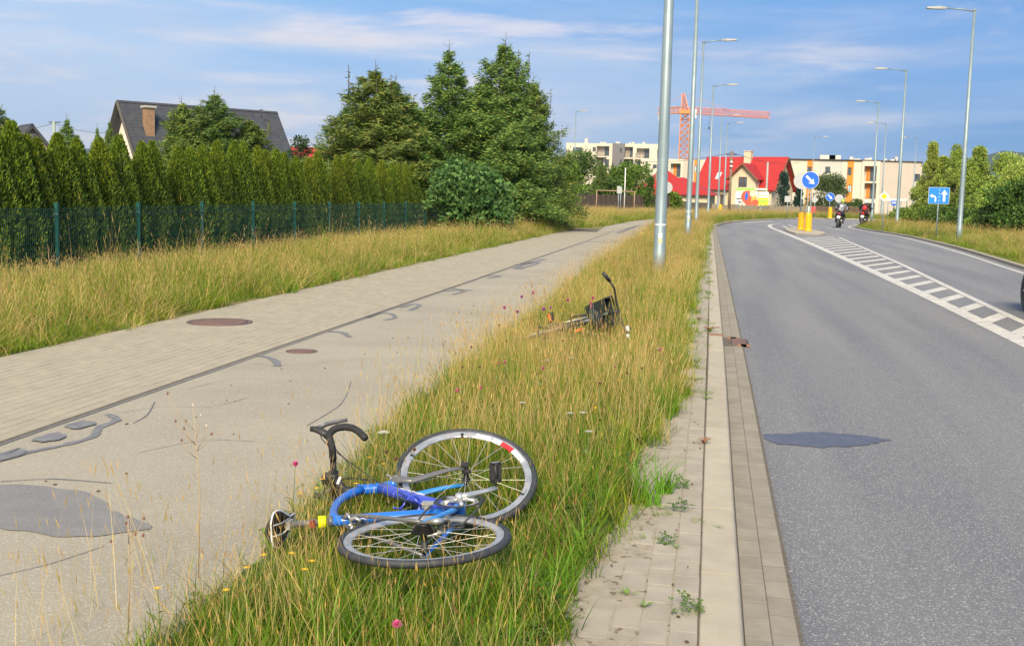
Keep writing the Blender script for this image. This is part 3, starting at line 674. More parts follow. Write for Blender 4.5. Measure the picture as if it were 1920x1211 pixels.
# middle block behind the lamp posts: pixels 1200..1345 at v 225
vm = 225.; apm = empty('apartment_building', (0, 0, 0), 0, 'low pale apartment block with orange panels behind the row of lamp posts', 'building')
Sm = lambda px: at(px, 340, vm).x; tm = at(1290, 299, vm).z; bm_ = -2.4; Hm = tm - bm_
def mh_(px0, py1, px1, py0, ref):
    a = at(px0, py0, vm); c = at(px1, py1, vm); return (a.x - ref, a.z - bm_, c.x - ref, c.z - bm_)
q = [Sm(x) for x in (1200, 1254, 1280, 1301, 1310, 1313, 1316, 1350)]
wall_run(apm, (q[0], vm, bm_), (1, 0, 0), [
    (q[1] - q[0], cream2, 0, [('w', mh_(1210, 303, 1214.5, 317, q[0])), ('w', mh_(1224, 309, 1231.5, 316, q[0])), ('w', mh_(1212, 330, 1220, 340, q[0]))]),
    (q[2] - q[1], cream2, .25, [('l', mh_(1257, 307, 1276.5, 332, q[1]), orange)]),
    (q[3] - q[2], beige, -.05, []),
    (q[4] - q[3], orange, .06, [('w', mh_(1302, 311, 1309, 323, q[3]), blindm)]),
    (q[5] - q[4], cream2, 0, []), (q[6] - q[5], cream2, -.1, [('w', mh_(1314, 306, 1315.5, 340, q[5]))]), (q[7] - q[6], greyr, 0, [])], Hm)
MB().add([(q[0], vm, tm - .05), (q[7], vm, tm - .05), (q[7], vm + 12, tm - .05), (q[0], vm + 12, tm - .05)], [(0, 1, 2, 3)]).build('roof', greyr, apm)
# left four-storey block: pixels 1072..1245 at v 240
vl = 240.; apl = empty('apartment_building', (0, 0, 0), 0, 'four storey cream apartment block with dark grey stair tower and balconies', 'building')
Sl = lambda px: at(px, 320, vl).x; tl = at(1160, 269.5, vl).z; bl = -2.6; Hl = tl - bl
def lh(px0, py1, px1, py0, ref):
    dy = (px0 - 1160) * .032
    a = at(px0, py0 - dy * .3, vl); c = at(px1, py1 - dy * .3, vl); return (a.x - ref, a.z - bl, c.x - ref, c.z - bl)
a0, a1, a2, a3, a4 = map(Sl, (1060, 1147.5, 1170.5, 1192, 1250))
wall_run(apl, (a0, vl, bl), (1, 0, 0), [
    (a1 - a0, cream2, 0, [('w', lh(1074, 276, 1092, 290, a0)), ('w', lh(1111, 276, 1117.5, 284, a0)), ('l', lh(1118.5, 274, 1142.5, 292, a0)), ('w', lh(1111, 298, 1117, 309, a0)), ('l', lh(1118, 296, 1131, 314, a0)), ('w', lh(1134, 299, 1142, 313, a0))]),
    (a2 - a1, slategrey, .5, [('w', lh(1162.5, 278, 1166.5, 287, a1)), ('w', lh(1162.5, 300, 1166.5, 309, a1))]),
    (a3 - a2, cream2, 0, [('l', lh(1171, 276, 1187, 295, a2)), ('w', lh(1183, 301, 1188, 309, a2)), ('l', lh(1171, 300, 1180, 316, a2))]),
    (a4 - a3, cream2, .3, [('l', lh(1193.5, 279, 1218, 297, a3)), ('w', lh(1195, 303, 1205, 314, a3)), ('l', lh(1232, 282, 1240, 297, a3))])], Hl)
MB().add([(a0, vl, tl - .05), (a4, vl, tl - .05), (a4, vl + 12, tl - .05), (a0, vl + 12, tl - .05)], [(0, 1, 2, 3)]).build('roof', greyr, apl)
for px0, px1, py in ((1119, 1137, 294.5), (1171, 1187, 297.5), (1191, 1212, 298.5), (1119, 1131, 316)):
    a = at(px0, py, vl); c = at(px1, py, vl); MB().box(((a.x + c.x) / 2, vl - .9, a.z), (c.x - a.x, 1.6, .22)).build('balcony_slab', cream2, apl)
    r = MB(); n = 14
    for k in range(n): r.box((a.x + (c.x - a.x) * (k + .5) / n, vl - 1.65, a.z + .6), (.05, .04, 1.0))
    r.box(((a.x + c.x) / 2, vl - 1.65, a.z + 1.1), (c.x - a.x, .05, .06)); r.build('railing', darkfr, apl)
for px, w_, h_ in ((1095, .7, 1.1), (1124, .6, .4), (1130, .6, .4), (1155, .9, .5), (1178, .5, .4), (1184, .5, .5), (1204, .6, .5)):
    MB().box((Sl(px), vl + 3, tl + h_ / 2), (w_, .8, h_)).build('roof_vent', greyr, apl)

# --- tower crane
cr = empty('tower_crane', (0, 0, 0), 0, 'orange tower crane standing behind the apartment blocks, jib to the right', 'crane')
vc = 265.; cranem = material('crane_orange', (.66, .25, .09), .6); pinkm = material('crane_jib_red', (.60, .24, .20), .6)
cb = at(1278, 372, vc); mx, mz = cb.x, at(1278, 212, vc).z
def lattice(b, A, B_, w0, w1, n, r=.09, tri=False):
    A, B_ = Vector(A), Vector(B_); t = (B_ - A).normalized(); s1 = t.cross(Vector((0, 1, 0)) if abs(t.y) < .5 else Vector((0, 0, 1))).normalized(); s2 = t.cross(s1)
    cs = [(-1, -1), (1, -1), (1, 1), (-1, 1)] if not tri else [(-1, -1), (-1, 1), (1, 0)]
    pts = []
    for k in range(n + 1):
        c = A.lerp(B_, k / n); w_ = (w0 + (w1 - w0) * k / n) / 2; pts.append([c + s1 * (a * w_) + s2 * (d * w_) for a, d in cs])
    for j in range(len(cs)):
        b.tube([p_[j] for p_ in (pts[0], pts[-1])], r, 4, smooth=False)
        for k in range(n):
            j2 = (j + 1) % len(cs)
            b.tube([pts[k][j], pts[k + 1][j2]], r * .6, 3, smooth=False, caps=False); b.tube([pts[k][j], pts[k][j2]], r * .6, 3, smooth=False, caps=False)
            b.tube([pts[k + 1][j], pts[k][j2]], r * .6, 3, smooth=False, caps=False)
b = MB(); lattice(b, (mx, vc, -3), (mx + .1, vc, mz), 2.1, 2.1, 16, .13); b.build('mast', cranem, cr)
ea = at(1443, 219, vc - 10); sa = at(1236, 207, vc + 4); pk = at(1281, 176, vc)
b = MB(); lattice(b, (mx + 1, vc, mz + .6), (ea.x, ea.y, ea.z + .3), 1.5, 1.3, 26, .1, True); b.build('jib', pinkm, cr)
b = MB(); lattice(b, (mx - 1, vc, mz + .6), (sa.x, sa.y, mz + .6), 1.4, 1.2, 5, .1); b.build('counter_jib', cranem, cr)
b = MB(); lattice(b, (mx + .1, vc, mz), (pk.x, vc, pk.z), 1.9, .5, 5, .12); b.build('tower_top', cranem, cr)
MB().box((sa.x + .6, sa.y, mz - .6), (1.3, 1.4, 2.2)).build('counterweight', cream2, cr)
MB().box((mx + 2.0, vc - 1, mz - .3), (1.3, 1.5, 2.0)).build('cab', material('cab_white', (.7, .72, .68), .4), cr)
MB().box((mx, vc, mz + .2), (2.6, 2.6, .9)).build('slewing_ring', cranem, cr)
b = MB(); b.tube([(pk.x, vc, pk.z), tuple(Vector((mx, vc, mz)).lerp(ea, .55) + Vector((0, 0, 1.0)))], .05, 4); b.tube([(pk.x, vc, pk.z), (sa.x + .4, sa.y, mz + .9)], .05, 4); b.build('tie_bar', pinkm, cr)
b = MB(); q_ = Vector((mx, vc, mz)).lerp(ea, .3); b.tube([q_, q_ - Vector((0, 0, 3))], .03, 3); b.box(q_ - Vector((0, 0, 3.2)), (.4, .3, .5)); b.build('hook_line', darkfr, cr)

# --- dark-roofed house on the left
def gable_house(A, B_, half, zr, ze, base, wallm, roofm, label, cat='house', ov=.5, chim=None):
    """ridge from A to B (x,y); half = half depth"""
    A, B_ = Vector((*A, 0)), Vector((*B_, 0)); t = (B_ - A).normalized(); n = Vector((t.y, -t.x, 0))
    h = empty('house', (0, 0, 0), 0, label, cat); b = MB(); Z = Vector((0, 0, 1))
    i = t * .45
    for s_ in (1, -1):
        b.add([A + i + n * half * s_ + Z * base, B_ - i + n * half * s_ + Z * base, B_ - i + n * half * s_ + Z * ze, A + i + n * half * s_ + Z * ze], [(0, 1, 2, 3)])
    for E_, q in ((A + i, 1), (B_ - i, -1)):
        b.add([E_ + n * half + Z * base, E_ - n * half + Z * base, E_ - n * half + Z * ze, E_ + Z * (zr - .2), E_ + n * half + Z * ze], [(0, 1, 2, 3, 4)])
    b.build('wall', wallm, h); r = MB(); k = (zr - ze) / half; zo = ze - .4 * k
    for s_ in (1, -1): roof_slab(r, A + n * (half + .4) * s_ + Z * zo, B_ + n * (half + .4) * s_ + Z * zo, B_ + Z * zr + n * .01 * s_, A + Z * zr + n * .01 * s_, .2)
    ro = r.build('roof', roofm, h)
    return h, ro, A, t, n
hb, ro, A_, t_, n_ = gable_house((-33.6, 60), (-27.2, 67.9), 4.4, 6.3, .3, -.3, material('white_gable', (.72, .67, .60), .9), blackroof, 'house with steep black roof and brick chimney behind the hedge')
for s_ in (1,):
    A1 = A_ + n_ * 4.8; B1 = A1 + t_ * 10.17
tile_rows(ro, A_ + n_ * 4.8 + Vector((0, 0, .3 - .4 * 6.0 / 4.4)), A_ + t_ * 10.17 + n_ * 4.8 + Vector((0, 0, .3 - .4 * 6.0 / 4.4)), A_ + t_ * 10.17 + Vector((0, 0, 6.28)), A_ + Vector((0, 0, 6.28)), 34, blackroof)
c = at(269, 225, 59.6); M_ = Matrix.Rotation(math.atan2(t_.y, t_.x), 3, 'Z'); cz = at(269, 201, 60).z
chm = empty('chimney', (0, 0, 0)); chm.parent = ro; chm.name = 'chimney'
cs = MB(); cs.box((c.x, 60.2, cz - 1.7), (.50, .50, 3.3), M=M_); cs.build('chimney_stack', brickchim, chm)
cs = MB(); cs.box((c.x, 60.2, cz + .02), (.68, .68, .12), M=M_); cs.build('chimney_cap', material('concrete_cap', (.4, .38, .35), .9), chm)
bd = MB(); dz = Vector((0, 0, 1)); bd.tube([A_ - t_ * .03 + n_ * 4.8 + dz * (.3 - .55), A_ - t_ * .03 + dz * 6.2, A_ - t_ * .03 - n_ * 4.8 + dz * (.3 - .55)], .13, 4, smooth=False); bd.build('barge_board', darkfr, ro)
gwO = A_ + t_ * .44; b = MB(); b.box(gwO + n_ * 1.2 + dz * 3.1, (.06, .6, 1.3), M=Matrix.Rotation(math.atan2(t_.y, t_.x), 3, 'Z')); b.build('window', cream, hb)
b = MB(); b.tube([at(490, 222, 66), at(490, 205, 66)], .03, 4); b.tube([at(486, 207, 66), at(494, 206, 66)], .02, 4); b.build('aerial', darkfr, ro)
# roofs further left and between the trees
p = at(38, 240, 75); gable_house((p.x, 75), (p.x + 2.6, 72.5), 3.2, p.z + .2, 1.6, -1, beige, blackroof, 'small dark-roofed house at the far left above the hedge')
p = at(8, 236, 62); q = empty('house', (0, 0, 0), 0, 'dark grey block of a building cut by the left edge', 'house'); MB().box((p.x, 62, p.z - 2), (.9, 1, 4.2)).build('chimney', greyr, q); b = MB(); b.box((p.x - 3, 63.4, p.z - 3.2), (7, 1.5, 4)); b.build('wall', beige, q)
b = MB(); roof_slab(b, (p.x - 7, 62, p.z - 2), (p.x + .5, 62, p.z - 2), (p.x - .5, 66, p.z - .3), (p.x - 7, 66, p.z - .3)); b.build('roof', blackroof, q)
p = at(590, 276, 118); gable_house((p.x - 3, 118), (p.x + 4, 120), 4, p.z, p.z - 2.0, -1, cream, redroof, 'house with dull red roof seen between the hedge and the spruces')

# --- hills on the horizon
hl = MB(); hillm = material('wooded_hill', (.045, .07, .05), .95, (.065, .085, .06), .004, coords='World')
def ridge(name, pxs, ys, v, depth, mt):
    V = []; Fc = []; n = len(pxs)
    for px, py in zip(pxs, ys):
        t = at(px, py, v); V += [(t.x * .9, v * .88, -3), (t.x, v, t.z), (t.x * 1.15, v * 1.15, -3)]
    for i in range(n - 1): Fc += [(3*i, 3*i+3, 3*i+4, 3*i+1), (3*i+1, 3*i+4, 3*i+5, 3*i+2)]
    o = MB().add(V, Fc, True).build(name, mt, kind='structure'); return o
xs = list(range(1700, 2700, 30)); ridge('hills', xs, [284 + 26 * min(1, abs(x - 1885) / 75) ** 2 * (1 if x < 1885 else .25) + 3 * math.sin(x * .11) + (0 if x < 2000 else (x - 2000) * .05) + (30 if x < 1780 else 0) for x in xs], 2600, 400, hillm)
xs = list(range(-700, 1800, 50)); ridge('hills', xs, [282 + .0234 * (x - 960) + 5 * math.sin(x * .012) + 2 * math.sin(x * .05) + 10 for x in xs], 5200, 500, hillm)
xs = [-3000, -2600, -2000, -1400, -700]; ridge('hills', xs, [250, 235, 255, 262, 268], 5200, 500, hillm)
# ------------------------------------------------------------------ vegetation
def unit(a): return a / (np.linalg.norm(a, axis=-1, keepdims=True) + 1e-9)
def leaf_cloud(name, P, D, Ln, Wd, col, mt, fold=0.0):
    """diamond leaves: centre-base P, direction D, lengths, widths, colours"""
    n = len(P); D = unit(D); S = unit(np.cross(D, RNG.normal(0, 1, (n, 3)))); Ln = np.asarray(Ln).reshape(-1, 1) * np.ones((n, 1)); Wd = np.asarray(Wd).reshape(-1, 1) * np.ones((n, 1))
    V = np.empty((n, 4, 3)); V[:, 0] = P; V[:, 1] = P + D * Ln * .45 + S * Wd / 2; V[:, 2] = P + D * Ln; V[:, 3] = P + D * Ln * .45 - S * Wd / 2
    return npmesh(name, V.reshape(-1, 3), np.arange(n * 4).reshape(-1, 4), mt, np.repeat(col, 4, 0))
def mixcol(n, cols, jit=.12):
    c = np.array(cols, float); k = RNG.integers(0, len(c), n); q = c[k] * (1 + RNG.normal(0, jit, (n, 1))); return np.clip(q, .003, 1)
leafm = leafmat('foliage_leaf', rnd=.12, trans=.25)
needm = leafmat('needle_foliage', rnd=.08, trans=.12)
barkm = material('tree_bark', (.13, .10, .075), .95, (.08, .06, .045), 12, .6, 40)
SPR = [(.085, .17, .040), (.12, .21, .045), (.15, .235, .05), (.065, .135, .036), (.20, .26, .055)]
SPRW = [(.10, .17, .038), (.13, .21, .042), (.17, .225, .042), (.075, .14, .034), (.21, .235, .05)]
def spruce_mesh(h, R, n, cols, seed, droop=.35, bare=.12, extra_tips=3, lean=0):
    rg = np.random.default_rng(seed); Ps = []; Ds = []; Br = MB()
    Br.tube([(0, 0, -.2), (0, 0, h * .5), (lean * .5, 0, h * .85), (lean, 0, h)], [h * .022, h * .014, h * .006, .012], 8)
    z = .25; nb = 0
    while z < h * .985:
        f = 1 - z / h; rad = R * (f ** .68) * (1 - .08 * (f > .92)) * (1 if f > .16 else (f / .16) ** .7) * (1 if z > h * .12 else .85)
        k = max(4, int(5 + 5 * f)); a0 = rg.uniform(0, 6.28)
        for j in range(k):
            a = a0 + 6.283 * j / k + rg.normal(0, .25); r = rad * rg.uniform(.55, 1.22)
            if r < .08: r = .08
            d = np.array([math.cos(a), math.sin(a)]); up0 = .35 * f + .5 * (1 - f) * (1 if f < .3 else .6)
            t = np.linspace(.12, 1, 7); zz = z + r * (up0 * .4 * t - droop * t * t * f + .18 * t ** 3)
            pts = np.stack([d[0] * r * t, d[1] * r * t, zz], 1)
            if nb % 2 == 0 and r > .5: Br.tube([tuple(pts[0]), tuple(pts[3]), tuple(pts[6])], [.03 * r / 2 + .008, .015, .004], 4, caps=False)
            nb += 1
            # sprays along the branch, hanging side twigs
            m_ = max(7, int(72 * (r / R) ** .8 * n / 9000)); s = rg.uniform(.12, 1, m_) ** .7
            c = np.stack([np.interp(s, t, pts[:, i]) for i in range(3)], 1); side = np.array([-d[1], d[0], 0.])
            sw = rg.uniform(-1, 1, (m_, 1)); wid = .36 * r * (1 - s[:, None] * .75) + .05
            c = c + side * sw * wid + np.stack([0 * s, 0 * s, -np.abs(sw[:, 0]) * wid[:, 0] * .35 - rg.uniform(0, .12, m_) * f], 1)
            for q in range(4):
                Ps.append(c + rg.normal(0, .045 + .02 * r, (m_, 3))); Ds.append(np.array([d[0], d[1], -.15])[None] + side * sw * .9 + rg.normal(0, .42, (m_, 3)) + np.array([0, 0, .12]))
        z += rg.uniform(.16, .30) * (h / 8) * (1.0 if f > .25 else 1.25)
    # leader and upright shoots
    Br.tube([(lean, 0, h * .9), (lean + .02, 0, h + .35)], [.02, .006], 5)
    for q in range(9):
        a = rg.uniform(0, 6.28); zz_ = h * rg.uniform(.9, 1.02); Br.tube([(lean, 0, zz_), (lean + .28 * math.cos(a), .28 * math.sin(a), zz_ + .12)], [.008, .003], 3, caps=False)
    for q in range(extra_tips + 1):
        x, y = (lean, 0) if q == 0 else rg.normal(0, R * .22, 2); zt = h if q == 0 else h * rg.uniform(.86, .99); m_ = 26
        zz = np.linspace(zt - .9, zt, m_); Ps.append(np.stack([x + 0 * zz, y + 0 * zz, zz], 1)); Ds.append(np.stack([rg.normal(0, .7, m_), rg.normal(0, .7, m_), 0 * zz + .6], 1))
        if q: Br.tube([(x, y, zt - 1.2), (x, y, zt + .1)], .012, 4)
    P, D = np.concatenate(Ps), np.concatenate(Ds); m_ = len(P)
    P = P[P[:, 2] > .02]; D = D[:len(P)]; m_ = len(P)
    col = mixcol(m_, cols, .15); hi = (rg.uniform(size=m_) < .12); col[hi] = col[hi] * np.array([1.5, 1.35, 1.1])
    return leaf_cloud('crown', P, D, rg.uniform(.13, .27, m_), rg.uniform(.032, .055, m_), col, needm), Br
def place_tree(name, crown, br, loc, rz, sc, label, group=None, cat='tree', trunkmat=None):
    t = empty(name, loc, rz, label, cat, group); t.scale = (sc, sc, sc) if isinstance(sc, (int, float)) else sc
    mobj('crown', crown, t)
    if isinstance(br, MB): br.build('trunk', trunkmat or barkm, t)
    elif br is not None: mobj('trunk', br, t)
    return t
sp = [spruce_mesh(7.6, 3.1, 15000, SPR, 3), spruce_mesh(7.0, 2.4, 12000, SPR, 5, extra_tips=1, droop=.25), spruce_mesh(6.6, 3.0, 14000, SPRW, 9, extra_tips=4)]
spv = [(a, b.build('trunk', barkm)) for a, b in sp]
_tr = [b.data for a, b in spv]
for a, b in spv: bpy.data.objects.remove(b)
def sprc(i, px, py, v, lab, sx=1., rz=None):
    p = at(px, py, v); h0 = (7.6, 7.0, 6.6)[i]; s = p.z / h0
    return place_tree('spruce_tree', sp[i][0], _tr[i], (p.x, v, 0), random.uniform(0, 6) if rz is None else rz, (s * sx, s * sx, s), lab, 'spruce trees behind the end of the hedge')
sprc(0, 948, 76, 45.5, 'tallest broad spruce of the clump, with reddish dead leader, nearest the path', .98, 1.0)
sprc(2, 1000, 150, 47.5, 'broad warm green spruce at the right edge of the clump beside the path', .86, 2.0)
sprc(1, 842, 92, 45, 'slim spruce with thin see-through leader between the two broad spruces', 1.0, .5)
sprc(2, 705, 128, 43.5, 'broad spruce at the left end of the clump', 1.2, 4.0)
sprc(1, 742, 152, 44.5, 'spruce close right of the left-end one, its tip a little lower', 1.25, 2.2)
sprc(0, 652, 196, 45, 'lower spruce leaning out of the left side of the clump', 1.15, 3.0)
sprc(1, 775, 190, 47, 'short spruce filling the gap in the middle of the clump', 1.3, 5.0)
sprc(0, 905, 150, 50, 'dark spruce standing behind the tallest one', 1.25, 2.6)
# feathery conifer in front of the dark-roofed house
for px, py, v, i, sx, lab in ((340, 190, 41, 2, .95, 'bushy conifer in front of the black roof, left of the pair'), (402, 172, 42, 0, 1.2, 'feathery conifer with spiky tops in front of the black roof, right of the pair'), (465, 222, 43, 2, 1.35, 'lower conifer right of the feathery pair, in front of the black roof')):
    p = at(px, py, v); s = p.z / (7.6, 7.0, 6.6)[i]; place_tree('conifer', sp[i][0], _tr[i], (p.x, v, 0), px, (s * sx, s * sx, s), lab, 'conifers in front of the black roof')
for px, py, v, lab in ((125, 222, 36, 'small dark conifer above the left part of the hedge'), (-12, 180, 30, 'spruce whose branch tips show at the left edge of the picture'), (182, 238, 40, 'thin young conifer tip above the hedge'), (205, 228, 44, 'thin conifer top just left of the black roof')):
    p = at(px, py, v); s = p.z / 7.0; place_tree('conifer', sp[1][0], _tr[1], (p.x, v, 0), px, (s * (.8 if px < 160 else .45), s * (.8 if px < 160 else .45), s), lab)

# thuja hedge: one tree each
THU = [(.066, .115, .014), (.098, .155, .016), (.048, .088, .013), (.135, .19, .02), (.035, .068, .011)]
def thuja_mesh(seed, h=2.5, R=.45, n=20000):
    rg = np.random.default_rng(seed); nl = 34
    # upright lobes
    la = rg.uniform(0, 6.283, nl); lz = rg.uniform(.0, .86, nl) * h; P = []; D = []
    def rad(z): t = np.clip(z / h, 0, 1); return R * np.where(t < .32, .94 + .06 * t / .32, np.clip((1 - (t - .32) / .68), 0, 1) ** .78)
    z = h * (1 - (1 - rg.uniform(0, 1, n)) ** .8); a = rg.uniform(0, 6.283, n)
    bump = sum(.09 * np.cos(a * k + ph + z * w_) for k, ph, w_ in ((3, rg.uniform(0, 6), 1.1), (5, rg.uniform(0, 6), -1.7), (8, rg.uniform(0, 6), 2.6), (13, rg.uniform(0, 6), -3.5)))
    r = rad(z) * (1 + bump + rg.normal(0, .05, n)) * np.where(rg.uniform(size=n) < .8, 1, rg.uniform(.5, 1, n)) + .015
    P = np.stack([r * np.cos(a), r * np.sin(a), z - .05], 1); D = np.stack([np.cos(a) * .45, np.sin(a) * .45, 1.2 + 0 * z], 1) + rg.normal(0, .30, (n, 3))
    col = mixcol(n, THU, .14); top = np.clip((z / h - .55) / .45, 0, 1)[:, None]; young = (rg.uniform(size=(n, 1)) < .15 + .75 * top)
    col = np.where(young, col * np.array([1.9, 1.65, 1.1]), col)
    return leaf_cloud('crown', P, D, rg.uniform(.045, .095, n), rg.uniform(.014, .026, n), col, needm)
tm_ = [thuja_mesh(20 + i) for i in range(5)]
ttr = MB().tube([(0, 0, -.05), (0, 0, 1.9)], [.05, .01], 6).build('trunk', barkm); ttrm = ttr.data; bpy.data.objects.remove(ttr)
tips = [(-30, 235), (10, 235), (43, 250), (77, 262), (112, 250), (147, 258), (187, 260), (220, 255), (263, 268), (290, 272), (337, 274), (355, 278), (377, 272), (405, 265), (437, 266), (457, 275), (483, 275), (500, 288), (518, 285), (537, 285), (553, 297), (573, 297), (600, 288), (630, 298), (651, 292), (671, 300), (691, 302), (712, 304), (734, 308), (748, 309), (762, 311), (776, 312), (790, 314), (804, 315), (818, 316), (830, 322)]
ords = ['first', 'second', 'third', 'fourth', 'fifth', 'sixth', 'seventh', 'eighth', 'ninth', 'tenth', 'eleventh', 'twelfth', 'thirteenth', 'fourteenth', 'fifteenth', 'sixteenth', 'seventeenth', 'eighteenth', 'nineteenth', 'twentieth']
def thuja_place(i, u, v, h, lab):
    t = empty('thuja', (u, v, 0), random.uniform(0, 6), lab, 'hedge tree', 'thuja trees of the long hedge'); s = h / 2.5; w_ = random.uniform(.95, 1.1)
    t.scale = (w_, w_, s); mobj('crown', tm_[i % 5], t); mobj('trunk', ttrm, t)
for i, (px, py) in enumerate(tips):
    d = ray(px, py - 3); t = -11.35 / d[0]; v = t * d[1]; h = H + t * d[2] + random.uniform(-.04, .08)
    n_right = len(tips) - 1 - i
    lab = ('%s thuja of the hedge counted from the left edge' % ords[i]) if i < 18 else '%s thuja of the hedge counted back from its far end by the spruces' % ords[n_right]
    thuja_place(i, -11.35 + random.uniform(-.1, .1), v, h, lab)

def broad_mesh(h, rx, seed, n, cols, shape='round', leaf=(.09, .16), trunk=.25, zb=.15):
    rg = np.random.default_rng(seed); nc = int(46 if shape != 'column' else 95); br = MB()
    cz = rg.uniform(zb, 1, nc) ** .8
    prof = {'round': lambda t: np.sqrt(np.clip(1 - ((t - .5) / .56) ** 2, .02, 1)), 'column': lambda t: np.clip(np.sin(np.pi * np.clip(t, .03, .985) ** .62), .06, 1) ** 1.0, 'cone': lambda t: np.clip(1.05 - t, .06, 1) ** .9, 'bush': lambda t: np.sqrt(np.clip(1 - t ** 2, .02, 1))}[shape]
    a = rg.uniform(0, 6.283, nc); r = rx * prof(cz) * np.sqrt(rg.uniform(.15, 1, nc)) * .85
    C = np.stack([r * np.cos(a), r * np.sin(a), cz * h * .95], 1); cr_ = rx * rg.uniform(.22, .42, nc) * (1 if shape != 'column' else .75)
    k = rg.integers(0, nc, n); d = unit(rg.normal(0, 1, (n, 3))); d[:, 2] *= .8
    P = C[k] + d * (cr_[k] * rg.uniform(.55, 1.08, n) ** .6)[:, None] * (1 + .12 * rg.normal(0, 1, (n, 1))); P = P[P[:, 2] > .03]; n = len(P); d = d[:n]; k = k[:n]
    D = d + rg.normal(0, .7, (n, 3)) + np.array([0, 0, .1 if shape != 'column' else .7]); tone = rg.uniform(.75, 1.3, nc)[k][:, None]
    col = mixcol(n, cols, .15) * tone
    top = (0, 0, h * .7); br.tube([(0, 0, -.2), (rg.normal(0, .05), rg.normal(0, .05), h * .3), top], [trunk * .5, trunk * .38, trunk * .12], 8)
    for j in range(7): c = C[rg.integers(0, nc)]; br.tube([(0, 0, h * rg.uniform(.15, .4)), tuple(c * .6 + np.array([0, 0, .1])), tuple(c)], [trunk * .22, trunk * .12, .01], 5, caps=False)
    return leaf_cloud('crown', P, D, rg.uniform(*leaf, n), rg.uniform(leaf[0] * .5, leaf[1] * .55, n), col, leafm), br
G1 = [(.11, .20, .025), (.15, .25, .03), (.09, .16, .022), (.19, .27, .04)]          # bright
G2 = [(.07, .14, .025), (.09, .17, .03), (.055, .11, .022), (.12, .19, .035)]             # mid
G3 = [(.045, .09, .02), (.06, .11, .025), (.035, .07, .02)]                            # dark
G4 = [(.29, .41, .07), (.36, .46, .085), (.22, .32, .055), (.42, .48, .11)]          # poplar
GB = [(.03, .07, .05), (.045, .09, .065), (.025, .055, .04)]                            # blue spruce
def bt(name, px, py, v, rx, cols, shape, lab, n=7000, leaf=(.16, .3), group=None, base=0., cat='tree', seed=None, trunk=.3, zb=.12):
    p = at(px, py, v); h = p.z - base - gz(v); me, br = broad_mesh(h, rx, seed or int(px), n, cols, shape, leaf, trunk, zb)
    return place_tree(name, me, br, (p.x, v, base + gz(v)), 0, 1, lab, group, cat)
# shrub at the end of the hedge
p = at(885, 318, 40); me, br = broad_mesh(p.z, 1.55, 881, 9000, [(.07, .16, .04), (.10, .20, .05), (.055, .12, .035), (.13, .23, .06)], 'round', (.13, .26), .12, .05)
place_tree('shrub', me, br, (p.x, 39.5, 0), 0, 1, 'large-leaved green shrub between the hedge end and the spruces', None, 'shrub')
bt('shrub', 560, 258, 62, .9, G3, 'round', 'small dark round tree right of the black roof', 2500, (.1, .2), base=1.2)
# trees by the far fence, left of the nearest lamp post
bt('deciduous_tree', 1092, 288, 104, 2.6, G2, 'round', 'green tree just right of the spruce clump, before the apartment block', 8000, seed=31)
bt('deciduous_tree', 1060, 305, 100, 2.0, G1, 'round', 'bright green tree touching the spruce clump', 5000, seed=32)
p = at(1129, 304, 102); place_tree('spruce_tree', sp[1][0], _tr[1], (p.x, 102, 0), 1, (.62, .62, p.z / 7), 'blue-green spruce between the two round trees by the dark fence')
p = at(1149, 305, 108); place_tree('spruce_tree', sp[1][0], _tr[1], (p.x, 108, 0), 2, (.4, .4, p.z / 7), 'slim dark spruce tip behind the bright round tree')
bt('deciduous_tree', 1184, 308, 104, 2.2, G1, 'round', 'round bright green tree behind the thin white pole', 8500, seed=33, zb=.08)
bt('deciduous_tree', 1152, 335, 101, 1.2, G2, 'round', 'small green tree left of the round bright one', 2500, seed=34, zb=.05)
bt('conifer', 1221, 330, 100, .75, G2, 'cone', 'small cone-shaped green conifer left of the nearest lamp post', 3000, (.12, .2), seed=35, zb=.03)
bt('shrub', 1262, 362, 112, 1.1, G1, 'bush', 'low round shrub in front of the bungalow', 2200, seed=36)
bt('shrub', 1263, 336, 160, 1.1, G2, 'round', 'small reddish green tree behind the bungalow roof', 1500, seed=37)
bt('shrub', 1318, 340, 160, 1.3, G1, 'round', 'small tree between the bungalow and the villa roof', 1500, seed=39)
# by the villa
p = at(1471, 322, 140)
for px, py, v, lab in ((1471, 322, 140, 'blue-green spruce before the gable end of the villa'), (1499, 352, 138, 'small blue-green spruce right of the larger one by the villa')):
    p = at(px, py, v); h = p.z + 1.2; me, br = broad_mesh(h, 1.35 if px < 1480 else .85, px, 4500, GB, 'cone', (.14, .3), .2, .02); place_tree('spruce_tree', me, br, (p.x, v, -1.2), 0, 1, lab)
bt('deciduous_tree', 1553, 330, 135, 2.5, [(.06, .10, .03), (.08, .13, .04), (.11, .15, .05)], 'round', 'rounded green tree before the beige apartment block, left of the motorcycles', 9000, base=-.8, seed=41, zb=.02)
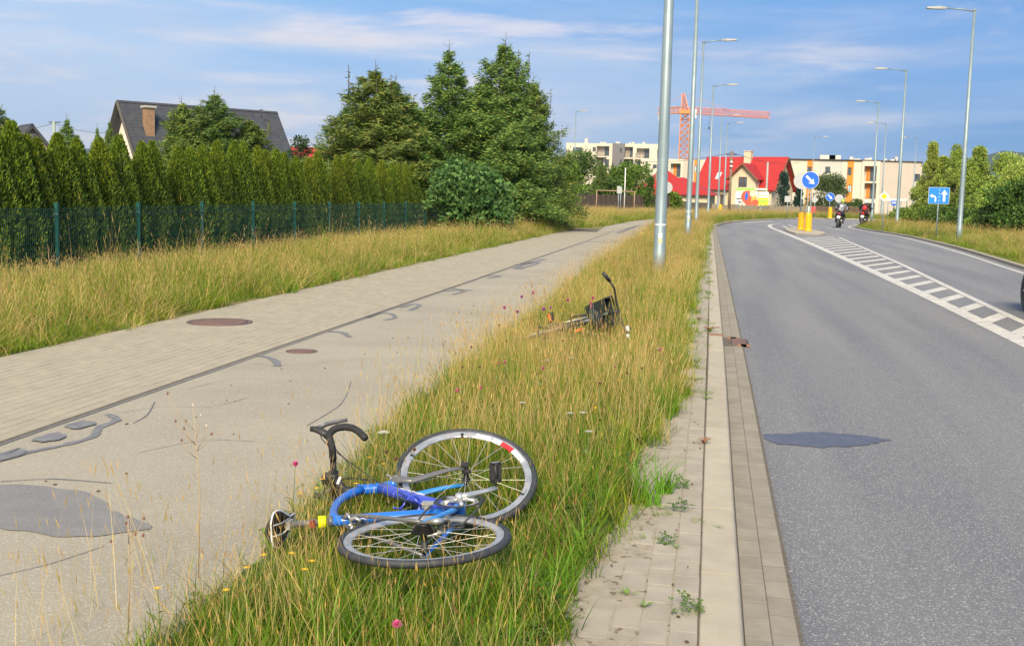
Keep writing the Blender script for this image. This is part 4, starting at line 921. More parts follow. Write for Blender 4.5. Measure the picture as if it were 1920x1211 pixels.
# right-hand side
for px, py, v, rx, lab in ((1751, 264, 92, 1.15, 'poplar at the left end of the row, behind the blue lane sign'), (1770, 292, 90, 1.0, 'lower poplar just right of the leftmost one'), (1796, 268, 88, 1.15, 'poplar directly left of the nearest right-hand lamp post'), (1838, 272, 80, 1.3, 'broad poplar right of the nearest right-hand lamp post'), (1819, 296, 84, .9, 'slim poplar between the two broad ones'), (1893, 288, 78, 1.35, 'round-topped pale poplar below the hill')):
    bt('poplar_tree', px, py, v, rx, G4, 'column' if px != 1893 else 'round', lab, 13000, (.10, .18), 'poplars along the right side of the road', seed=px)
for px, py, v, rx, lab in ((1730, 338, 98, 1.0, 'small tree at the corner of the apartment block'), (1864, 352, 76, 1.5, 'mid green tree below the hill'), (1782, 362, 92, 1.6, 'leafy tree low between the poplars'), (1925, 312, 70, 1.8, 'pale tree at the right edge of the picture')):
    bt('deciduous_tree', px, py, v, rx, G4, 'round', lab, 9000, (.10, .19), None, seed=px, zb=.02)
bt('deciduous_tree', 1916, 345, 62, 1.7, G2, 'round', 'dark green tree at the right edge above the grass', 9000, (.12, .22), seed=51, zb=.0)
bt('deciduous_tree', 1868, 388, 63, 1.3, G3, 'bush', 'dark low shrub at the foot of the dark tree', 3500, (.12, .22), seed=52)
for px, py, v, rx, cols, lab in ((1725, 398, 82, 2.2, G1, 'wide green bush behind the lane sign post'), (1765, 396, 80, 2.0, G2, 'dark green bush left of the nearest right-hand lamp post'), (1696, 399, 88, 1.4, G1, 'low green bush beside the red banner'), (1815, 402, 75, 1.8, G2, 'bush right of the nearest right-hand lamp post'), (1845, 408, 70, 1.3, G1, 'low bush before the poplar trunks')):
    bt('bush', px, py, v, rx, cols, 'bush', lab, 4500, (.12, .24), 'bushes below the poplars', cat='bush', seed=px, trunk=.1)

# ------------------------------------------------------------------ grass
gm = leafmat('grass_blade', rnd=.14, trans=.38, rough=.55)
GRN = [(.115, .23, .010), (.155, .27, .012), (.085, .175, .010), (.20, .30, .016)]
GRY = [(.22, .32, .016), (.32, .37, .026), (.18, .28, .012)]
STR = [(.62, .46, .17), (.70, .55, .25), (.55, .40, .13), (.64, .44, .18)]
RED = [(.38, .20, .08), (.32, .18, .07), (.45, .27, .11)]
def blades(n, h0, h1, w, spread, lean, cols, seed, base_r=.1, seg=3, mixy=None):
    """returns V, F, C of n tapering blades (each seg quads)"""
    rg = np.random.default_rng(seed); a = rg.uniform(0, 6.283, n); rr = base_r * np.sqrt(rg.uniform(0, 1, n)); bx, by = rr * np.cos(a), rr * np.sin(a)
    h = rg.uniform(h0, h1, n); az = rg.uniform(0, 6.283, n); ln = np.abs(rg.normal(0, lean, n)) + .03; cur = rg.uniform(.2, 1.0, n) * spread
    fa = rg.uniform(0, 6.283, n); ww = w * rg.uniform(.7, 1.3, n); t = np.linspace(0, 1, seg + 1); V = np.empty((n, seg + 1, 2, 3))
    for i, s in enumerate(t):
        off = h * (ln * s + cur * s * s); cx = bx + np.cos(az) * off; cy = by + np.sin(az) * off; cz = h * s * (1 - .35 * np.minimum(1, ln + cur) * s)
        hw = ww * (1 - s ** 1.6 * .92) / 2
        V[:, i, 0] = np.stack([cx + np.cos(fa) * hw, cy + np.sin(fa) * hw, cz], 1); V[:, i, 1] = np.stack([cx - np.cos(fa) * hw, cy - np.sin(fa) * hw, cz], 1)
    k = 2 * (seg + 1); Fb = np.array([[2*i, 2*i+1, 2*i+3, 2*i+2] for i in range(seg)]); Fc = (Fb[None] + (np.arange(n) * k)[:, None, None]).reshape(-1, 4)
    C = mixcol(n, cols, .13); C = np.repeat(C, k, 0); return V.reshape(-1, 3), Fc, C, (bx, by, h, az, ln, cur)
def heads(info, size, cols, seed, every=1):
    bx, by, h, az, ln, cur = info; rg = np.random.default_rng(seed); n = len(h); P = []; Cc = []
    off = h * (ln + cur); tx, ty, tz = bx + np.cos(az) * off, by + np.sin(az) * off, h * (1 - .35 * np.minimum(1, ln + cur))
    V = []; Fc = []; q = 0; C = mixcol(n, cols, .12); Co = []
    for i in range(0, n, every):
        L_ = size * rg.uniform(.7, 1.4); d = np.array([math.cos(az[i]) * (ln[i] + cur[i]), math.sin(az[i]) * (ln[i] + cur[i]), 1.]); d /= np.linalg.norm(d)
        b0 = np.array([tx[i], ty[i], tz[i]]) - d * L_ * .3
        for s in range(3):                        # three crossed slender faces
            a = s * 1.05; sd = np.array([math.cos(a), math.sin(a), 0]) * L_ * .042
            V += [b0, b0 + d * L_ * .4 + sd, b0 + d * L_, b0 + d * L_ * .4 - sd]; Fc.append((q, q + 1, q + 2, q + 3)); Co += [C[i]] * 4; q += 4
    return np.array(V), np.array(Fc), np.array(Co)
def tuft(name, parts):
    Vs, Fs, Cs = [], [], []; b = 0
    for V, Fc, C in parts: Vs.append(V); Fs.append(Fc + b); Cs.append(C); b += len(V)
    return bpy.data.objects.new(name, npmesh(name, np.concatenate(Vs), np.concatenate(Fs), gm, np.concatenate(Cs)))
def mk_tuft(name, spec, seed):
    ps = []
    for j, s in enumerate(spec):
        V, Fc, C, info = blades(s['n'], *s['h'], s['w'], s['spread'], s['lean'], s['cols'], seed + j, s.get('r', .13), s.get('seg', 3)); ps.append((V, Fc, C))
        if 'head' in s: ps.append(heads(info, s['head'], s['hc'], seed + 50 + j, s.get('every', 1)))
    return tuft(name, ps)
TC = bpy.data.collections.new('grass_kinds')
kinds = {}
def kind_(name, *a): o = mk_tuft('t%02d_%s' % (len(kinds), name), *a); TC.objects.link(o); kinds[name] = len(kinds)
GRD = [(.040, .095, .008), (.06, .125, .010), (.09, .165, .012)]
kind_('short', [dict(n=70, h=(.05, .16), w=.0045, spread=.5, lean=.25, cols=GRN + GRY[:1])], 100)
kind_('short2', [dict(n=60, h=(.06, .18), w=.004, spread=.6, lean=.3, cols=GRN + GRY + STR[:1])], 110)
kind_('mid', [dict(n=55, h=(.14, .32), w=.0048, spread=.35, lean=.18, cols=GRN + GRY[:2]), dict(n=5, h=(.3, .48), w=.0028, spread=.12, lean=.12, cols=STR, head=.04, hc=STR, every=2)], 120)
kind_('mid2', [dict(n=45, h=(.15, .38), w=.0042, spread=.3, lean=.2, cols=GRY + GRN[:2] + STR[:1]), dict(n=7, h=(.34, .55), w=.0024, spread=.12, lean=.1, cols=STR, head=.045, hc=STR, every=2)], 130)
kind_('straw', [dict(n=34, h=(.12, .36), w=.0038, spread=.3, lean=.2, cols=STR[:2] + GRY + GRN[:1]), dict(n=14, h=(.38, .66), w=.0024, spread=.12, lean=.1, cols=STR, head=.05, hc=STR, every=2)], 140)
kind_('straw2', [dict(n=12, h=(.42, .72), w=.0024, spread=.16, lean=.13, cols=STR + GRY[:1], head=.055, hc=STR, every=2), dict(n=36, h=(.1, .34), w=.004, spread=.3, lean=.2, cols=GRY + GRN + STR[:1])], 150)
kind_('lush', [dict(n=34, h=(.18, .42), w=.0085, spread=.4, lean=.16, cols=[(.11, .24, .015), (.14, .28, .02), (.09, .19, .015), (.18, .30, .03)], r=.08)], 160)
kind_('red', [dict(n=7, h=(.25, .5), w=.0026, spread=.15, lean=.12, cols=RED + GRN[:1], head=.06, hc=RED), dict(n=40, h=(.08, .26), w=.005, spread=.4, lean=.2, cols=GRN + GRY)], 170)
# clover and leafy herbs
def herb(name, seed, n=26, hh=.13, cols=((.07, .15, .025), (.10, .19, .03)), L_=(.018, .034)):
    rg = np.random.default_rng(seed); P = []; D = []; Ls = []
    for i in range(n):
        a = rg.uniform(0, 6.28); r = .12 * math.sqrt(rg.uniform()); z = hh * rg.uniform(.3, 1)
        for k in range(3): b_ = a + k * 2.09; P.append((r * math.cos(a), r * math.sin(a), z)); D.append((math.cos(b_), math.sin(b_), .2)); Ls.append(rg.uniform(*L_))
    P, D, Ls = np.array(P), np.array(D), np.array(Ls); C = mixcol(len(P), cols, .12); S = unit(np.cross(unit(D), np.array([0, 0, 1.]))); D = unit(D)
    V = np.stack([P, P + D * Ls[:, None] * .6 + S * Ls[:, None] * .4, P + D * Ls[:, None], P + D * Ls[:, None] * .6 - S * Ls[:, None] * .4], 1).reshape(-1, 3)
    return (V, np.arange(len(V)).reshape(-1, 4), np.repeat(C, 4, 0))
o = tuft('t%02d_clover' % len(kinds), [herb('c', 1)]); TC.objects.link(o); kinds['clover'] = len(kinds)
kind_('dead', [dict(n=70, h=(.04, .15), w=.0035, spread=.8, lean=.6, cols=STR + RED)], 178)
kind_('deep', [dict(n=60, h=(.1, .26), w=.005, spread=.45, lean=.22, cols=GRD + GRN[:1]), dict(n=8, h=(.2, .38), w=.0028, spread=.2, lean=.15, cols=STR)], 175)
V, Fc, C, info = blades(7, .12, .26, .002, .2, .15, GRN, 210, .1); hp = heads(info, .022, [(.75, .42, .01), (.80, .50, .02)], 211)
o = tuft('t%02d_yellow' % len(kinds), [(V, Fc, C), (hp[0] + RNG.normal(0, .002, hp[0].shape), hp[1], hp[2]), herb('y', 3, 12, .1)]); TC.objects.link(o); kinds['yellow'] = len(kinds)
kind_('long', [dict(n=52, h=(.3, .66), w=.006, spread=.45, lean=.2, cols=GRN + GRY), dict(n=9, h=(.5, .85), w=.003, spread=.16, lean=.12, cols=STR, head=.06, hc=STR, every=2)], 180)
kind_('longstraw', [dict(n=44, h=(.2, .55), w=.0045, spread=.4, lean=.24, cols=STR[:2] + GRY + GRN[:1]), dict(n=14, h=(.4, .74), w=.003, spread=.18, lean=.14, cols=STR, head=.065, hc=STR, every=2)], 190)
def scatter(name, P, kind_idx, scale, label, tilt=.08, mt=None):
    """one object of grass: tufts stood on its points by geometry nodes"""
    n = len(P); me = bpy.data.meshes.new(name); me.vertices.add(n); me.vertices.foreach_set('co', np.asarray(P, np.float32).ravel())
    a = me.attributes.new('rot', 'FLOAT_VECTOR', 'POINT'); r = np.stack([RNG.normal(0, tilt, n), RNG.normal(0, tilt, n), RNG.uniform(0, 6.283, n)], 1).astype(np.float32); a.data.foreach_set('vector', r.ravel())
    a = me.attributes.new('scl', 'FLOAT_VECTOR', 'POINT'); s = np.asarray(scale, np.float32); s = s if s.ndim == 2 else np.stack([s, s, s], 1); a.data.foreach_set('vector', np.ascontiguousarray(s).ravel())
    a = me.attributes.new('kid', 'INT', 'POINT'); a.data.foreach_set('value', np.asarray(kind_idx, np.int32))
    o = bpy.data.objects.new(name, me); link(o); tag(o, label, None, None, 'stuff'); o['category'] = 'grass'
    ng = bpy.data.node_groups.new(name, 'GeometryNodeTree'); ng.interface.new_socket('Geometry', in_out='INPUT', socket_type='NodeSocketGeometry'); ng.interface.new_socket('Geometry', in_out='OUTPUT', socket_type='NodeSocketGeometry')
    nn = ng.nodes.new; ln = ng.links.new; gi = nn('NodeGroupInput'); go = nn('NodeGroupOutput'); ip_ = nn('GeometryNodeInstanceOnPoints'); ci = nn('GeometryNodeCollectionInfo')
    ci.inputs['Collection'].default_value = TC; ci.inputs['Separate Children'].default_value = True; ci.inputs['Reset Children'].default_value = True
    def na(nm, ty):
        q = nn('GeometryNodeInputNamedAttribute'); q.data_type = ty; q.inputs['Name'].default_value = nm; return q.outputs[0]
    ln(gi.outputs[0], ip_.inputs['Points']); ln(ci.outputs[0], ip_.inputs['Instance']); ip_.inputs['Pick Instance'].default_value = True
    ln(na('kid', 'INT'), ip_.inputs['Instance Index']); ln(na('rot', 'FLOAT_VECTOR'), ip_.inputs['Rotation']); ln(na('scl', 'FLOAT_VECTOR'), ip_.inputs['Scale']); ln(ip_.outputs[0], go.inputs[0])
    md = o.modifiers.new('tufts', 'NODES'); md.node_group = ng; return o
def vnoise(x, y, s, seed=0):
    """smooth value noise in 0..1"""
    rg = np.random.default_rng(seed); T = rg.uniform(0, 1, (64, 64)); X, Y = x / s, y / s; i, j = np.floor(X).astype(int), np.floor(Y).astype(int); fx, fy = X - i, Y - j
    fx, fy = fx * fx * (3 - 2 * fx), fy * fy * (3 - 2 * fy); g_ = lambda a, b: T[a % 64, b % 64]
    return (g_(i, j) * (1 - fx) + g_(i + 1, j) * fx) * (1 - fy) + (g_(i, j + 1) * (1 - fx) + g_(i + 1, j + 1) * fx) * fy
def field(u0, u1, v0, v1, dens, edge=None, keep=None):
    n = int((u1 - u0) * (v1 - v0) * dens); u = RNG.uniform(u0, u1, n); v = RNG.uniform(v0, v1, n); P = np.stack([u, v, 0 * u], 1)
    c = (P - np.array([0, 0, H])) @ BAS; ok = c[:, 2] > 1.2; px = CX + F * c[:, 0] / np.maximum(c[:, 2], .1); py = CY - F * c[:, 1] / np.maximum(c[:, 2], .1); k = 60 + 1500 / np.maximum(c[:, 2], 1)
    ok &= (px > -k) & (px < 1920 + k) & (py < 1211 + k * 1.5)
    if keep is not None: ok &= keep(u, v)
    return u[ok], v[ok]
def pick(probs_list, n):
    """probs_list: (name, weight array)"""
    W = np.stack([np.broadcast_to(w_, n) for _, w_ in probs_list], 1).astype(float); W = np.maximum(W, 0); W /= W.sum(1, keepdims=True); cdf = np.cumsum(W, 1); r = RNG.uniform(0, 1, (n, 1))
    k = np.minimum((r > cdf).sum(1), len(probs_list) - 1); return np.array([kinds[a] for a, _ in probs_list])[k]
def vl_edge(v): return np.interp(v, [2, 3.4, 4.3, 5.2, 7.3, 12, 24, 40, 53, 68, 78, 90], [-1.62, -1.72, -1.80, -1.86, -1.98, -2.02, -2.3, -2.55, -2.75, -2.9, -2.5, -1.2])
def vr_edge(v): return np.interp(v, [2, 3.2, 4.2, 5.2, 6.5, 9, 12, 26, 56, 63], [-.34, -.40, -.50, -.33, -.34, -.22, -.24, -.18, -.13, -.1])
def rag(u, v, s=.35, a=.12, seed=1): return (vnoise(u * 0 + 5, v, s, seed) - .5) * 2 * a
def bikezone(u, v):            # flattened where the road bike lies
    return np.clip(1 - ((u + 1.03) / .56) ** 2 - ((v - 4.55) / .95) ** 2, 0, 1)
allP = []
# near verge
for v0, v1, dens in ((2.6, 6, 190), (6, 9, 150), (9, 14, 105), (14, 24, 62), (24, 40, 34), (40, 66, 20)):
    u, v = field(-3.1, .1, v0, v1, dens, keep=lambda u, v: (u > vl_edge(v) + rag(u, v, .3, .10, 3)) & (u < vr_edge(v) + rag(u, v, .25, .07, 4)))
    n = len(u); e_l = np.clip(1 - (u - vl_edge(v)) / .45, 0, 1); e_r = np.clip(1 - (vr_edge(v) - u) / .25, 0, 1); bz2 = np.clip(1.35 - ((u + 1.15) / .75) ** 2 - ((v - 11.2) / 1.25) ** 2, 0, 1); n1 = vnoise(u, v, .55, 11); n2 = vnoise(u, v, 1.1, 12); n3 = vnoise(u, v, .8, 13); far = np.clip((v - 5.5) / 3, 0, 1)
    near = 1 - far; bz_ = bikezone(u, v)
    ks = pick([('deep', 3.2 * near * (.4 + n2) + .35), ('short', .8 + 1.0 * near + 2 * e_r + 3 * bz_), ('short2', .9 + 2 * bz_), ('mid', (1.0 + 2.4 * (n1 > .5)) * (1 - bz_)), ('dead', .04 + 9 * np.clip(1 - ((u + .66) / .22) ** 2 - ((v - 4.62) / .22) ** 2, 0, 1) + 1.2 * (n2 > .82)), ('mid2', (.7 + 1.0 * n2) * (1 - bz_ * .95)), ('straw', (.08 + 2.2 * far * (n3 > .58) + .6 * e_l) * (1 - bz_)), ('straw2', (.06 + .5 * far * n3 + .8 * e_l * far) * (1 - bz_)), ('lush', (.10 + 1.2 * (n1 > .66) + .9 * near * (n3 > .62)) * (1 - bz_)), ('red', .10 + .7 * (n2 > .7) * far), ('clover', .9 * near + .1), ('yellow', .10 + .32 * (n3 > .55) * (u < -.9))], n)
    hs_ = (.64 + .26 * vnoise(u, v, .9, 14) + .12 * far) * (1 - .32 * e_r) * (1 - .35 * e_l * near) * (1 - .45 * bz_) * (1 - .34 * bz2) * RNG.uniform(.72, 1.35, n); sx = .95 + .02 * np.clip(v - 6, 0, 60)
    allP.append((np.stack([u, v, 0 * u], 1), ks, np.stack([sx, sx, hs_ * (1 + .0 * v)], 1)))
# tall thin straw leaning over the edge of the cycle path, sparse
u, v = field(-2.6, -1.4, 2.5, 30, 22, keep=lambda u, v: (u > vl_edge(v) - .18 - .35 * (v < 4.2)) & (u < vl_edge(v) + .3)); n = len(u)
kind_('wisps', [dict(n=5, h=(.35, .72), w=.0022, spread=.12, lean=.12, cols=STR, head=.05, hc=STR)], 260); kind_('wisp', [dict(n=2, h=(.3, .62), w=.0022, spread=.1, lean=.12, cols=STR, head=.045, hc=STR), dict(n=4, h=(.05, .14), w=.003, spread=.5, lean=.3, cols=GRY + STR)], 270)
s_ = RNG.uniform(.6, 1.0, n); allP.append((np.stack([u, v, 0 * u], 1), np.where(RNG.uniform(size=n) < .5, kinds['wisps'], kinds['wisp']), np.stack([s_, s_, s_], 1)))
P, K, S = [np.concatenate([a[i] for a in allP]) for i in range(3)]
scatter('verge_grass', P, K, S, 'long green and straw-coloured grass of the verge between cycle path and road')
# small weeds on the paver strip and in the joints
u, v = field(-.5, .03, 3, 40, 16, keep=lambda u, v: (u > vr_edge(v)) & (vnoise(u, v, .5, 31) > .5)); u2, v2 = field(-.02, .05, 3, 50, 60, keep=lambda u, v: (np.abs(u - .015) < .02) & (vnoise(u * 0, v, .6, 33) > .52)); u3, v3 = field(.4, .47, 8, 40, 9)
u, v = np.r_[u, u2, u3], np.r_[v, v2, v3]; n = len(u); z = np.where(u > .2, -.115, 0.); s_ = RNG.uniform(.3, .75, n)
scatter('joint_weeds', np.stack([u, v, z], 1), pick([('short', 1.), ('short2', 1.), ('clover', .5)], n), np.stack([s_ * .8, s_ * .8, s_ * .55], 1), 'small weeds growing in the joints behind the kerb', .3)
# grass strip left of the footway
allP = []
for v0, v1, dens in ((6, 16, 46), (16, 26, 34), (26, 50, 22)):
    u, v = field(-11.2, -6.0, v0, v1, dens, keep=lambda u, v: (u < -6.2 + rag(u, v, .5, .14, 5)))
    n = len(u); e = np.clip(1 - (-6.15 - u) / .8, 0, 1); n1 = vnoise(u, v, 1.3, 21); n2 = vnoise(u, v, 2.2, 22)
    ks = pick([('long', (1.0 + 2.6 * (n2 > .5)) * (1 - e * .7)), ('longstraw', .5 + 2.4 * (n1 > .5)), ('mid2', 1.0), ('mid', .7 * (1 + e)), ('straw2', 1.1), ('lush', .2 + 1.2 * (n2 > .6)), ('short', 1.5 * e), ('red', .25 + .6 * e)], n)
    hs_ = (.52 + .26 * vnoise(u, v, 1.0, 24)) * (1 - .45 * e) * (1 - .35 * np.clip((-8.4 - u) / 1.5, 0, 1)) * RNG.uniform(.7, 1.5, n); sx = 1.25 + .015 * (v - 6); hs_ = hs_ * np.where(RNG.uniform(size=n) < .05, RNG.uniform(1.3, 1.9, n), 1)
    allP.append((np.stack([u, v, 0 * u], 1), ks, np.stack([sx, sx, hs_], 1)))
P, K, S = [np.concatenate([a[i] for a in allP]) for i in range(3)]
scatter('fence_side_grass', P, K, S, 'tall yellow-green grass between the brick footway and the green fence')
# meadow beyond, left of the path bend
u, v = field(-22, .0, 50, 98, 9, keep=lambda u, v: (u < np.interp(v, [50, 56, 68, 78, 92, 98], [-6.4, -5.5, -5.0, -4.0, -2.8, -2.4])) | ((u > np.interp(v, [56, 68, 78, 92], [-2.8, -2.9, -2.5, -1.2])) & (v > 64) & (u < np.interp(v, [66, 74, 80, 88, 98], [-.1, .6, 1.4, 3.3, 6.2]))))
u2, v2 = field(-3, 7, 64, 101, 12, keep=lambda u, v: (u < np.interp(v, [63, 68, 74, 80, 88, 101], [-.2, .05, .6, 1.3, 3.2, 7.4])) & (u > np.interp(v, [62, 68, 78, 92], [-2.8, -2.9, -2.5, -1.0])))
u, v = np.r_[u, u2], np.r_[v, v2]; n = len(u); n1 = vnoise(u, v, 3.5, 25); n2 = vnoise(u, v, 5, 26); sx = np.full(n, 2.6)
ks = pick([('longstraw', .5 + 2.5 * (n1 > .5)), ('mid2', 1.0), ('long', .6 + 1.5 * (n2 > .55)), ('red', 1.0 * (n1 > .62)), ('mid', .8)], n)
allu, allv = [u], [v]
scatter('meadow_grass', np.stack([u, v, np.array([gz(q) for q in v])], 1), ks, np.stack([sx, sx, RNG.uniform(.7, 1.15, n)], 1), 'tall yellow meadow grass beyond the bend of the path')
# beyond the junction
u, v = field(6, 70, 105, 128, 3.2, keep=lambda u, v: v > np.interp(u, [6, 8, 11.5, 20, 60], [101, 103, 108.5, 111.5, 114])); u2, v2 = field(-25, 8, 97, 122, 3.0); u, v = np.r_[u, u2], np.r_[v, v2]; n = len(u)
keep_ = (u < 6) | (v > 104); keep_ &= ~((v < 102) & (u > np.interp(v, [90, 101], [3.5, 7]) - .4)); u, v = u[keep_], v[keep_]; n = len(u)
scatter('far_verge_grass', np.stack([u, v, np.array([gz(q) for q in v])], 1), pick([('mid2', 1.), ('mid', 1.), ('long', .6), ('longstraw', .5)], n), np.stack([np.full(n, 4.), np.full(n, 4.), RNG.uniform(.6, 1.1, n)], 1), 'rough grass strip along the far side of the junction')
# right of the carriageway
allP = []
for v0, v1, dens in ((22, 50, 15), (50, 100, 9)):
    u, v = field(7.6, 32, v0, v1, dens, keep=lambda u, v: (u > np.interp(v, [q[1] for q in RKs if q[1] < 102], [q[0] for q in RKs if q[1] < 102]) + .3) & (u < 14 + .22 * v)); n = len(u); n1 = vnoise(u, v, 2.6, 27); n2 = vnoise(u, v, 4, 28)
    e = np.clip(1 - (u - np.interp(v, [q[1] for q in RKs if q[1] < 102], [q[0] for q in RKs if q[1] < 102]) - .3) / 1.2, 0, 1)
    ks = pick([('mid', 1.6), ('mid2', 1.5), ('short', 1 + 2 * e), ('red', .4 + 2.0 * (n1 > .6)), ('long', .5 * (n2 > .5)), ('longstraw', .25 + .6 * (n2 > .6)), ('lush', .25)], n)
    allP.append((np.stack([u, v, 0 * u - .02], 1), ks, np.stack([np.full(n, 1.9 if v0 < 40 else 2.6)] * 2 + [(.62 + .3 * n1) * (1 - .45 * e) * RNG.uniform(.7, 1.4, n)], 1)))
P, K, S = [np.concatenate([a[i] for a in allP]) for i in range(3)]
scatter('roadside_grass', P, K, S, 'green and reddish grass on the right side of the carriageway')

# single larger plants -------------------------------------------------
stemg = material('plant_stem', (.13, .17, .05), .8); stemb = material('dry_stem', (.42, .30, .17), .9)
def petal_head(b, c, r, n=16, rows=3, seed=0, up=.5):
    rg = random.Random(seed); c = Vector(c)
    for j in range(rows):
        for k in range(n):
            a = 6.283 * (k + .5 * j) / n; el = .1 + up * j / rows * 1.6; d = Vector((math.cos(a) * math.cos(el), math.sin(a) * math.cos(el), math.sin(el))); s_ = d.cross(Vector((0, 0, 1))).normalized() * r * .13
            L_ = r * rg.uniform(.85, 1.1); b.add([c, c + d * L_ * .7 + s_, c + d * L_, c + d * L_ * .7 - s_], [(0, 1, 2, 3)])
def flower(name, u, v, h, r, colm, label, cat, group=None, z0=0., bend=.05, leaves=4, head='ball'):
    t = empty(name, (u, v, z0), random.uniform(0, 6), label, cat, group); b = MB(); tip = Vector((bend * h, 0, h)); b.tube([(0, 0, 0), (bend * h * .3, 0, h * .5), tip], [.0022, .0018, .0015], 5)
    for k in range(leaves):
        a = k * 2.4; z = h * (.15 + .6 * k / leaves); L_ = .05 + .04 * (1 - k / leaves); d = Vector((math.cos(a), math.sin(a), .5)).normalized(); s_ = Vector((-math.sin(a), math.cos(a), 0)) * L_ * .14; c = Vector((bend * h * .3 * z / h, 0, z))
        b.add([c, c + d * L_ * .5 + s_, c + d * L_, c + d * L_ * .5 - s_], [(0, 1, 2, 3)])
    if head == 'umbel':
        for k in range(16):
            a = k * 2.4; q = r * math.sqrt((k + .5) / 16); b.tube([tip - Vector((0, 0, r)), tip + Vector((q * math.cos(a), q * math.sin(a), .008 - q * .2))], .0006, 3, caps=False)
    b.build('stem', stemg, t); b = MB()
    if head == 'ball': petal_head(b, tip, r, 14, 4, int(u * 100), .9); b.lathe([(0, -r * .5), (r * .42, -r * .25), (r * .38, .0), (0, r * .1)], tuple(tip), seg=8)
    elif head == 'umbel':
        for k in range(16):
            a = k * 2.4; q = r * math.sqrt((k + .5) / 16); c = tip + Vector((q * math.cos(a), q * math.sin(a), .01 - q * .2)); petal_head(b, c + Vector((0, 0, .002)), r * .40, 6, 1, k, 0); pass
    else: petal_head(b, tip, r, 9, 1, 1, .3); b.lathe([(r * .3, 0), (r * .2, r * .18), (0, r * .2)], tuple(tip), seg=8)
    b.build('flower_head', colm, t)
    if False:
        b = MB()
        for k in range(leaves):
            a = k * 2.4; z = h * (.15 + .6 * k / leaves); L_ = .05 + .04 * (1 - k / leaves); d = Vector((math.cos(a), math.sin(a), .5)).normalized(); s_ = Vector((-math.sin(a), math.cos(a), 0)) * L_ * .14; c = Vector((bend * h * .3 * z / h, 0, z))
            b.add([c, c + d * L_ * .5 + s_, c + d * L_, c + d * L_ * .5 - s_], [(0, 1, 2, 3)])
        b.build('leaf', stemg, t)
    return t
pink = material('pink_petal', (.62, .10, .26), .6); purple = material('purple_petal', (.42, .08, .34), .6); white = material('white_petal', (.78, .76, .70), .6); yel = material('yellow_petal', (.80, .44, .01), .6); brownh = material('seed_brown', (.24, .12, .07), .9)
def fl(px, py, z, *a, **k): u, v = g(px, py, z); return flower(a[0], u, v, z, *a[1:], **k)
P_ = 'knapweed flowers around the second bicycle'
for i, (px, py, w_) in enumerate([(1003, 550, 'highest pink knapweed above the left wheel of the second bicycle'), (982, 557, 'pink knapweed left of the highest one by the second bicycle'), (1068, 564, 'single pink knapweed just left of the basket'), (969, 586, 'knapweed low by the path edge, before the second bicycle'), (952, 578, 'leftmost knapweed standing out against the cycle path'), (1014, 580, 'pink knapweed before the frame of the second bicycle'), (1103, 569, 'left pink flower in front of the basket'), (1108, 577, 'lower pink flower in front of the basket'), (1118, 560, 'upper pink flower in front of the basket'), (1028, 578, 'small pink bud right of the pedal of the second bicycle')]): fl(px, py, .52 + .05 * (i % 3), 'knapweed', .022, purple if i % 2 else pink, w_, 'flower', P_)
for px, py, w_, r in ((897, 727, 'pink clover left of the verge middle, above the front wheel', .02), (853, 733, 'faded pink clover at the path edge above the front wheel', .02), (950, 680, 'pink knapweed on the verge halfway between the bicycles', .018), (932, 682, 'small pink flower left of the knapweed halfway between the bicycles', .014), (1016, 692, 'bright pink knapweed in the middle of the verge', .02), (1236, 656, 'pink flower near the paver strip', .02), (753, 1173, 'pink clover in the grass at the bottom of the picture', .018), (549, 870, 'pink clover at the path edge left of the blue frame', .02), (1150, 687, 'small pink bloom in the straw right of the middle', .014)): fl(px, py, .3, 'clover_flower', r, pink, w_, 'flower')
for px, py, w_ in ((981, 758, 'white yarrow head nearest the camera in the middle of the verge'), (1070, 672, 'white flower below the second bicycle'), (1237, 655, 'white flower beside the pink one near the pavers'), (1022, 677, 'small white flower left of the brighter white one'), (1090, 775, 'white flower in the green grass right of the front wheel'), (1068, 778, 'small white flower left of the one right of the front wheel'), (715, 812, 'flat white flower against the cycle path above the blue frame'), (1100, 812, 'white bloom low in the verge right of the front wheel')): fl(px, py, .3, 'yarrow', .020 if px != 715 else .030, white, w_, 'flower', head='umbel')
for px, py, w_ in ((925, 700, 'orange-yellow flower in the upper verge'), (598, 915, 'yellow flower nearest the top tube'), (566, 925, 'yellow flower left of the handlebar drop'), (690, 858, 'yellow flower under the tip of the upper handlebar drop'), (722, 870, 'yellow flower beside the brake caliper'), (670, 905, 'yellow flower behind the top tube'), (608, 898, 'yellow flower below the handlebar'), (458, 1062, 'yellow flower low at the path edge'), (500, 1040, 'yellow flower before the saddle'), (545, 1035, 'yellow flower cluster right of the saddle'), (580, 1052, 'yellow flower between saddle and lower wheel'), (300, 1100, 'yellow flower at the bottom path edge'), (430, 1105, 'yellow flower in the lower left grass'), (570, 1065, 'yellow bloom below the yellow reflector')): fl(px, py, .22, 'trefoil', .016, yel, w_, 'flower', head='daisy')
for k, (px, py) in enumerate([(885, 652), (905, 690), (950, 640), (1048, 628), (870, 690), (1005, 700), (940, 610), (1060, 640), (1170, 700), (1205, 690), (1160, 590), (1230, 600), (1128, 720), (1250, 470), (1120, 470), (1135, 465), (1090, 475), (750, 860), (770, 845), (730, 850)]): fl(px, py, .42, 'burnet', .013, brownh, 'brown seed head rising above the grass of the verge', 'flower', 'brown seed heads in the verge', leaves=2)
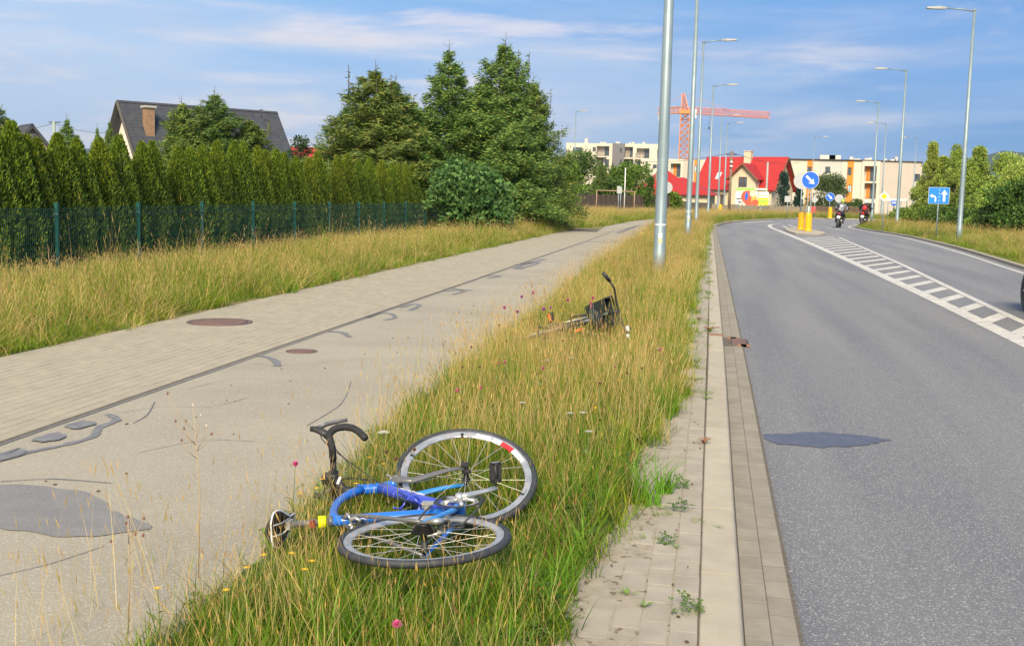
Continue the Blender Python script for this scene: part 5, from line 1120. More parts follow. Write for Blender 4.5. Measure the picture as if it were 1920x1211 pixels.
# tall dry thistle against the path, plus tall seed stalks
def dry_plant(px, py_base, height, label, seed, heads_=7, colm=None, name='dry_thistle'):
    u, v = g(px, py_base); t = empty(name, (u, v, 0), 0, label, 'weed'); rg = random.Random(seed); b = MB(); hd = MB(); top = Vector((rg.uniform(-.03, .03), 0, height)); mid_ = Vector((.01, 0, height * .5)); b.tube([(0, 0, 0), mid_, top], [.0024, .002, .0012], 6)
    ends = [top]
    for k in range(heads_):
        z = height * rg.uniform(.55, .85); a = rg.uniform(0, 6.28); L_ = height * rg.uniform(.12, .28); s_ = mid_.lerp(top, (z / height - .5) * 2); e_ = s_ + Vector((math.cos(a) * L_ * .7, math.sin(a) * L_ * .5, L_ * .8)); b.tube([s_, s_.lerp(e_, .5) + Vector((math.cos(a) * .01, 0, -.005)), e_], [.0014, .0011, .0008], 4); ends.append(e_)
    b.build('stem', stemb, t)
    for k, e_ in enumerate(ends): q = MB(); petal_head(q, e_, .009, 7, 3, k, 1.2); q.lathe([(0, -.006), (.004, -.002), (.0035, .003), (0, .006)], tuple(e_), seg=7); q.build('seed_head', colm if (colm and k % 3 == 0) else brownh, t)
    return t
dry_plant(372, 1085, .70, 'tall dry thistle with fluffy heads standing against the cycle path', 3, 8, material('thistle_fluff', (.62, .55, .48), .9))
dry_plant(240, 1190, .42, 'dry dark weed at the bottom left by the path edge', 5, 5)
dry_plant(868, 720, .62, 'airy yellow-topped weed at the path edge between the bicycles', 8, 9, yel); dry_plant(995, 640, .75, 'tall loose umbel above the left wheel of the second bicycle', 9, 10, yel); dry_plant(1175, 640, .5, 'dry weed in front of the basket of the second bicycle', 11, 7)
dry_plant(480, 505, .8, 'tall grey thistle with white fluff by the green fence', 12, 10, white, ); dry_plant(262, 545, .75, 'tall ragwort with orange-yellow flowers before the second fence post', 14, 12, yel, 'ragwort'); dry_plant(375, 520, .75, 'tall pale weed at the third fence post', 15, 8); dry_plant(560, 480, .7, 'brown dock beside the fence', 16, 9); dry_plant(95, 580, .8, 'feathery tall weed at the first fence post', 18, 9, stemg)
def leafy(px, py, label, n=12, L_=.16, h=.2, seed=0, wd=.2, cols=stemg, name='dandelion', up=1.0):
    u, v = g(px, py); t = empty(name, (u, v, .0), 0, label, 'weed'); rg = random.Random(seed)
    for k in range(n):
        a = 2.4 * k + rg.uniform(-.3, .3); Lk = L_ * rg.uniform(.6, 1.1); d = Vector((math.cos(a), math.sin(a), 0)); s_ = Vector((-math.sin(a), math.cos(a), 0)); b = MB(); V = []; m_ = 5
        for i in range(m_ + 1):
            q = i / m_; c = d * Lk * q + Vector((0, 0, h * up * math.sin(q * 2.2) * .6)); w_ = Lk * wd * math.sin(math.pi * min(.97, q * .9 + .08)); V += [c + s_ * w_ / 2, c - Vector((0, 0, w_ * .2)), c - s_ * w_ / 2]
        b.add(V, [(3*i + j, 3*i + j + 1, 3*i + j + 4, 3*i + j + 3) for i in range(m_) for j in (0, 1)], True); b.build('leaf', cols, t)
    return t
lg = material('fresh_leaf', (.13, .23, .03), .6); rl = material('reddish_leaf', (.22, .10, .05), .7)
leafy(1330, 622, 'rosette of reddish green leaves growing out of the kerb joint', 10, .13, .1, 1, cols=rl); leafy(1310, 600, 'small reddish weed on the pavers left of the rosette', 8, .1, .06, 2, cols=rl); leafy(1305, 680, 'small brownish weed on the paver strip', 9, .06, .04, 3)
leafy(1320, 832, 'dry brown weed lying across the kerb joint', 9, .07, .06, 4, cols=rl); leafy(1300, 712, 'flat green weed spreading over the pavers', 12, .13, .03, 5, .12, lg); leafy(1325, 748, 'small flat weed in the kerb joint', 8, .07, .03, 6, .14, lg)
leafy(1209, 1138, 'small green weed on the sandy strip at the bottom', 9, .045, .03, 7, .15, lg); leafy(1175, 1115, 'low weed on the sandy strip beside the grass edge', 8, .05, .03, 8, .15, lg); leafy(1268, 1028, 'tiny weed in the paver joint', 6, .04, .03, 9, .15, lg); leafy(1345, 988, 'thin weed lying across the kerb stone', 6, .04, .015, 10, .1, lg); leafy(1240, 955, 'small weed beside the bright grass clump', 8, .05, .03, 12, .12, lg)
leafy(512, 1045, 'broad green dock leaf rising in front of the saddle', 3, .11, .13, 13, .3, lg, 'dock_plant', 1.4); leafy(550, 1045, 'broad dock leaves between saddle and frame', 3, .11, .13, 14, .28, lg, 'dock_plant', 1.4); leafy(640, 1010, 'broad leaf beside the lower wheel', 2, .11, .12, 15, .3, lg, 'dock_plant', 1.4)
# bright clumps on the kerb side
for i, (px, py, s_, lab) in enumerate(((1240, 785, 1.05, 'bright green grass clump spilling over the pavers, farther one'), (1210, 945, 1.1, 'tall bright green grass clump at the verge edge'), (1246, 925, .6, 'small bright grass clump alone on the pavers'), (1055, 1110, .9, 'bright green blades right of the lower wheel'))):
    u, v = g(px, py); t = empty('grass_clump', (u, v, 0), i, lab, 'grass clump'); V, Fc, C, _ = blades(70, .14 * s_, .36 * s_, .006, .5, .2, [(.14, .30, .02), (.17, .34, .03), (.11, .24, .02)], 300 + i, .07 * s_, 4); mobj('blade_tuft', npmesh('blade_tuft', V, Fc, gm, C), t)
# ------------------------------------------------------------------ street furniture
whitepl = material('white_plate', (.72, .72, .70), .5); bluepl = material('sign_blue', (.015, .13, .62), .4); greyback = material('sign_back', (.42, .44, .45), .5, metal=.3); yelb = material('bollard_yellow', (.85, .42, .01), .5); sgy = material('sign_yellow', (.86, .50, .01), .5)
def lamp(u, v, h, side, label, r0=.10, r1=.055, arm=1.0, stickers=False, base=0., head=True):
    t = empty('street_lamp', (u, v, base), 0, label, 'street lamp', 'street lamps along the road'); b = MB(); n = 8
    b.tube([(0, 0, -.1), (0, 0, .55), (0, 0, .56), (0, 0, 2.4), (0, 0, h)], [r0 * 1.05, r0 * 1.05, r0, r0 * .93, r1], 20); b.build('pole', galv, t)
    b = MB(); b.tube([(0, 0, h - .03), (side * arm * .5, 0, h + .07), (side * arm, 0, h + .12)], [.035, .03, .03], 8); b.build('arm', galv, t)
    b = MB(); b.lathe([(.0, -.02), (.07, 0), (.07, .05), (0, .09)], (0, 0, h), seg=12); b.build('cap', galv, t)
    hd = MB(); x = side * arm
    hd.add([(x, -.06, h + .08), (x + side * .25, -.13, h + .07), (x + side * .8, -.12, h + .10), (x + side * .82, 0, h + .10), (x + side * .8, .12, h + .10), (x + side * .25, .13, h + .07), (x, .06, h + .08),
            (x, -.05, h + .16), (x + side * .25, -.11, h + .19), (x + side * .78, -.10, h + .16), (x + side * .8, 0, h + .16), (x + side * .78, .10, h + .16), (x + side * .25, .11, h + .19), (x, .05, h + .16)],
           [(0, 1, 2, 3, 4, 5, 6), (7, 8, 9, 10, 11, 12, 13)] + [(i, (i + 1) % 7, 7 + (i + 1) % 7, 7 + i) for i in range(7)]); ho = hd.build('lamp_head', material('lamp_grey', (.30, .31, .31), .5), t)
    MB().box((x + side * .5, 0, h + .082), (.42, .16, .012)).build('lens', material('lamp_lens', (.6, .6, .55), .2), ho)
    d = MB(); d.box((0, r0 * 1.02, .95), (r0 * .9, .012, .42)); d.build('service_door', galv, t)
    if stickers:
        b = MB(); b.lathe([(r0 * .965 + .003, 1.02), (r0 * .963 + .003, 1.05)], seg=20); b.build('white_band', whitepl, t)
        def lab_(z, w_, hh, mt):
            q = MB(); V = []; Fc = []
            for i in range(7):
                a = -math.pi / 2 + (i / 6 - .5) * w_ / r0 + .12; V += [(math.cos(a) * (r0 * .985 + .004), math.sin(a) * (r0 * .985 + .004), z), (math.cos(a) * (r0 * .985 + .004), math.sin(a) * (r0 * .985 + .004), z + hh)]
            for i in range(6): Fc.append((2*i, 2*i+2, 2*i+3, 2*i+1))
            q.add(V, Fc, True); q.build('sticker', mt, t)
        lab_(.78, .07, .10, whitepl); lab_(.70, .07, .07, material('pale_yellow_label', (.62, .60, .30), .6))
    return t
def lp(px, v, top_y, side, lab, r0=.1, r1=.05, arm=.95, **k):
    p = at(px[0], px[1], v); q = at(px[0], top_y, v); return lamp(p.x, v, q.z - gz(v), side, lab, r0, r1, arm, base=gz(v), **k)
lamp(-.92, 21, 9.6, 1, 'nearest grey lamp post standing in the tall grass of the verge', .108, .072, 1.0, stickers=True)
lamp(-.83, 42, 9.6, 1, 'second grey lamp post along the verge, its head above the picture', .105, .06, 1.0, stickers=True)
lp((1312, 250), 62, 80, 1, 'third lamp post along the verge, its head below the picture top', .10, .05)
lp((1334, 250), 84, 162, 1, 'fourth lamp post along the verge, right of the crane mast'); lp((1350, 300), 112, 218, 1, 'fifth lamp post before the villa roof, left one of the close pair'); lp((1361, 300), 125, 232, 1, 'sixth lamp post before the villa roof, right one of the close pair')
lp((1808, 300), 50, 21, -1, 'nearest lamp post on the right side of the road', .105, .055, 1.1); lp((1689, 300), 73, 133, -1, 'second lamp post on the right side of the road, by the priority sign', .105, .055, 1.1); lp((1641, 300), 96, 193, -1, 'third lamp post on the right side, before the orange loggias', .10, .05, 1.0)
lp((1656, 330), 118, 233, -1, 'thin far lamp post before the blank beige wall', .08, .045, 1.1); lp((1714, 330), 140, 260, -1, 'thin far lamp post before the right end of the beige block', .08, .04, 1.1); lp((1523, 330), 150, 258, 1, 'thin far lamp post behind the large blue arrow sign', .07, .04, 1.0); lp((1078, 280), 118, 210, 1, 'lone lamp post behind the fence, just right of the spruce clump', .08, .04, .5)
def plate_M(px, py, v, yaw=0):
    p = at(px, py, v); M = Matrix.Translation(p) @ Matrix.Rotation(yaw, 4, 'Z') @ Matrix.Rotation(R_(90), 4, 'X'); return p, M      # local x right, y up, +z toward the camera
def circle(r, n=28): return [(r * math.cos(6.28318 * k / n), r * math.sin(6.28318 * k / n)) for k in range(n)]
def arrow(L_, a, w_=.1):
    pts = [(-L_, -w_ / 2), (L_ * .25, -w_ / 2), (L_ * .15, -w_ * 1.5), (L_, 0), (L_ * .15, w_ * 1.5), (L_ * .25, w_ / 2), (-L_, w_ / 2)]; c, s = math.cos(a), math.sin(a); return [(x * c - y * s, x * s + y * c) for x, y in pts]
def sign(px, py, v, d, kind_s, label, ybase=None, poleup=.05, npole=1, base=None, name='traffic_sign', w2=None, group=None):
    p, M = plate_M(px, py, v); b0 = (gz(v) - .03) if base is None else base; t = empty(name, (p.x, v, b0), 0, label, 'traffic sign', group); iM = Matrix.Translation((-p.x, -v, -b0)) @ M
    for k in range(npole):
        x = (k - (npole - 1) / 2) * .14; MB().tube([(x, .035, 0), (x, .035, p.z - b0 + poleup)], .03, 8).build('pole', galv, t)
    if kind_s == 'arrow':
        MB().prism(circle(d / 2), -.006, .0, iM).build('rim', whitepl, t); pl = MB().prism(circle(d / 2 * .96), .0005, .006, iM).build('plate', bluepl, t); MB().prism(arrow(d * .34, R_(-45), d * .13), .0065, .010, iM).build('arrow', whitepl, pl)
    elif kind_s == 'roundback': MB().prism(circle(d / 2), -.01, .01, iM).build('plate', greyback, t)
    elif kind_s == 'diamond':
        MB().prism([(0, -d / 2), (d / 2, 0), (0, d / 2), (-d / 2, 0)], -.006, .004, iM).build('plate', whitepl, t); q = d * .30; MB().prism([(0, -q), (q, 0), (0, q), (-q, 0)], .0045, .009, iM).build('yellow_centre', sgy, t)
    elif kind_s == 'diamondback': MB().prism([(0, -d / 2), (d / 2, 0), (0, d / 2), (-d / 2, 0)], -.008, .008, iM).build('plate', greyback, t)
    elif kind_s == 'rect': MB().prism([(-d / 2, -w2 / 2), (d / 2, -w2 / 2), (d / 2, w2 / 2), (-d / 2, w2 / 2)], -.008, .008, iM).build('plate', greyback, t)
    elif kind_s == 'lanes':
        MB().prism([(-d / 2, -w2 / 2), (d / 2, -w2 / 2), (d / 2, w2 / 2), (-d / 2, w2 / 2)], -.01, .0, iM).build('rim', whitepl, t); f = .97
        pl = MB().prism([(-d / 2 * f, -w2 / 2 * f), (d / 2 * f, -w2 / 2 * f), (d / 2 * f, w2 / 2 * f), (-d / 2 * f, w2 / 2 * f)], .0005, .006, iM).build('plate', material('lane_sign_blue', (.02, .24, .75), .4), t)
        up = [(x + d * .25, y) for x, y in arrow(w2 * .36, R_(90), w2 * .14)]; MB().prism(up, .0065, .01, iM).build('straight_arrow', whitepl, pl)
        b = MB(); x0, y0 = -d * .10, -w2 * .38; s = w2
        pts = [(-.02, 0), (-.02, .26), (-.10, .36), (-.24, .40), (-.24, .30), (-.14, .27), (-.11, .22), (-.11, 0)]; pts = [(x0 + a * s * 1.0, y0 + c * s) for a, c in pts]; b.prism(pts, .0065, .01, iM)
        b.prism([(x0 - .24 * s, y0 + .24 * s), (x0 - .24 * s, y0 + .48 * s), (x0 - .42 * s, y0 + .35 * s)], .0065, .0101, iM); b.build('left_arrow', whitepl, pl); b = MB()
        for k in range(4): b.prism([(x, y + (-.36 + .22 * k) * w2) for x, y in ((.0, 0), (.025 * d, 0), (.025 * d, .1 * w2), (0, .1 * w2))], .0065, .01, iM)
        b.build('dashed_line', whitepl, pl)
    return t
def bollard(px, v, w_, h, label, base):
    p = at(px, 410, v); t = empty('keep_right_bollard', (p.x, v, base), 0, label, 'bollard', 'yellow bollards of the traffic islands')
    MB().lathe([(0, 0), (w_ * .62, 0), (w_ * .62, .06), (w_ * .52, .12), (w_ * .5, .14)], seg=16).build('foot', yelb, t)
    b = MB(); b.lathe([(w_ * .5, .14), (w_ * .5, h - .1), (w_ * .44, h - .02), (0, h)], seg=16)
    for k in range(8): a = k * .785; b.box((math.cos(a) * w_ * .5, math.sin(a) * w_ * .5, h / 2), (.012, .03, h * .7), rz=a)
    b.build('post', yelb, t); return t
bollard(1502.5, 60.4, .30, .93, 'left one of the two yellow bollards on the near traffic island', -.01); bollard(1516, 58.2, .32, .93, 'right one of the two yellow bollards on the near traffic island', -.01)
sign(1519.5, 338, 58.6, .86, 'arrow', 'large round blue sign with white arrow pointing down right', npole=2, base=-.01); sign(1504, 339.5, 60.8, .86, 'roundback', 'grey back of a round sign just left of the large blue arrow sign', base=-.01)
bollard(1556, 104, .32, 1.0, 'far yellow bollard below the small blue arrow sign', gz(104)); sign(1556.5, 369.5, 104.3, .78, 'arrow', 'small far round blue sign with white arrow', base=gz(104)); sign(1573.5, 372.5, 108, .78, 'roundback', 'grey back of a round sign right of the small far blue sign')
bollard(1349.5, 101, .30, 1.0, 'far yellow bollard beside the lamp posts on the left', gz(101)); sign(1250, 352, 70, .72, 'roundback', 'grey round sign back peeping out from behind the nearest lamp post')
sign(1528, 374.5, 100, .62, 'diamondback', 'grey back of a diamond sign left of the small far blue sign'); sign(1658, 368.5, 62, .56, 'diamond', 'yellow and white diamond priority sign on the right', base=-.03)
sign(1760.5, 367, 53, .90, 'lanes', 'blue rectangular sign with a left-turn and a straight-ahead lane arrow', w2=.74, base=-.03); sign(1477, 373.5, 98, .5, 'rect', 'small square grey sign back before the villa fence', w2=.5); sign(1160, 356, 84, .25, 'rect', 'narrow grey plate on a post in the meadow by the dark fence', w2=.55)
sign(1164, 357, 86, .18, 'rect', 'second narrow plate beside the first in the meadow', w2=.5)
# direction board with several thin posts
p = at(1684, 375, 100); t = empty('direction_sign', (p.x, 100, 0), 0, 'wide white board on four thin posts before the blank beige wall', 'road sign'); b = MB()
for px in (1664, 1675, 1688, 1699): x = at(px, 400, 100).x - p.x; MB().tube([(x, 0, -.1), (x, 0, p.z)], .035, 6).build('pole', galv, t)
MB().box((0, -.05, p.z), (1.95, .05, .2)).build('board', whitepl, t)
p2 = at(1676, 381, 99.5); M = Matrix.Translation((p2.x - p.x, -.5, p2.z)) @ Matrix.Rotation(R_(90), 4, 'X'); sh_ = MB().prism([(-.25, .2), (.25, .2), (.28, 0), (.16, -.2), (0, -.24), (-.16, -.2), (-.28, 0)], 0, .04, M).build('shield', bluepl, t); q = MB(); [q.box((p2.x - p.x + x, -.56, p2.z + .02), (.09, .02, .16)) for x in (-.14, 0, .13)]; q.build('lettering', whitepl, sh_)
# red banner
p = at(1694, 414, 84); t = empty('banner', (p.x, 84, p.z - .3), 0, 'low red banner with white lettering in front of the green bushes', 'banner'); redb = material('banner_red', (.62, .06, .05), .6)
MB().box((0, 0, .3), (.78, .03, .34)).build('cloth', redb, t); q = MB(); [q.box((-.16 + k * .09, -.02, .31), (.05, .006, .1 if k % 2 else .13)) for k in range(5)]; q.build('lettering', whitepl, t); q = MB(); [q.tube([(x, 0, -.1), (x, 0, .5)], .02, 6) for x in (-.4, .4)]; q.build('post', galv, t)
# info board behind the blue sign
p = at(1520, 395, 112); t = empty('notice_board', (p.x, 112, gz(112)), 0, 'small white and red notice board behind the yellow bollards', 'sign'); z = p.z - gz(112); MB().box((-.18, 0, z), (.42, .04, .8)).build('white_panel', whitepl, t); MB().box((.25, 0, z), (.40, .04, .8)).build('red_panel', redb, t); q = MB(); [q.tube([(x, .04, -.1), (x, .04, z + .4)], .03, 6) for x in (-.3, .35)]; q.build('post', galv, t)
# billboard
vb = 118.; t = empty('billboard', (0, 0, 0), 0, 'roadside billboard with green header, red middle picture and yellow-green right panel', 'billboard')
def bb(px0, py0, px1, py1, mt, nm, d=0., par=None):
    a, c = at(px0, py0, vb), at(px1, py1, vb); return MB().box(((a.x + c.x) / 2, vb - d, (a.z + c.z) / 2), (abs(c.x - a.x), .08 if d == 0 else .03, abs(c.z - a.z))).build(nm, mt, par or t)
lgreen = material('ad_green', (.30, .60, .12), .6); paleg = material('ad_pale_green', (.62, .76, .60), .6); adred = material('ad_red', (.72, .10, .05), .6); ador = material('ad_orange', (.80, .40, .08), .6); adyg = material('ad_yellow_green', (.66, .72, .05), .6); adlil = material('ad_pale', (.70, .68, .66), .6)
bb(1381, 352.5, 1439, 358, lgreen, 'header'); bb(1416, 353, 1438, 357.5, paleg, 'header_panel', .06); bb(1379.5, 359, 1393, 383.5, whitepl, 'left_panel'); bb(1393.2, 358.5, 1421, 385, adlil, 'middle_panel'); bb(1421.3, 359.5, 1440, 385.5, whitepl, 'right_panel')
bb(1380.5, 372, 1392, 374, darkfr, 'dark_line', .05); bb(1384, 378, 1390, 380.5, darkfr, 'dark_line', .05)
def disc(px, py, r, mt, d, sx=1., nm='picture'):
    p = at(px, py, vb); M = Matrix.Translation((p.x, vb - d, p.z)) @ Matrix.Rotation(R_(90), 4, 'X'); MB().prism([(x * sx, y) for x, y in circle(r, 18)], 0, .02, M).build(nm, mt, t)
disc(1401, 369, .62, adred, .05); disc(1405, 374, .62, adred, .055); disc(1414, 375, .5, ador, .06, .6); disc(1411, 364, .3, material('ad_cream', (.8, .66, .45), .6), .065); disc(1416, 380, .3, adred, .07, 1.2); disc(1399.5, 368, .42, bluepl, .09, .36)
bb(1421.5, 371, 1440, 385.3, adyg, 'price_panel', .05); bb(1423, 366.5, 1439, 368, lgreen, 'green_line', .05)
for k in range(4): bb(1424 + k * 3.6, 374.5, 1426.4 + k * 3.6, 379, lgreen, 'lettering', .09)
q = MB()
for px in (1384, 1400, 1427.5, 1433.5): x = at(px, 380, vb).x; q.tube([(x, vb + .1, -1), (x, vb + .1, at(1400, 360, vb).z)], .06, 6)
x0_, x1_ = at(1419, 395, vb).x, at(1427, 395, vb).x; q.tube([(x0_, vb + .1, -.7), (x1_, vb + .1, .9)], .04, 5); q.build('post', galv, t)
# utility poles and wires
woodp = material('weathered_wood', (.24, .18, .13), .9, (.18, .13, .10), 4); concp = material('pole_concrete', (.36, .35, .34), .9)
p, q_ = at(1367, 395, 108), at(1372.5, 283, 108); t = empty('utility_pole', (p.x, 108, -.2), 0, 'brown wooden power pole with cross arm and two pale insulators before the villa', 'utility pole'); tp = Vector((p.x * 0, 0, q_.z + .2))
MB().tube([(0, 0, 0), tp], [.14, .10], 10).build('pole', woodp, t); MB().box(tp - Vector((0, 0, .35)), (1.0, .1, .1)).build('cross_arm', darkfr, t); MB().box(tp - Vector((0, 0, .9)), (.5, .1, .08)).build('cross_arm', darkfr, t)
for z in (1.05, 1.45): MB().lathe([(0, -.12), (.14, -.06), (.14, .05), (0, .12)], tuple(tp + Vector((.02, -.16, -z))), seg=10).build('insulator', whitepl, t)
ptop = Vector((p.x, 108, q_.z - .15))
p3 = at(1438, 340, 123); q3 = at(1438, 304, 123); t = empty('utility_pole', (p3.x, 123, -.5), 0, 'thin grey concrete pole standing before the villa roof', 'utility pole'); MB().tube([(0, 0, 0), (0, 0, q3.z + .5)], [.13, .10], 8).build('pole', concp, t); MB().box((0, 0, q3.z + .3), (.5, .08, .08)).build('cross_arm', darkfr, t)
def wire(A, B_, sag, label, r=.012):
    A, B_ = Vector(A), Vector(B_); pts = [A.lerp(B_, k / 14) - Vector((0, 0, sag * 4 * (k / 14) * (1 - k / 14))) for k in range(15)]; MB().tube(pts, r, 4, caps=False).build('power_line', darkfr, None, label, 'cable')
wire(ptop, (at(1500, 305, 160)), .5, 'thin power line running right from the wooden pole over the villa roof', .022); wire(ptop, at(1180, 300, 130), .5, 'thin power line running left from the wooden pole behind the lamp posts', .022)
pl_ = at(101, 228, 58); t = empty('utility_pole', (pl_.x, 58, 0), 0, 'short pole top with crossbar above the left part of the hedge', 'utility pole'); MB().tube([(0, 0, 0), (0, 0, pl_.z)], [.12, .09], 8).build('pole', material('pole_green', (.28, .34, .30), .8), t); MB().box((.05, 0, pl_.z - .05), (.7, .06, .06)).build('cross_arm', darkfr, t)
wire((pl_.x, 58, pl_.z - .1), at(-40, 248, 60), .2, 'thin wire running left from the pole top above the hedge', .014); wire((pl_.x, 58, pl_.z - .1), at(205, 250, 62), .15, 'thin wire running from the pole top to the black-roofed house', .014)
# thin white pole, pipe frame, green posts
p, q_ = at(1171, 371, 96), at(1173, 315, 96); t = empty('white_pole', (p.x, 96, .8), 0, 'thin white pole in front of the round bright tree', 'pole'); MB().tube([(0, 0, -.9), (0, 0, q_.z - .8)], .045, 8).build('pole', whitepl, t)
a, c = at(1119, 357, 92), at(1190, 360, 92); t = empty('pipe_frame', (a.x, 92, 0), 0, 'low goal-like frame of rusty pipe before the dark fence', 'frame'); rustp = material('rusty_pipe', (.32, .22, .14), .8); MB().tube([(0, 0, a.z), (c.x - a.x, 0, c.z)], .05, 6).build('crossbar', rustp, t)
for x in (0, c.x - a.x): MB().tube([(x, 0, 0), (x, 0, a.z)], .05, 6).build('post', rustp, t)

# ------------------------------------------------------------------ fences
fgreen = material('fence_green', (.006, .075, .065), .5); wireg = material('wire_green', (.004, .050, .045), .6)
fence = empty('mesh_fence', (-10, 0, 0), 0, 'green welded mesh fence with square posts in front of the thuja hedge', 'fence')
pv0 = 15.96 - 2.535 * 3; posts = [pv0 + 2.535 * k for k in range(15)]
pm_ = MB(); pm_.box((0, 0, .6), (.055, .045, 1.24)); pm_.box((0, 0, 1.225), (.07, .055, .02)); pme = pm_.build('post', fgreen, fence)
clip = MB().box((.0, -.03, 1.06), (.075, .02, .012)).build('clip', galv, pme)
def fz(v): return -.0 if v < 22 else -.003 * (v - 22)
pnl = MB(); Lp = 2.47
def wbox(b, c, d): b.box(c, d)
for k in range(50): wbox(pnl, (0, -Lp / 2 + (k + .5) * Lp / 50, .58), (.005, .005, 1.16))
for z in [.02 + .2 * k for k in range(6)] + [1.15]: wbox(pnl, (.006, 0, z), (.006, Lp, .006))
for z in (.32, 1.06): wbox(pnl, (.022, 0, z), (.006, Lp, .006))
pno = pnl.build('mesh_panel', wireg, fence); me_p = pno.data
pme.location = (0, posts[0], fz(posts[0])); pno.location = (0, posts[0] + 1.27, fz(posts[0]))
for v in posts[1:]:
    c = pme.copy(); COL.objects.link(c); c.location = (0, v, fz(v)); d = clip.copy(); COL.objects.link(d); d.parent = c
    if v < posts[-1] - .1: c = pno.copy(); COL.objects.link(c); c.location = (0, v + 1.27, fz(v))
# dark board fence in the meadow, concrete panel fence by the villa
dbr = material('dark_brown_boards', (.05, .038, .035), .9, (.075, .055, .045), 3)
a, c = at(1078, 367, 96), at(1256, 369, 102); A = Vector((a.x, 96, 0)); B_ = Vector((c.x, 102, 0)); df = empty('board_fence', (A.x, A.y, 0), math.atan2(B_.y - A.y, B_.x - A.x), 'dark brown fence behind the meadow, left of the nearest lamp post', 'fence'); L_ = (B_ - A).length; me = None
n = int(L_ / .5)
for k in range(n):
    if me is None: o = MB().box((0, 0, .75), (.47, .04, 1.75)).build('board', dbr, df); me = o
    else: o = me.copy(); COL.objects.link(o)
    o.location = ((k + .5) * L_ / n, 0, -.02 * (k % 3))
conc = material('concrete_fence_panel', (.27, .23, .175), .95, (.21, .18, .14), 2, coords='World'); concd = material('dark_concrete_fence', (.10, .085, .07), .95, (.13, .11, .09), 2, coords='World')
def panel_fence(px0, py0, v0, px1, py1, v1, hh, mt, label, scallop=.15, pw=2.0):
    a, c = at(px0, py0, v0), at(px1, py1, v1); A, B_ = Vector((a.x, v0, a.z - hh)), Vector((c.x, v1, c.z - hh)); f = empty('panel_fence', A, math.atan2(B_.y - A.y, B_.x - A.x), label, 'fence'); L_ = Vector((B_.x - A.x, B_.y - A.y)).length; n = max(1, int(L_ / pw)); w_ = L_ / n; m = None; m2 = None; dz = (B_.z - A.z) / n
    for k in range(n):
        if m is None:
            b = MB(); nb = 8; top_ = [(w_ * i / nb, hh - scallop * (1 - math.sin(math.pi * i / nb))) for i in range(nb + 1)]; pts = [(0.05, -1)] + [(min(max(x, .05), w_ - .05), z) for x, z in top_] + [(w_ - .05, -1)]
            b.prism(pts, -.03, .03, Matrix.Rotation(R_(90), 4, 'X')); 
            for z in (.3, .6, .9): b.box((w_ / 2, -.035, z * hh), (w_ - .1, .012, .03))
            m = b.build('panel', mt, f); m2 = MB().box((0, 0, hh / 2 - .5), (.12, .12, hh + 1)).build('post', mt, f); o, o2 = m, m2
        else: o = m.copy(); COL.objects.link(o); o2 = m2.copy(); COL.objects.link(o2)
        o.location = (k * w_, 0, dz * k); o2.location = (k * w_, 0, dz * k)
    return f
panel_fence(1254, 377, 112, 1335, 382, 116, 1.5, concd, 'dark low fence behind the lamp posts, before the bungalow', .02)
panel_fence(1322, 382, 124, 1530, 386.5, 128, 1.5, conc, 'pale concrete fence with scalloped panels before the villa', .18)
panel_fence(1528, 386, 128, 1632, 389, 122, 1.6, material('brown_slat_fence', (.20, .14, .095), .9, (.15, .105, .07), 3), 'brown fence behind the two motorcycles', .01, 1.6)
hdg = bt('bush', 1580, 384, 128, 1.6, G3, 'bush', 'clipped dark bush at the foot of the beige apartment block, left one', 2500, base=-.9, cat='bush', seed=71); hdg = bt('bush', 1606, 374, 130, .8, G2, 'round', 'narrow green shrub between the apartment windows', 1800, base=-.9, cat='bush', seed=72)

# ------------------------------------------------------------------ bicycles
def rotm(axis, ang): return Matrix.Rotation(ang, 3, Vector(axis))
blackrub = material('tyre_rubber', (.030, .034, .042), .6, (.055, .056, .06), 30, .1, 200); alum = material('silver_alloy', (.62, .62, .60), .35, (.45, .45, .44), 20, metal=.7); steel = material('spoke_steel', (.62, .60, .52), .35, metal=.5); blk = material('black_plastic', (.022, .022, .024), .5, (.04, .04, .04), 20); tape = material('bar_tape', (.018, .018, .020), .75, (.03, .03, .03), 60, .3, 160)
framebl = material('blue_frame_paint', (.012, .13, .56), .28, (.02, .17, .62), 3, coat=.6); bluedeep = material('violet_blue_paint', (.04, .07, .50), .25, coat=.6); carbon = material('grey_carbon', (.12, .12, .13), .35, coat=.4); bluel = material('light_blue_paint', (.03, .25, .68), .3, coat=.5)
whitedec = material('white_decal', (.72, .73, .74), .35); reddec = material('red_decal', (.62, .03, .04), .35); chainm = material('greasy_chain', (.10, .09, .08), .5, metal=.5)
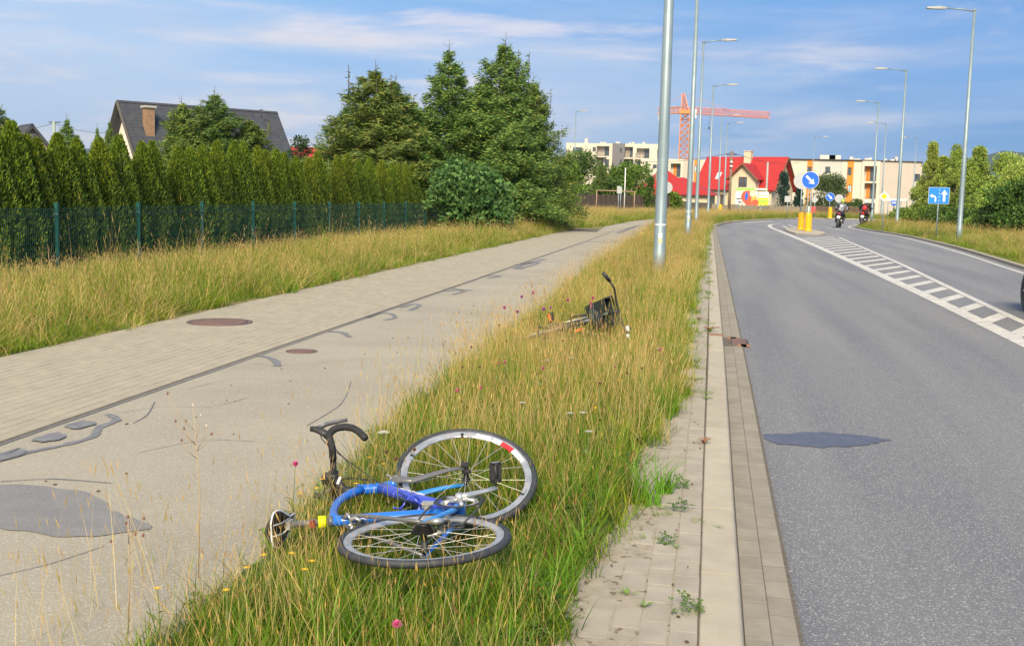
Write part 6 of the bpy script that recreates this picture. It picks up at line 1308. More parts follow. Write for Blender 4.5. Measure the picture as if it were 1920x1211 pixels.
def wheel(root, c, Tm, label, depth=.028, segs=None, nsp=20, cross=2, hubw=.1, phase=0., y0=0., tyre_r=.0145, R=.336, rear=False, rimbase=None):
    """wheel in the bike's x-z plane about c; Tm maps bike coordinates (steering turn)"""
    c = Vector(c); f = lambda: MB(T=Tm)
    wh = MB(T=Tm); prof = [(R - tyre_r + tyre_r * math.cos(a), tyre_r * 1.05 * math.sin(a)) for a in [6.28318 * k / 10 for k in range(10)]]; wh.lathe(prof, c, 'Y', 72, closed=True); w_ = wh.build('wheel', blackrub, root, label)
    r1, r2 = R - 2 * tyre_r + .001, R - 2 * tyre_r - depth; pr = [(r1, -.0105), (r1 - .010, -.0105), (r2 + .004, -.007), (r2, -.003), (r2, .003), (r2 + .004, .007), (r1 - .010, .0105), (r1, .0105)]
    # rim in coloured arcs (printed decals)
    mats = [rimbase or alum] + [m_ for _, _, m_ in (segs or [])]; uni = []; [uni.append(m_) for m_ in mats if m_ not in uni]; V = []; n = len(pr); Fc = []; mi = []; S_n = 120
    for k in range(S_n):
        a = 6.28318 * k / S_n
        for r, y in pr: V.append(Vector((r * math.cos(a), y, r * math.sin(a))) + c)
    for k in range(S_n):
        k2 = (k + 1) % S_n; deg = (k + .5) * 3; mt_ = rimbase or alum
        for s0, s1, m_ in (segs or []):
            if s0 <= deg < s1: mt_ = m_
        for i in range(n):
            j = (i + 1) % n; Fc.append((k * n + i, k2 * n + i, k2 * n + j, k * n + j)); mi.append(uni.index(mt_ if i in (1, 2, 3, 4, 5) else alum) if (mt_ in uni and alum in uni) else 0)
    rb = MB(T=Tm); rb.mats = uni if alum in uni else uni + [alum]; rb.v = [tuple(v) for v in V]; rb.f = Fc; rb.m = mi; rb.sm = [False] * len(Fc); rb.build('rim', None, w_)
    hb = MB(T=Tm); hb.lathe([(.004, -hubw / 2 - .012), (.009, -hubw / 2 - .012), (.011, -hubw / 2), (.022, -hubw * .34), (.012, -hubw * .30), (.011, hubw * .30), (.022, hubw * .34), (.011, hubw / 2), (.009, hubw / 2 + .012), (.004, hubw / 2 + .012)], c, 'Y', 16); hb.build('hub', blk, w_)
    for k in range(nsp):
        sd = 1 if k % 2 else -1; a = 6.28318 * k / nsp + phase; ah = a + (cross * .33 if (k // 2) % 2 else -cross * .33); p0 = c + Vector((.019 * math.cos(ah), sd * hubw * .33, .019 * math.sin(ah))); p1 = c + Vector(((r2 + .004) * math.cos(a), sd * .002, (r2 + .004) * math.sin(a)))
        s_ = MB(T=Tm).tube([p0, p1], .0013, 4, caps=False); s_.build('spoke', steel, w_)
    return w_
def M4(R3, piv): return Matrix.Translation(piv) @ R3.to_4x4() @ Matrix.Translation(-Vector(piv))
# ---- the blue road bicycle, frame coordinates: x forward, y left, z up, origin at the bottom bracket
pose = [-0.984, 4.472, 0.238 - .02, -1.241, -1.281, 1.235]; STEER = -.521
wv = Vector(pose[3:6]); Rb = Matrix.Rotation(wv.length, 3, wv.normalized()); 
bike = empty('road_bicycle', (0, 0, 0), 0, 'blue racing bicycle with silver-rimmed wheels lying on its side in the near grass', 'bicycle'); bike.matrix_world = Matrix.Translation(pose[:3]) @ Rb.to_4x4(); 
ax = Vector((-.292, 0, .956)); crown = Vector((.434, 0, .411)); Ts = M4(Matrix.Rotation(STEER, 3, ax), crown); I4 = Matrix.Identity(4)
fr = MB(); fr.mat(framebl)
fr.tube([crown + ax * .005, crown + ax * .03, crown + ax * .12, (.392, 0, .55)], [.027, .026, .024, .026], 16)                       # head tube
tt_ = [(.40, 0, .525), (.34, 0, .553), (.24, 0, .572), (.14, 0, .572), (.04, 0, .556), (-.06, 0, .528), (-.150, 0, .492)]; fr.tube(tt_, [.026, .024, .021, .019, .018, .018, .019], 14, flat=((0, 1, 0), .85))
fr.tube([(-.150, 0, .512), (-.137, 0, .46), (-.06, 0, .20), (-.01, 0, .03)], [.024, .027, .027, .028], 14, flat=((0, 1, 0), .85))
fr.mat(bluedeep); fr.tube([(.425, 0, .445), (.36, 0, .375), (.18, 0, .19), (.015, 0, .01)], [.030, .030, .029, .028], 14, flat=((0, 1, 0), .9))
fr.mat(framebl); fr.lathe([(.0, -.038), (.024, -.038), (.024, .038), (0, .038)], (0, 0, 0), 'Y', 18)
for s_ in (-1, 1):
    fr.mat(framebl if s_ > 0 else bluel); fr.tube([(-.01, s_ * .022, -.002), (-.12, s_ * .035, .012), (-.28, s_ * .052, .045), (-.405, s_ * .066, .07)], [.014, .012, .010, .008], 10)
    fr.mat(carbon); fr.tube([(-.146, s_ * .012, .47), (-.19, s_ * .034, .385), (-.30, s_ * .052, .215), (-.400, s_ * .066, .078)], [.010, .009, .008, .008], 10); fr.tube([(-.187, -.034, .39), (-.187, .034, .39)], .008, 8)
    fr.box((-.405, s_ * .068, .068), (.03, .006, .04))
fr.build('frame', None, bike)
dec = MB(); dm = Matrix.Rotation(math.atan2(.365, .345), 3, 'Y')
for k, w_ in enumerate((.012, .004, .010, .012, .004, .014, .010)):                                    # white lettering strokes on the down tube
    q = .30 + k * .045; c = Vector((.425, -.0275, .445)).lerp(Vector((.015, -.0275, .01)), q); dec.box(c, (w_ * 1.6, .0015, .020 if k % 2 else .012), M=Matrix.Rotation(-R_(46.5), 3, 'Y'))
dec.build('lettering', whitedec, bike)
# fork, stem, bars turn with the steering
fk = MB(T=Ts); fk.mat(framebl); fk.tube([crown + ax * .012, crown - ax * .03], [.03, .034], 14); fk.tube([crown + Vector((0, -.046, -.03)), crown + Vector((0, 0, -.012)), crown + Vector((0, .046, -.03))], [.017, .024, .017], 10); fk.build('fork_crown', None, bike)
hubF = Vector((.585, 0, .07)); cr2 = crown - ax * .035
for s_, mt_, lb in ((-1, carbon, 'grey carbon fork blade, uppermost'), (1, bluel, 'light blue fork blade, lower one')):
    b = MB(T=Ts); b.tube([cr2 + Vector((.0, s_ * .044, .02)), cr2 + Vector((.012, s_ * .047, -.08)), hubF.lerp(cr2, .3) + Vector((.0, s_ * .053, 0)), hubF + Vector((0, s_ * .056, 0))], [.021, .017, .012, .008], 12, flat=((0, 1, 0), .62)); b.build('fork_blade', mt_, bike, lb)
b = MB(T=Ts); b.tube([hubF + Vector((0, -.06, 0)), hubF + Vector((0, .06, 0))], .006, 8); b.box(hubF + Vector((0, -.066, .01)), (.03, .014, .035)); b.tube([hubF + Vector((0, .062, 0)), hubF + Vector((-.02, .066, .045))], .005, 6); b.build('quick_release', blk, bike)
top_ = Vector((.392, 0, .55)); ff = Vector((.956, 0, .292)); sp_ = MB(T=Ts); sp_.tube([top_, top_ + ax * .07], .018, 14); sp_.lathe([(.0, 0), (.02, 0), (.02, .01), (0, .012)], tuple(top_ + ax * .066), seg=12, M=ax.to_track_quat('Z', 'Y').to_matrix()); sp_.build('headset_spacer', blk, bike)
cl_ = top_ + ax * .10 + ff * .095; st_ = MB(T=Ts); st_.tube([top_ + ax * .05 + ff * -.005, cl_], [.019, .017], 12); st_.tube([cl_ + Vector((0, -.028, 0)), cl_ + Vector((0, .028, 0))], .025, 14); st_.build('stem', blk, bike); st_ = MB(T=Ts); st_.box((top_ + ax * .05).lerp(cl_, .55) + Vector((0, -.0185, 0)), (.05, .002, .012)); st_.build('lettering', whitedec, bike)
ang = R_(22); fx_ = (ff * math.cos(ang) + ax * math.sin(ang)); dz_ = -(ax * math.cos(ang) - ff * math.sin(ang))       # bars rotated up
def BP(y, f_, d_): return cl_ + Vector((0, y, 0)) + fx_ * f_ + dz_ * d_
hbm = MB(T=Ts); hbm.mat(blk); hbm.tube([BP(-.13, 0, 0), BP(.13, 0, 0)], .0145, 12); hbm.build('handlebar', None, bike)
for s_ in (-1, 1):
    b = MB(T=Ts); path = [BP(s_ * .11, 0, 0), BP(s_ * .175, .004, 0), BP(s_ * .202, .03, .002), BP(s_ * .206, .062, .010), BP(s_ * .208, .082, .035), BP(s_ * .211, .086, .065), BP(s_ * .214, .072, .098), BP(s_ * .217, .045, .122), BP(s_ * .219, .01, .135), BP(s_ * .220, -.045, .140)]
    pp = [tuple(p) for p in path]; q = []
    for i in range(len(path) - 1):
        for k in range(3): q.append(path[i].lerp(path[i + 1], k / 3))
    q.append(path[-1]); b.tube(q, [.0165 + .0007 * (k % 2) for k in range(len(q))], 12); b.build('bar_drop', tape, bike); b = MB(T=Ts); b.lathe([(0, 0), (.0165, .001), (.016, .006), (0, .008)], tuple(path[-1]), seg=12, M=(-fx_).to_track_quat('Z', 'Y').to_matrix()); b.build('bar_plug', blk, bike)
    h_ = MB(T=Ts); h_.tube([BP(s_ * .206, .062, .004), BP(s_ * .207, .095, -.008), BP(s_ * .208, .125, -.026), BP(s_ * .208, .140, -.048)], [.018, .018, .017, .013], 12, flat=((0, 1, 0), .85)); ho_ = h_.build('brake_hood', blk, bike)
    l_ = MB(T=Ts); l_.mat(carbon); l_.tube([BP(s_ * .208, .128, -.012), BP(s_ * .210, .135, .03), BP(s_ * .214, .122, .085), BP(s_ * .220, .108, .125)], [.010, .009, .007, .007], 8, flat=((0, 1, 0), 1.5)); l_.build('brake_lever', None, ho_); l_ = MB(T=Ts); l_.tube([BP(s_ * .213, .14, -.01), BP(s_ * .216, .142, .03), BP(s_ * .219, .130, .08)], [.004, .0035, .003], 6); l_.build('lever_plate', alum, ho_)
    for kk in (0, 1):
        b = MB(); w0 = Ts @ BP(s_ * .207, .10 + .02 * kk, -.01); w1 = Ts @ BP(s_ * .16, .10 + .03 * kk, -.04 + .03 * kk); 
        e_ = (crown + ff * .055 + Vector((0, s_ * -.01, .02))) if kk == 0 else Vector((.385, s_ * -.03, .46)); md_ = Ts @ BP(s_ * .06, .11, .06 + .02 * kk)
        pts = []
        for i in range(13):
            t_c = i / 12; pts.append(w0 * (1 - t_c) ** 3 + w1 * 3 * t_c * (1 - t_c) ** 2 + md_ * 3 * t_c ** 2 * (1 - t_c) + (Vector(e_)) * t_c ** 3)
        b.tube(pts, .0024, 6); b.build('cable', blk, bike)
b = MB(T=Ts); b.box(BP(0, .01, -.035), (.05, .035, .03)); b.build('bike_computer', blk, bike)
# brakes
def caliper(T, c, dirv, up, nm='brake_caliper'):
    c, d, u = Vector(c), Vector(dirv).normalized(), Vector(up).normalized(); b = MB(T=T)
    for s_ in (-1, 1): b.tube([c + d * .018, c + d * .02 + Vector((0, s_ * .022, 0)) + u * .004, c + d * .016 + Vector((0, s_ * .030, 0)) - u * .022, c + d * .010 + Vector((0, s_ * .021, 0)) - u * .045], [.009, .008, .008, .006], 8)
    b.tube([c, c + d * .035], .007, 8); b.tube([c + d * .022 + Vector((0, -.02, 0)), c + d * .022 + Vector((0, -.045, 0)) + u * .025], .005, 6); o = b.build(nm, alum, bike); q = MB(T=T)
    for s_ in (-1, 1): q.box(c + d * .008 + Vector((0, s_ * .015, 0)) - u * .045, (.045, .009, .012))
    q.build('brake_pad', blk, o)
caliper(Ts, crown - ax * .02 + ff * .022, ff, ax); caliper(I4, (-.187, 0, .40), (-.8, 0, .55), (.55, 0, .8))
# wheels
grd_ = material('grey_decal', (.30, .30, .33), .4); decF = []
for a0 in range(0, 360, 60): decF += [(a0 + 4, a0 + 10, grd_), (a0 + 13, a0 + 16, blk), (a0 + 21, a0 + 30, grd_)]
decF += [(300, 330, whitedec), (318, 333, reddec), (334, 342, whitedec), (345, 360, whitedec)]
wheel(bike, hubF, Ts, 'front wheel with white lettered silver rim and a red patch', .030, decF, 20, 0, .075, .1)
wheel(bike, (-.405, 0, .07), I4, 'rear wheel lying flat nearest the camera', .030, [(a + 5, a + 14, material('grey_decal', (.30, .30, .33), .4)) for a in range(0, 360, 45)], 24, 2, .095, .05)
b = MB()
for k in range(9): r = .052 - .0032 * k; y = -.028 - .0042 * k * .8; b.lathe([(r - .012, y), (r, y), (r, y - .0016), (r - .012, y - .0016)], (-.405, 0, .07), 'Y', 26, smooth=False, closed=True)
b.lathe([(0, -.025), (.02, -.025), (.02, -.062), (0, -.062)], (-.405, 0, .07), 'Y', 14); b.build('cassette', material('cassette_dark', (.04, .038, .035), .5, metal=.6), bike)
# crank set
tgt = np.array([934., 906.]); best_ = None
def projw(P): 
    c = (np.array(P) - np.array([0, 0, H])) @ BAS; return np.array([CX + F * c[0] / c[2], CY - F * c[1] / c[2]])
bm_w = Matrix.Translation(pose[:3]) @ Rb.to_4x4()
for k in range(72):
    a = k * math.pi / 36; e_ = bm_w @ Vector((.1725 * math.cos(a), -.075, .1725 * math.sin(a))); d = np.linalg.norm(projw(e_) - tgt)
    if best_ is None or d < best_[0]: best_ = (d, a)
ca = best_[1]; cd = Vector((math.cos(ca), 0, math.sin(ca))); c0 = Vector((0, -.066, 0))
cs_ = MB(); cs_.mat(alum); cs_.tube([c0 - cd * .012, c0 + cd * .04, c0 + cd * .12 + Vector((0, -.006, 0)), c0 + cd * .1725 + Vector((0, -.012, 0))], [.019, .017, .013, .014], 12, flat=((0, 1, 0), .75)); cs_.lathe([(0, -.014), (.016, -.014), (.02, 0), (.02, .03), (0, .03)], c0, 'Y', 16)
for k in range(5): a = ca + 6.28318 * k / 5 + .63; d = Vector((math.cos(a), 0, math.sin(a))); cs_.tube([c0 + Vector((0, .012, 0)), c0 + d * .05 + Vector((0, .014, 0)), c0 + d * .072 + Vector((0, .018, 0))], [.012, .009, .010], 8)
cs_.build('crank_arm', None, bike)
for r, y, nm, n_t in ((.106, -.046, 'chainring', 52), (.079, -.040, 'chainring', 39)):
    b = MB(); V = []; n2 = n_t * 2
    for k in range(n2):
        a = 6.28318 * k / n2; rr = r + (.003 if k % 2 else -.002)
        for q_, yy in ((rr, y), (rr, y - .0022), (r - .018, y - .0022), (r - .018, y)): V.append((q_ * math.cos(a), yy, q_ * math.sin(a)))
    b.add(V, [(4*k + i, 4*((k+1) % n2) + i, 4*((k+1) % n2) + (i+1) % 4, 4*k + (i+1) % 4) for k in range(n2) for i in range(4)]); b.build(nm, blk if r > .1 else alum, bike)
b = MB(); c1_ = Vector((0, .066, 0)); b.tube([c1_, c1_ - cd * .1725 + Vector((0, .012, 0))], [.017, .013], 12, flat=((0, 1, 0), .75)); b.build('crank_arm', alum, bike)
def pedal(c, s_):
    b = MB(); c = Vector(c); b.tube([c, c + Vector((0, s_ * .055, 0))], .006, 8); p = c + Vector((0, s_ * .062, 0)); u_ = cd.cross(Vector((0, 1, 0))); M = Matrix((cd, Vector((0, 1, 0)), u_)).transposed()
    for k in (-1, 1): b.box(p + cd * (k * .017), (.014, .085, .018), M=M)
    b.box(p + Vector((0, .037 * s_, 0)), (.045, .012, .018), M=M); b.box(p - Vector((0, .034 * s_, 0)), (.045, .012, .018), M=M); b.tube([p - Vector((0, .04, 0)), p + Vector((0, .04, 0))], .009, 8); o = b.build('pedal', blk, bike); MB().box(p + Vector((0, .042 * s_, 0)) + u_ * .0, (.03, .006, .012), M=M).build('pedal_cap', alum, o)
pedal(c0 + cd * .1725 + Vector((0, -.018, 0)), -1); pedal(c1_ - cd * .1725 + Vector((0, .018, 0)), 1)
b = MB(); rr_, hubr = .100, Vector((-.405, -.040, .07)); y_ = -.047; b.tube([(.02, y_, rr_), (-.2, y_ + .004, .118), (-.40, -.043, .112)], .0045, 6); b.tube([(.0, y_, -rr_), (-.2, y_, -.092), (-.375, -.042, -.065)], .0045, 6); b.tube([(-.385, -.042, -.062), (-.40, -.042, -.02), (-.385, -.042, .02)], .004, 6); b.build('chain', chainm, bike)
b = MB(); b.tube([(-.41, -.068, .045), (-.425, -.075, .015), (-.40, -.068, -.005)], [.011, .014, .012], 10); b.build('rear_derailleur', alum, bike); b = MB()
b.prism([(-.42, .0), (-.395, .005), (-.365, -.065), (-.385, -.08)], .050, .054, Matrix.Rotation(R_(90), 4, 'X')); 
for c in ((-.40, -.042, -.005), (-.378, -.042, -.065)): b.lathe([(.004, -.004), (.019, -.003), (.019, .003), (.004, .004)], c, 'Y', 14)
b.build('derailleur_cage', blk, bike)
b = MB(); b.box((-.045, -.05, .125), (.03, .012, .05)); b.box((-.045, -.035, .13), (.018, .03, .02)); b.tube([(-.04, -.02, .14), (-.045, -.052, .15)], .008, 8); b.build('front_derailleur', alum, bike)
# bottle cage
cg = MB(); dt0, dt1 = Vector((.36, 0, .375)), Vector((.16, 0, .17)); dn = Vector((-.707, 0, .707)); dd = (dt1 - dt0).normalized(); cg.tube([dt0.lerp(dt1, .35) + dn * .03, dt0.lerp(dt1, 1.0) + dn * .03], .005, 8)
for q_, rr in ((.95, .038), (.55, .038)):
    c = dt0.lerp(dt1, q_) + dn * .068; cg.tube([c + dn * (rr * math.cos(a)) * -1 + Vector((0, rr * math.sin(a), 0)) for a in [-2.4 + 4.8 * k / 14 for k in range(15)]], .0045, 8)
for s_ in (-1, 1): cg.tube([dt0.lerp(dt1, .55) + dn * .068 + Vector((0, s_ * .038, 0)), dt0.lerp(dt1, 1.0) + dn * .075 + Vector((0, s_ * .034, 0)), dt0.lerp(dt1, 1.12) + dn * .06 + Vector((0, s_ * .01, 0))], .0045, 8)
cg.build('bottle_cage', bluedeep, bike)
# seat post, reflector band, saddle
sd0 = Vector((-.150, 0, .505)); sd1 = Vector((-.200, 0, .665)); b = MB(); b.tube([sd0, sd1], .0136, 14); b.lathe([(.015, 0), (.0225, 0), (.0225, .018), (.015, .018)], tuple(sd0), seg=16, closed=True, M=(sd1 - sd0).to_track_quat('Z', 'Y').to_matrix()); b.build('seat_post', carbon, bike)
b = MB(); b.lathe([(.016, -.016), (.026, -.016), (.026, .016), (.016, .016)], tuple(sd0.lerp(sd1, .26)), seg=16, closed=True, M=(sd1 - sd0).to_track_quat('Z', 'Y').to_matrix()); b.build('yellow_band', material('fluorescent_yellow', (.82, .85, .0), .5), bike)
b = MB(); b.box(sd0.lerp(sd1, .46) + Vector((-.022, 0, 0)), (.014, .03, .022)); b.build('rear_reflector', material('dull_red', (.25, .045, .02), .4), bike)
b = MB(); b.box(sd1 + Vector((-.0, 0, .008)), (.045, .035, .02)); 
for s_ in (-1, 1): b.tube([sd1 + Vector((-.11, s_ * .022, .045)), sd1 + Vector((-.06, s_ * .022, .018)), sd1 + Vector((.05, s_ * .020, .016)), sd1 + Vector((.125, s_ * .008, .04))], .0038, 8)
b.build('saddle_rail', alum, bike)
V = []; ns, nw = 22, 10
for i in range(ns + 1):
    s_ = i / ns; x = -.125 + .275 * s_; hw_ = .064 * (1 - math.exp(-(s_ + .02) * 14)) * (1 / (1 + math.exp((s_ - .42) * 11))) + .018 * math.sqrt(max(0, 1 - s_ ** 8)); z = .058 + .012 * math.cos(s_ * 5.2) 
    for j in range(nw + 1): y = -1 + 2 * j / nw; V.append((sd1.x + x, y * hw_, sd1.z + z - .028 * abs(y) ** 2.6 + (.0)))
Fs = [(i * (nw + 1) + j, i * (nw + 1) + j + 1, (i + 1) * (nw + 1) + j + 1, (i + 1) * (nw + 1) + j) for i in range(ns) for j in range(nw)]
b = MB(); b.mat(material('saddle_black', (.03, .028, .028), .5)); b.add(V, Fs, True); so = b.build('saddle', None, bike); md = so.modifiers.new('thick', 'SOLIDIFY'); md.thickness = .012; md.offset = -1
eg = MB(); L1_ = [V[i * (nw + 1)] for i in range(ns + 1)]; R1_ = [V[i * (nw + 1) + nw] for i in range(ns, -1, -1)]; eg.tube([Vector(p) for p in L1_ + R1_[1:]], .0035, 8, closed=True); eg.build('saddle_edge', whitedec, so)
so2 = MB(); so2.box((sd1.x - .02, 0, sd1.z + .0745), (.10, .03, .002)); so2.build('saddle_stripe', whitedec, so)

# ---- second bicycle deep in the grass
b2 = empty('city_bicycle', (0, 0, 0), 0, 'second bicycle with black handlebar basket, lying half buried in the tall grass', 'bicycle')
fw = Vector((.2, .98, .02)).normalized(); up2 = Vector((.88, -.17, .28)).normalized()
b2.matrix_world = frame_matrix(fw, up2, Vector((-1.60, 11.3, .16)))
redf = material('dull_dark_frame', (.05, .06, .05), .4); orr = material('orange_red_reflector', (.85, .12, .02), .35)
b = MB(); 
for pth, r in (([(0, 0, 0), (-.17, 0, .46)], .016), ([(-.15, 0, .40), (.40, 0, .50)], .015), ([(0, 0, 0), (.42, 0, .42)], .018), ([(.41, 0, .40), (.36, 0, .56)], .02)): b.tube([Vector(p) for p in pth], r, 10)
for s_ in (-1, 1): b.tube([(-.02, s_ * .03, 0), (-.44, s_ * .07, .06)], .010, 8); b.tube([(-.16, s_ * .02, .44), (-.44, s_ * .07, .06)], .008, 8); b.tube([(.42, s_ * .035, .38), (.50, s_ * .05, .20), (.60, s_ * .055, .06)], [.014, .012, .009], 8)
b.build('frame', redf, b2)
wheel(b2, (.60, 0, .06), I4, 'front wheel', .014, None, 18, 1, .08, 0, 0, .017, .34); wheel(b2, (-.44, 0, .06), I4, 'rear wheel showing edge-on above the path', .014, None, 18, 1, .08, 0, 0, .017, .34)
b = MB(); b.tube([(.36, 0, .54), (.33, 0, .64), (.34, 0, .68)], .013, 10); b.tube([(.22, -.34, .70), (.27, -.24, .72), (.34, -.08, .68), (.34, .08, .68), (.27, .24, .72), (.22, .345, .70)], .011, 10); b.build('handlebar', blk, b2)
for y in (-1, 1): b = MB(); b.tube([(.225, y * .325, .705), (.17, y * .42, .68)], .019, 12); b.build('grip', blk, b2)
b = MB(); b.lathe([(0, -.012), (.034, -.012), (.034, .008), (.02, .02), (0, .022)], (.29, -.20, .74), seg=16); bo = b.build('bell', whitedec, b2); MB().lathe([(0, .0), (.012, .0), (.012, .012), (0, .012)], (.29, -.20, .758), seg=10).build('bell_button', blk, bo)
b = MB(); b.lathe([(0, 0), (.026, 0), (.026, .02), (0, .03)], (.25, -.27, .725), seg=14); b.build('mirror_cap', whitedec, b2)
# wire basket with a dark lining
bk = MB(); x0, x1, y0, y1, z0, z1 = .40, .68, -.13, .15, .30, .54
def rect(z, s_=1.): cx, cy = (x0 + x1) / 2, 0; return [Vector((cx + (x - cx) * s_, y * s_, z)) for x, y in ((x0, y0), (x1, y0), (x1, y1), (x0, y1))]
bk.tube(rect(z1, 1.08), .009, 8, closed=True)
for z, s_ in ((z0, .86), (z0 + .09, .93), (z0 + .18, 1.0)): bk.tube(rect(z, s_), .003, 5, closed=True)
T1, B1 = rect(z1, 1.08), rect(z0, .86)
for e in range(4):
    for k in range(12): t_c = k / 12; bk.tube([T1[e].lerp(T1[(e + 1) % 4], t_c), B1[e].lerp(B1[(e + 1) % 4], t_c)], .0025, 4, caps=False)
bo = bk.build('basket', blk, b2); ln_ = MB(); T2, B2 = rect(z1 - .02, 1.02), rect(z0 + .01, .83)
ln_.add(T2 + B2, [(0, 1, 5, 4), (1, 2, 6, 5), (2, 3, 7, 6), (3, 0, 4, 7), (4, 5, 6, 7)]); ln_.build('basket_lining', material('dark_green_cloth', (.022, .032, .030), .9), bo)
b = MB(); b.tube([(.0, -.03, 0), (.0, -.12, 0)], .012, 8); b.lathe([(.05, -.055), (.085, -.055), (.085, -.06), (.05, -.06)], (0, 0, 0), 'Y', 30, closed=True); b.tube([(0, -.07, 0), (.12, -.08, -.12)], .011, 8); b.tube([(0, .07, 0), (-.12, .08, .12)], .011, 8); b.build('crank', blk, b2)
for c in ((.12, -.13, -.12), (-.12, .13, .12)): p_o = MB(); p_o.box(c, (.09, .09, .024)); q = p_o.build('pedal', blk, b2); w_ = MB(); w_.box((c[0] + .048, c[1], c[2]), (.008, .075, .022)); w_.box((c[0] - .048, c[1], c[2]), (.008, .075, .022)); w_.build('pedal_reflector', orr, q)
b = MB(); b.box((-.28, -.06, .43), (.12, .02, .055)); b.box((.40, -.05, .40), (.05, .02, .10)); b.build('orange_reflector', orr, b2)
b = MB(); b.tube([(-.17, 0, .46), (-.20, 0, .58)], .013, 10); b.build('seat_post', alum, b2); b = MB(); b.lathe([(0, 0), (.10, .0), (.105, .03), (.08, .055), (0, .06)], (-.24, 0, .58), seg=20); b.box((-.12, 0, .605), (.16, .05, .04)); b.build('saddle', blk, b2)

# ------------------------------------------------------------------ motorcycles with riders
def skin(name, joints, edges, mt, parent, label=None, cat=None, sub_=1):
    me = bpy.data.meshes.new(name); me.from_pydata([j[:3] for j in joints], edges, []); me.materials.append(mt); o = bpy.data.objects.new(name, me); link(o, parent); tag(o, label, cat)
    md = o.modifiers.new('skin', 'SKIN'); md.use_smooth_shade = True
    sv = me.skin_vertices[0].data if me.skin_vertices else None
    if sv is None:
        bm = bmesh.new(); bm.from_mesh(me); bm.verts.layers.skin.verify(); bm.to_mesh(me); bm.free(); sv = me.skin_vertices[0].data
    for i, j in enumerate(joints): r = j[3]; sv[i].radius = (r, r) if not isinstance(r, tuple) else r; sv[i].use_root = (i == 0)
    m2 = o.modifiers.new('sub', 'SUBSURF'); m2.levels = sub_; m2.render_levels = sub_
    return o
def moto(u, v, body, jacket, helmet, lab, rlab, lean, bag, heading):
    t = empty('motorcycle', (u, v, -.085), heading, lab, 'motorcycle'); t.rotation_euler = (0, lean, heading); dk = material('moto_black', (.02, .02, .022), .4)
    for y, nm in ((-.68, 'rear wheel'), (.72, 'front wheel')):
        w_ = .085 if y < 0 else .06; b = MB(); b.lathe([(.30 - w_ * .6 + w_ * .75 * math.cos(a), w_ * math.sin(a)) for a in [6.283 * k / 10 for k in range(10)]], (0, y, .31), 'X', 28, closed=True); wo = b.build('wheel', blackrub, t); b = MB(); b.lathe([(.0, -.03), (.20, -.02), (.20, .02), (0, .03)], (0, y, .31), 'X', 12, smooth=False); b.build('rim', dk, wo)
    b = MB(); b.tube([(0, .45, .35), (0, .1, .38), (0, -.35, .42)], [.15, .19, .14], 10); b.build('engine', dk, t)
    b = MB(); b.tube([(0, .55, .80), (0, .25, .93), (0, .0, .88)], [.10, .17, .12], 12); b.build('tank', body, t)
    b = MB(); b.tube([(0, .02, .84), (0, -.35, .85), (0, -.78, .98)], [.13, .15, .06], 12, flat=((0, 0, 1), .5)); b.build('seat', dk, t)
    b = MB(); b.tube([(0, -.45, .76), (0, -.72, .84), (0, -.92, .92)], [.13, .12, .05], 10, flat=((0, 0, 1), .6)); b.build('tail', body, t); MB().box((0, -.93, .87), (.16, .03, .06)).build('tail_light', reddec, t); MB().box((0, -.94, .66), (.19, .015, .16)).build('number_plate', whitepl, t)
    b = MB(); [b.tube([(s_ * .09, .72, .31), (s_ * .09, .50, .92)], .028, 8) for s_ in (-1, 1)]; b.build('fork', dk, t); b = MB(); b.tube([(-.38, .36, 1.02), (-.2, .48, 1.02), (.2, .48, 1.02), (.38, .36, 1.02)], .018, 8); b.build('handlebar', dk, t)
    for s_ in (-1, 1): b = MB(); b.tube([(s_ * .28, .42, 1.04), (s_ * .36, .44, 1.18)], .008, 6); b.lathe([(0, -.01), (.06, 0), (0, .01)], (s_ * .38, .44, 1.2), 'Y', 10); b.build('mirror', dk, t)
    b = MB(); b.tube([(.13, .2, .3), (.16, -.4, .34), (.18, -.85, .48)], [.04, .05, .06], 10); b.build('exhaust', alum, t); b = MB(); b.tube([(0, .82, .7), (0, .62, 1.0), (0, .50, 1.2)], [.14, .17, .06], 10, flat=((0, 1, 0), .4)); b.build('fairing', body, t)
    r = empty('person', (u, v, -.085), heading, rlab, 'person'); r.rotation_euler = (0, lean, heading); pants = material('dark_trousers', (.03, .03, .04), .8); J = [(0, -.20, .92, .16), (0, -.14, 1.12, .15), (0, -.02, 1.34, (.19, .15)), (0, .04, 1.44, .08), (0, .07, 1.50, .06), (0, .09, 1.60, .10)]; E_ = [(0, 1), (1, 2), (2, 3), (3, 4), (4, 5)]
    for s_ in (-1, 1):
        i = len(J); J += [(s_ * .20, 0, 1.38, .075), (s_ * .32, .08, 1.18, .058), (s_ * .34, .30, 1.05, .045), (s_ * .34, .40, 1.03, .045)]; E_ += [(2, i), (i, i + 1), (i + 1, i + 2), (i + 2, i + 3)]
        i = len(J); J += [(s_ * .12, -.18, .88, .11), (s_ * .25, .18, .74, .085), (s_ * .21, -.08, .42, .06), (s_ * .21, -.02, .32, .05), (s_ * .22, .12, .30, .04)]; E_ += [(0, i), (i, i + 1), (i + 1, i + 2), (i + 2, i + 3), (i + 3, i + 4)]
    bd_ = skin('body', J, E_, pants, r); jk = skin('jacket', [(0, -.20, .95, .175), (0, -.14, 1.12, .17), (0, -.02, 1.34, (.215, .17)), (0, .05, 1.45, .09)] + sum([[(s_ * .20, 0, 1.38, .09), (s_ * .32, .08, 1.18, .07), (s_ * .34, .28, 1.06, .055)] for s_ in (-1, 1)], []), [(0, 1), (1, 2), (2, 3), (2, 4), (4, 5), (5, 6), (2, 7), (7, 8), (8, 9)], jacket, r)
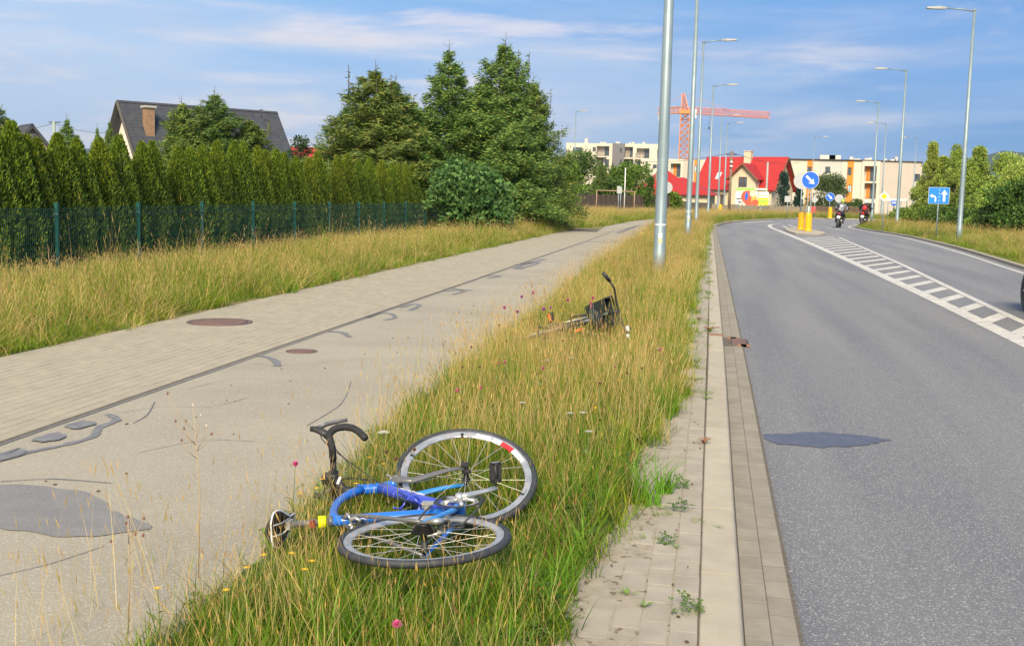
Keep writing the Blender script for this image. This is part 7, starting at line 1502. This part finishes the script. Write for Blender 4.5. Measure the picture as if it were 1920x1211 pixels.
    b = MB(); b.lathe([(.135 * math.cos(a), .145 * math.sin(a)) for a in [-1.3 + 2.87 * k / 10 for k in range(11)]], (0, .09, 1.62), seg=18); ho = b.build('helmet', helmet, r); MB().box((0, .215, 1.63), (.19, .03, .08)).build('visor', dk, ho)
    if bag: b = MB(); b.tube([(0, -.24, 1.05), (0, -.20, 1.20), (0, -.16, 1.36)], [.11, .14, .09], 10, flat=((0, 1, 0), .7)); b.build('backpack', bag, r)
    return t
navy = material('moto_blue', (.02, .03, .10), .3); mred = material('moto_red', (.45, .02, .02), .3); jk1 = material('jacket_grey', (.16, .17, .20), .8, (.50, .52, .55), 5, lo=.5, hi=.55); jk2 = material('jacket_black', (.03, .02, .02), .8); jr = material('backpack_red', (.62, .03, .03), .6)
p1 = g(1572, 428, -.12); moto(p1[0], p1[1], navy, jk1, material('helmet_lime', (.35, .42, .08), .4), 'dark blue motorcycle leaning into the bend, left of the two', 'motorcyclist in grey-white jacket and lime helmet seen from behind', R_(6), None, R_(-12))
p1 = g(1617.5, 425.5, -.12); moto(p1[0], p1[1], mred, jk2, whitepl, 'red and black motorcycle ahead, right of the two', 'motorcyclist in black with red back and white helmet seen from behind', R_(4), jr, R_(-14))

# ------------------------------------------------------------------ car at the right edge
car = empty('car', (5.70, 16.9, -.085), 0, 'dark red car whose front corner and wheel enter at the right edge', 'car'); paint = material('dark_red_car_paint', (.10, .012, .018), .25, coat=.8); cg_ = material('car_glass', (.02, .025, .03), .08, spec=.8)
prof = [(-2.1, .38), (-2.12, .62), (-2.05, .92), (-1.9, 1.0), (-1.5, 1.34), (-.9, 1.45), (.1, 1.43), (.75, 1.05), (.9, .98), (1.7, .90), (2.02, .78), (2.12, .55), (2.1, .32), (1.75, .25), (-1.75, .25)]
V = []; hw = .86
for x in (-1, 1):
    for y, z in prof: k = hw * (1 - .18 * max(0, (z - .95)) / .5) - (.10 if abs(y) > 2.0 else 0); V.append((x * k, y, z))
n = len(prof); b = MB(); b.add(V, [tuple(range(n)), tuple(range(n, 2 * n))[::-1]] + [(i, (i + 1) % n, n + (i + 1) % n, n + i) for i in range(n)]); bo = b.build('body', paint, car); md = bo.modifiers.new('bevel', 'BEVEL'); md.width = .06; md.segments = 3; md.limit_method = 'ANGLE'
for s_ in (-1, 1):
    b = MB(); b.prism([(y, z) for y, z in ((-1.6, 1.02), (-1.35, 1.30), (-.85, 1.39), (.08, 1.37), (.62, 1.03))], -.01, .012, Matrix.Translation((s_ * .80, 0, 0)) @ Matrix(((0, 0, s_, 0), (1, 0, 0, 0), (0, 1, 0, 0), (0, 0, 0, 1)))); b.build('side_window', cg_, car)
    for y in (-1.32, 1.35):
        b = MB(); b.lathe([(.20, -.09), (.29, -.10), (.325, -.07), (.33, 0), (.325, .07), (.29, .10), (.20, .09)], (s_ * .80, y, .325), 'X', 36, closed=True); wo = b.build('wheel', blackrub, car); b = MB(); b.lathe([(0, s_ * .06), (.05, s_ * .07), (.2, s_ * .05), (.205, -s_ * .05)], (s_ * .80, y, .325), 'X', 24)
        for k in range(5): a = k * 1.2566; b.box((s_ * .875, y + .11 * math.cos(a), .325 + .11 * math.sin(a)), (.02, .035, .16), M=Matrix.Rotation(a - math.pi / 2, 3, 'X'))
        b.build('rim', alum, wo); b = MB(); b.lathe([(.345, -.05), (.40, -.05), (.40, .075), (.345, .075)], (s_ * .80, y, .335), 'X', 36, closed=True); b.build('wheel_arch', blk, car)
    b = MB(); b.tube([(s_ * .50, 2.08, .66), (s_ * .64, 2.03, .69)], [.06, .075], 10); b.build('headlight', material('headlight_glass', (.12, .12, .13), .1), car); b = MB(); b.box((s_ * .95, .55, 1.02), (.2, .10, .13)); b.build('door_mirror', paint, car); MB().box((s_ * .872, -.15, .86), (.02, .18, .03)).build('door_handle', paint, car); b = MB(); b.box((s_ * .72, -2.1, .80), (.22, .06, .16)); b.build('tail_light', reddec, car)
b = MB(); roof_slab(b, (-.62, .78, 1.05), (.62, .78, 1.05), (.56, .16, 1.42), (-.56, .16, 1.42), .02); b.build('windscreen', cg_, car); MB().box((0, 2.12, .45), (1.3, .05, .16)).build('grille', blk, car)
# small leavings on the asphalt
lit = MB(); rg_ = random.Random(4)
for k in range(26): u = rg_.uniform(-3.7, -2.2); v = rg_.uniform(4.4, 12); lit.box((u, v, .009), (rg_.uniform(.006, .02), rg_.uniform(.005, .012), .004), rz=rg_.uniform(0, 3))
for k in range(34): u = rg_.uniform(-.46, .0); v = rg_.uniform(3.4, 9); lit.box((u, v, .009), (rg_.uniform(.004, .014), rg_.uniform(.004, .012), .004), rz=rg_.uniform(0, 3))
lit.build('leaf_litter', material('crumbled_soil', (.10, .06, .04), .95), None, 'small dry leaves and crumbs of soil on the path and pavers', None, None, 'stuff')['category'] = 'litter'

# ------------------------------------------------------------------ air
hz = material('air', (1, 1, 1)); _t = hz.node_tree; _t.nodes.clear(); _o = _t.nodes.new('ShaderNodeOutputMaterial'); _v = _t.nodes.new('ShaderNodeVolumePrincipled')
_v.inputs['Color'].default_value = (.50, .74, 1, 1); _v.inputs['Density'].default_value = .00009; _v.inputs['Anisotropy'].default_value = .2; _t.links.new(_v.outputs[0], _o.inputs['Volume'])
hb_ = MB(); hb_.box((0, 2500, 148), (9000, 7600, 310)); hb_.build('haze', hz, None, 'thin pale air between the camera and the far hills', None, None, 'stuff')
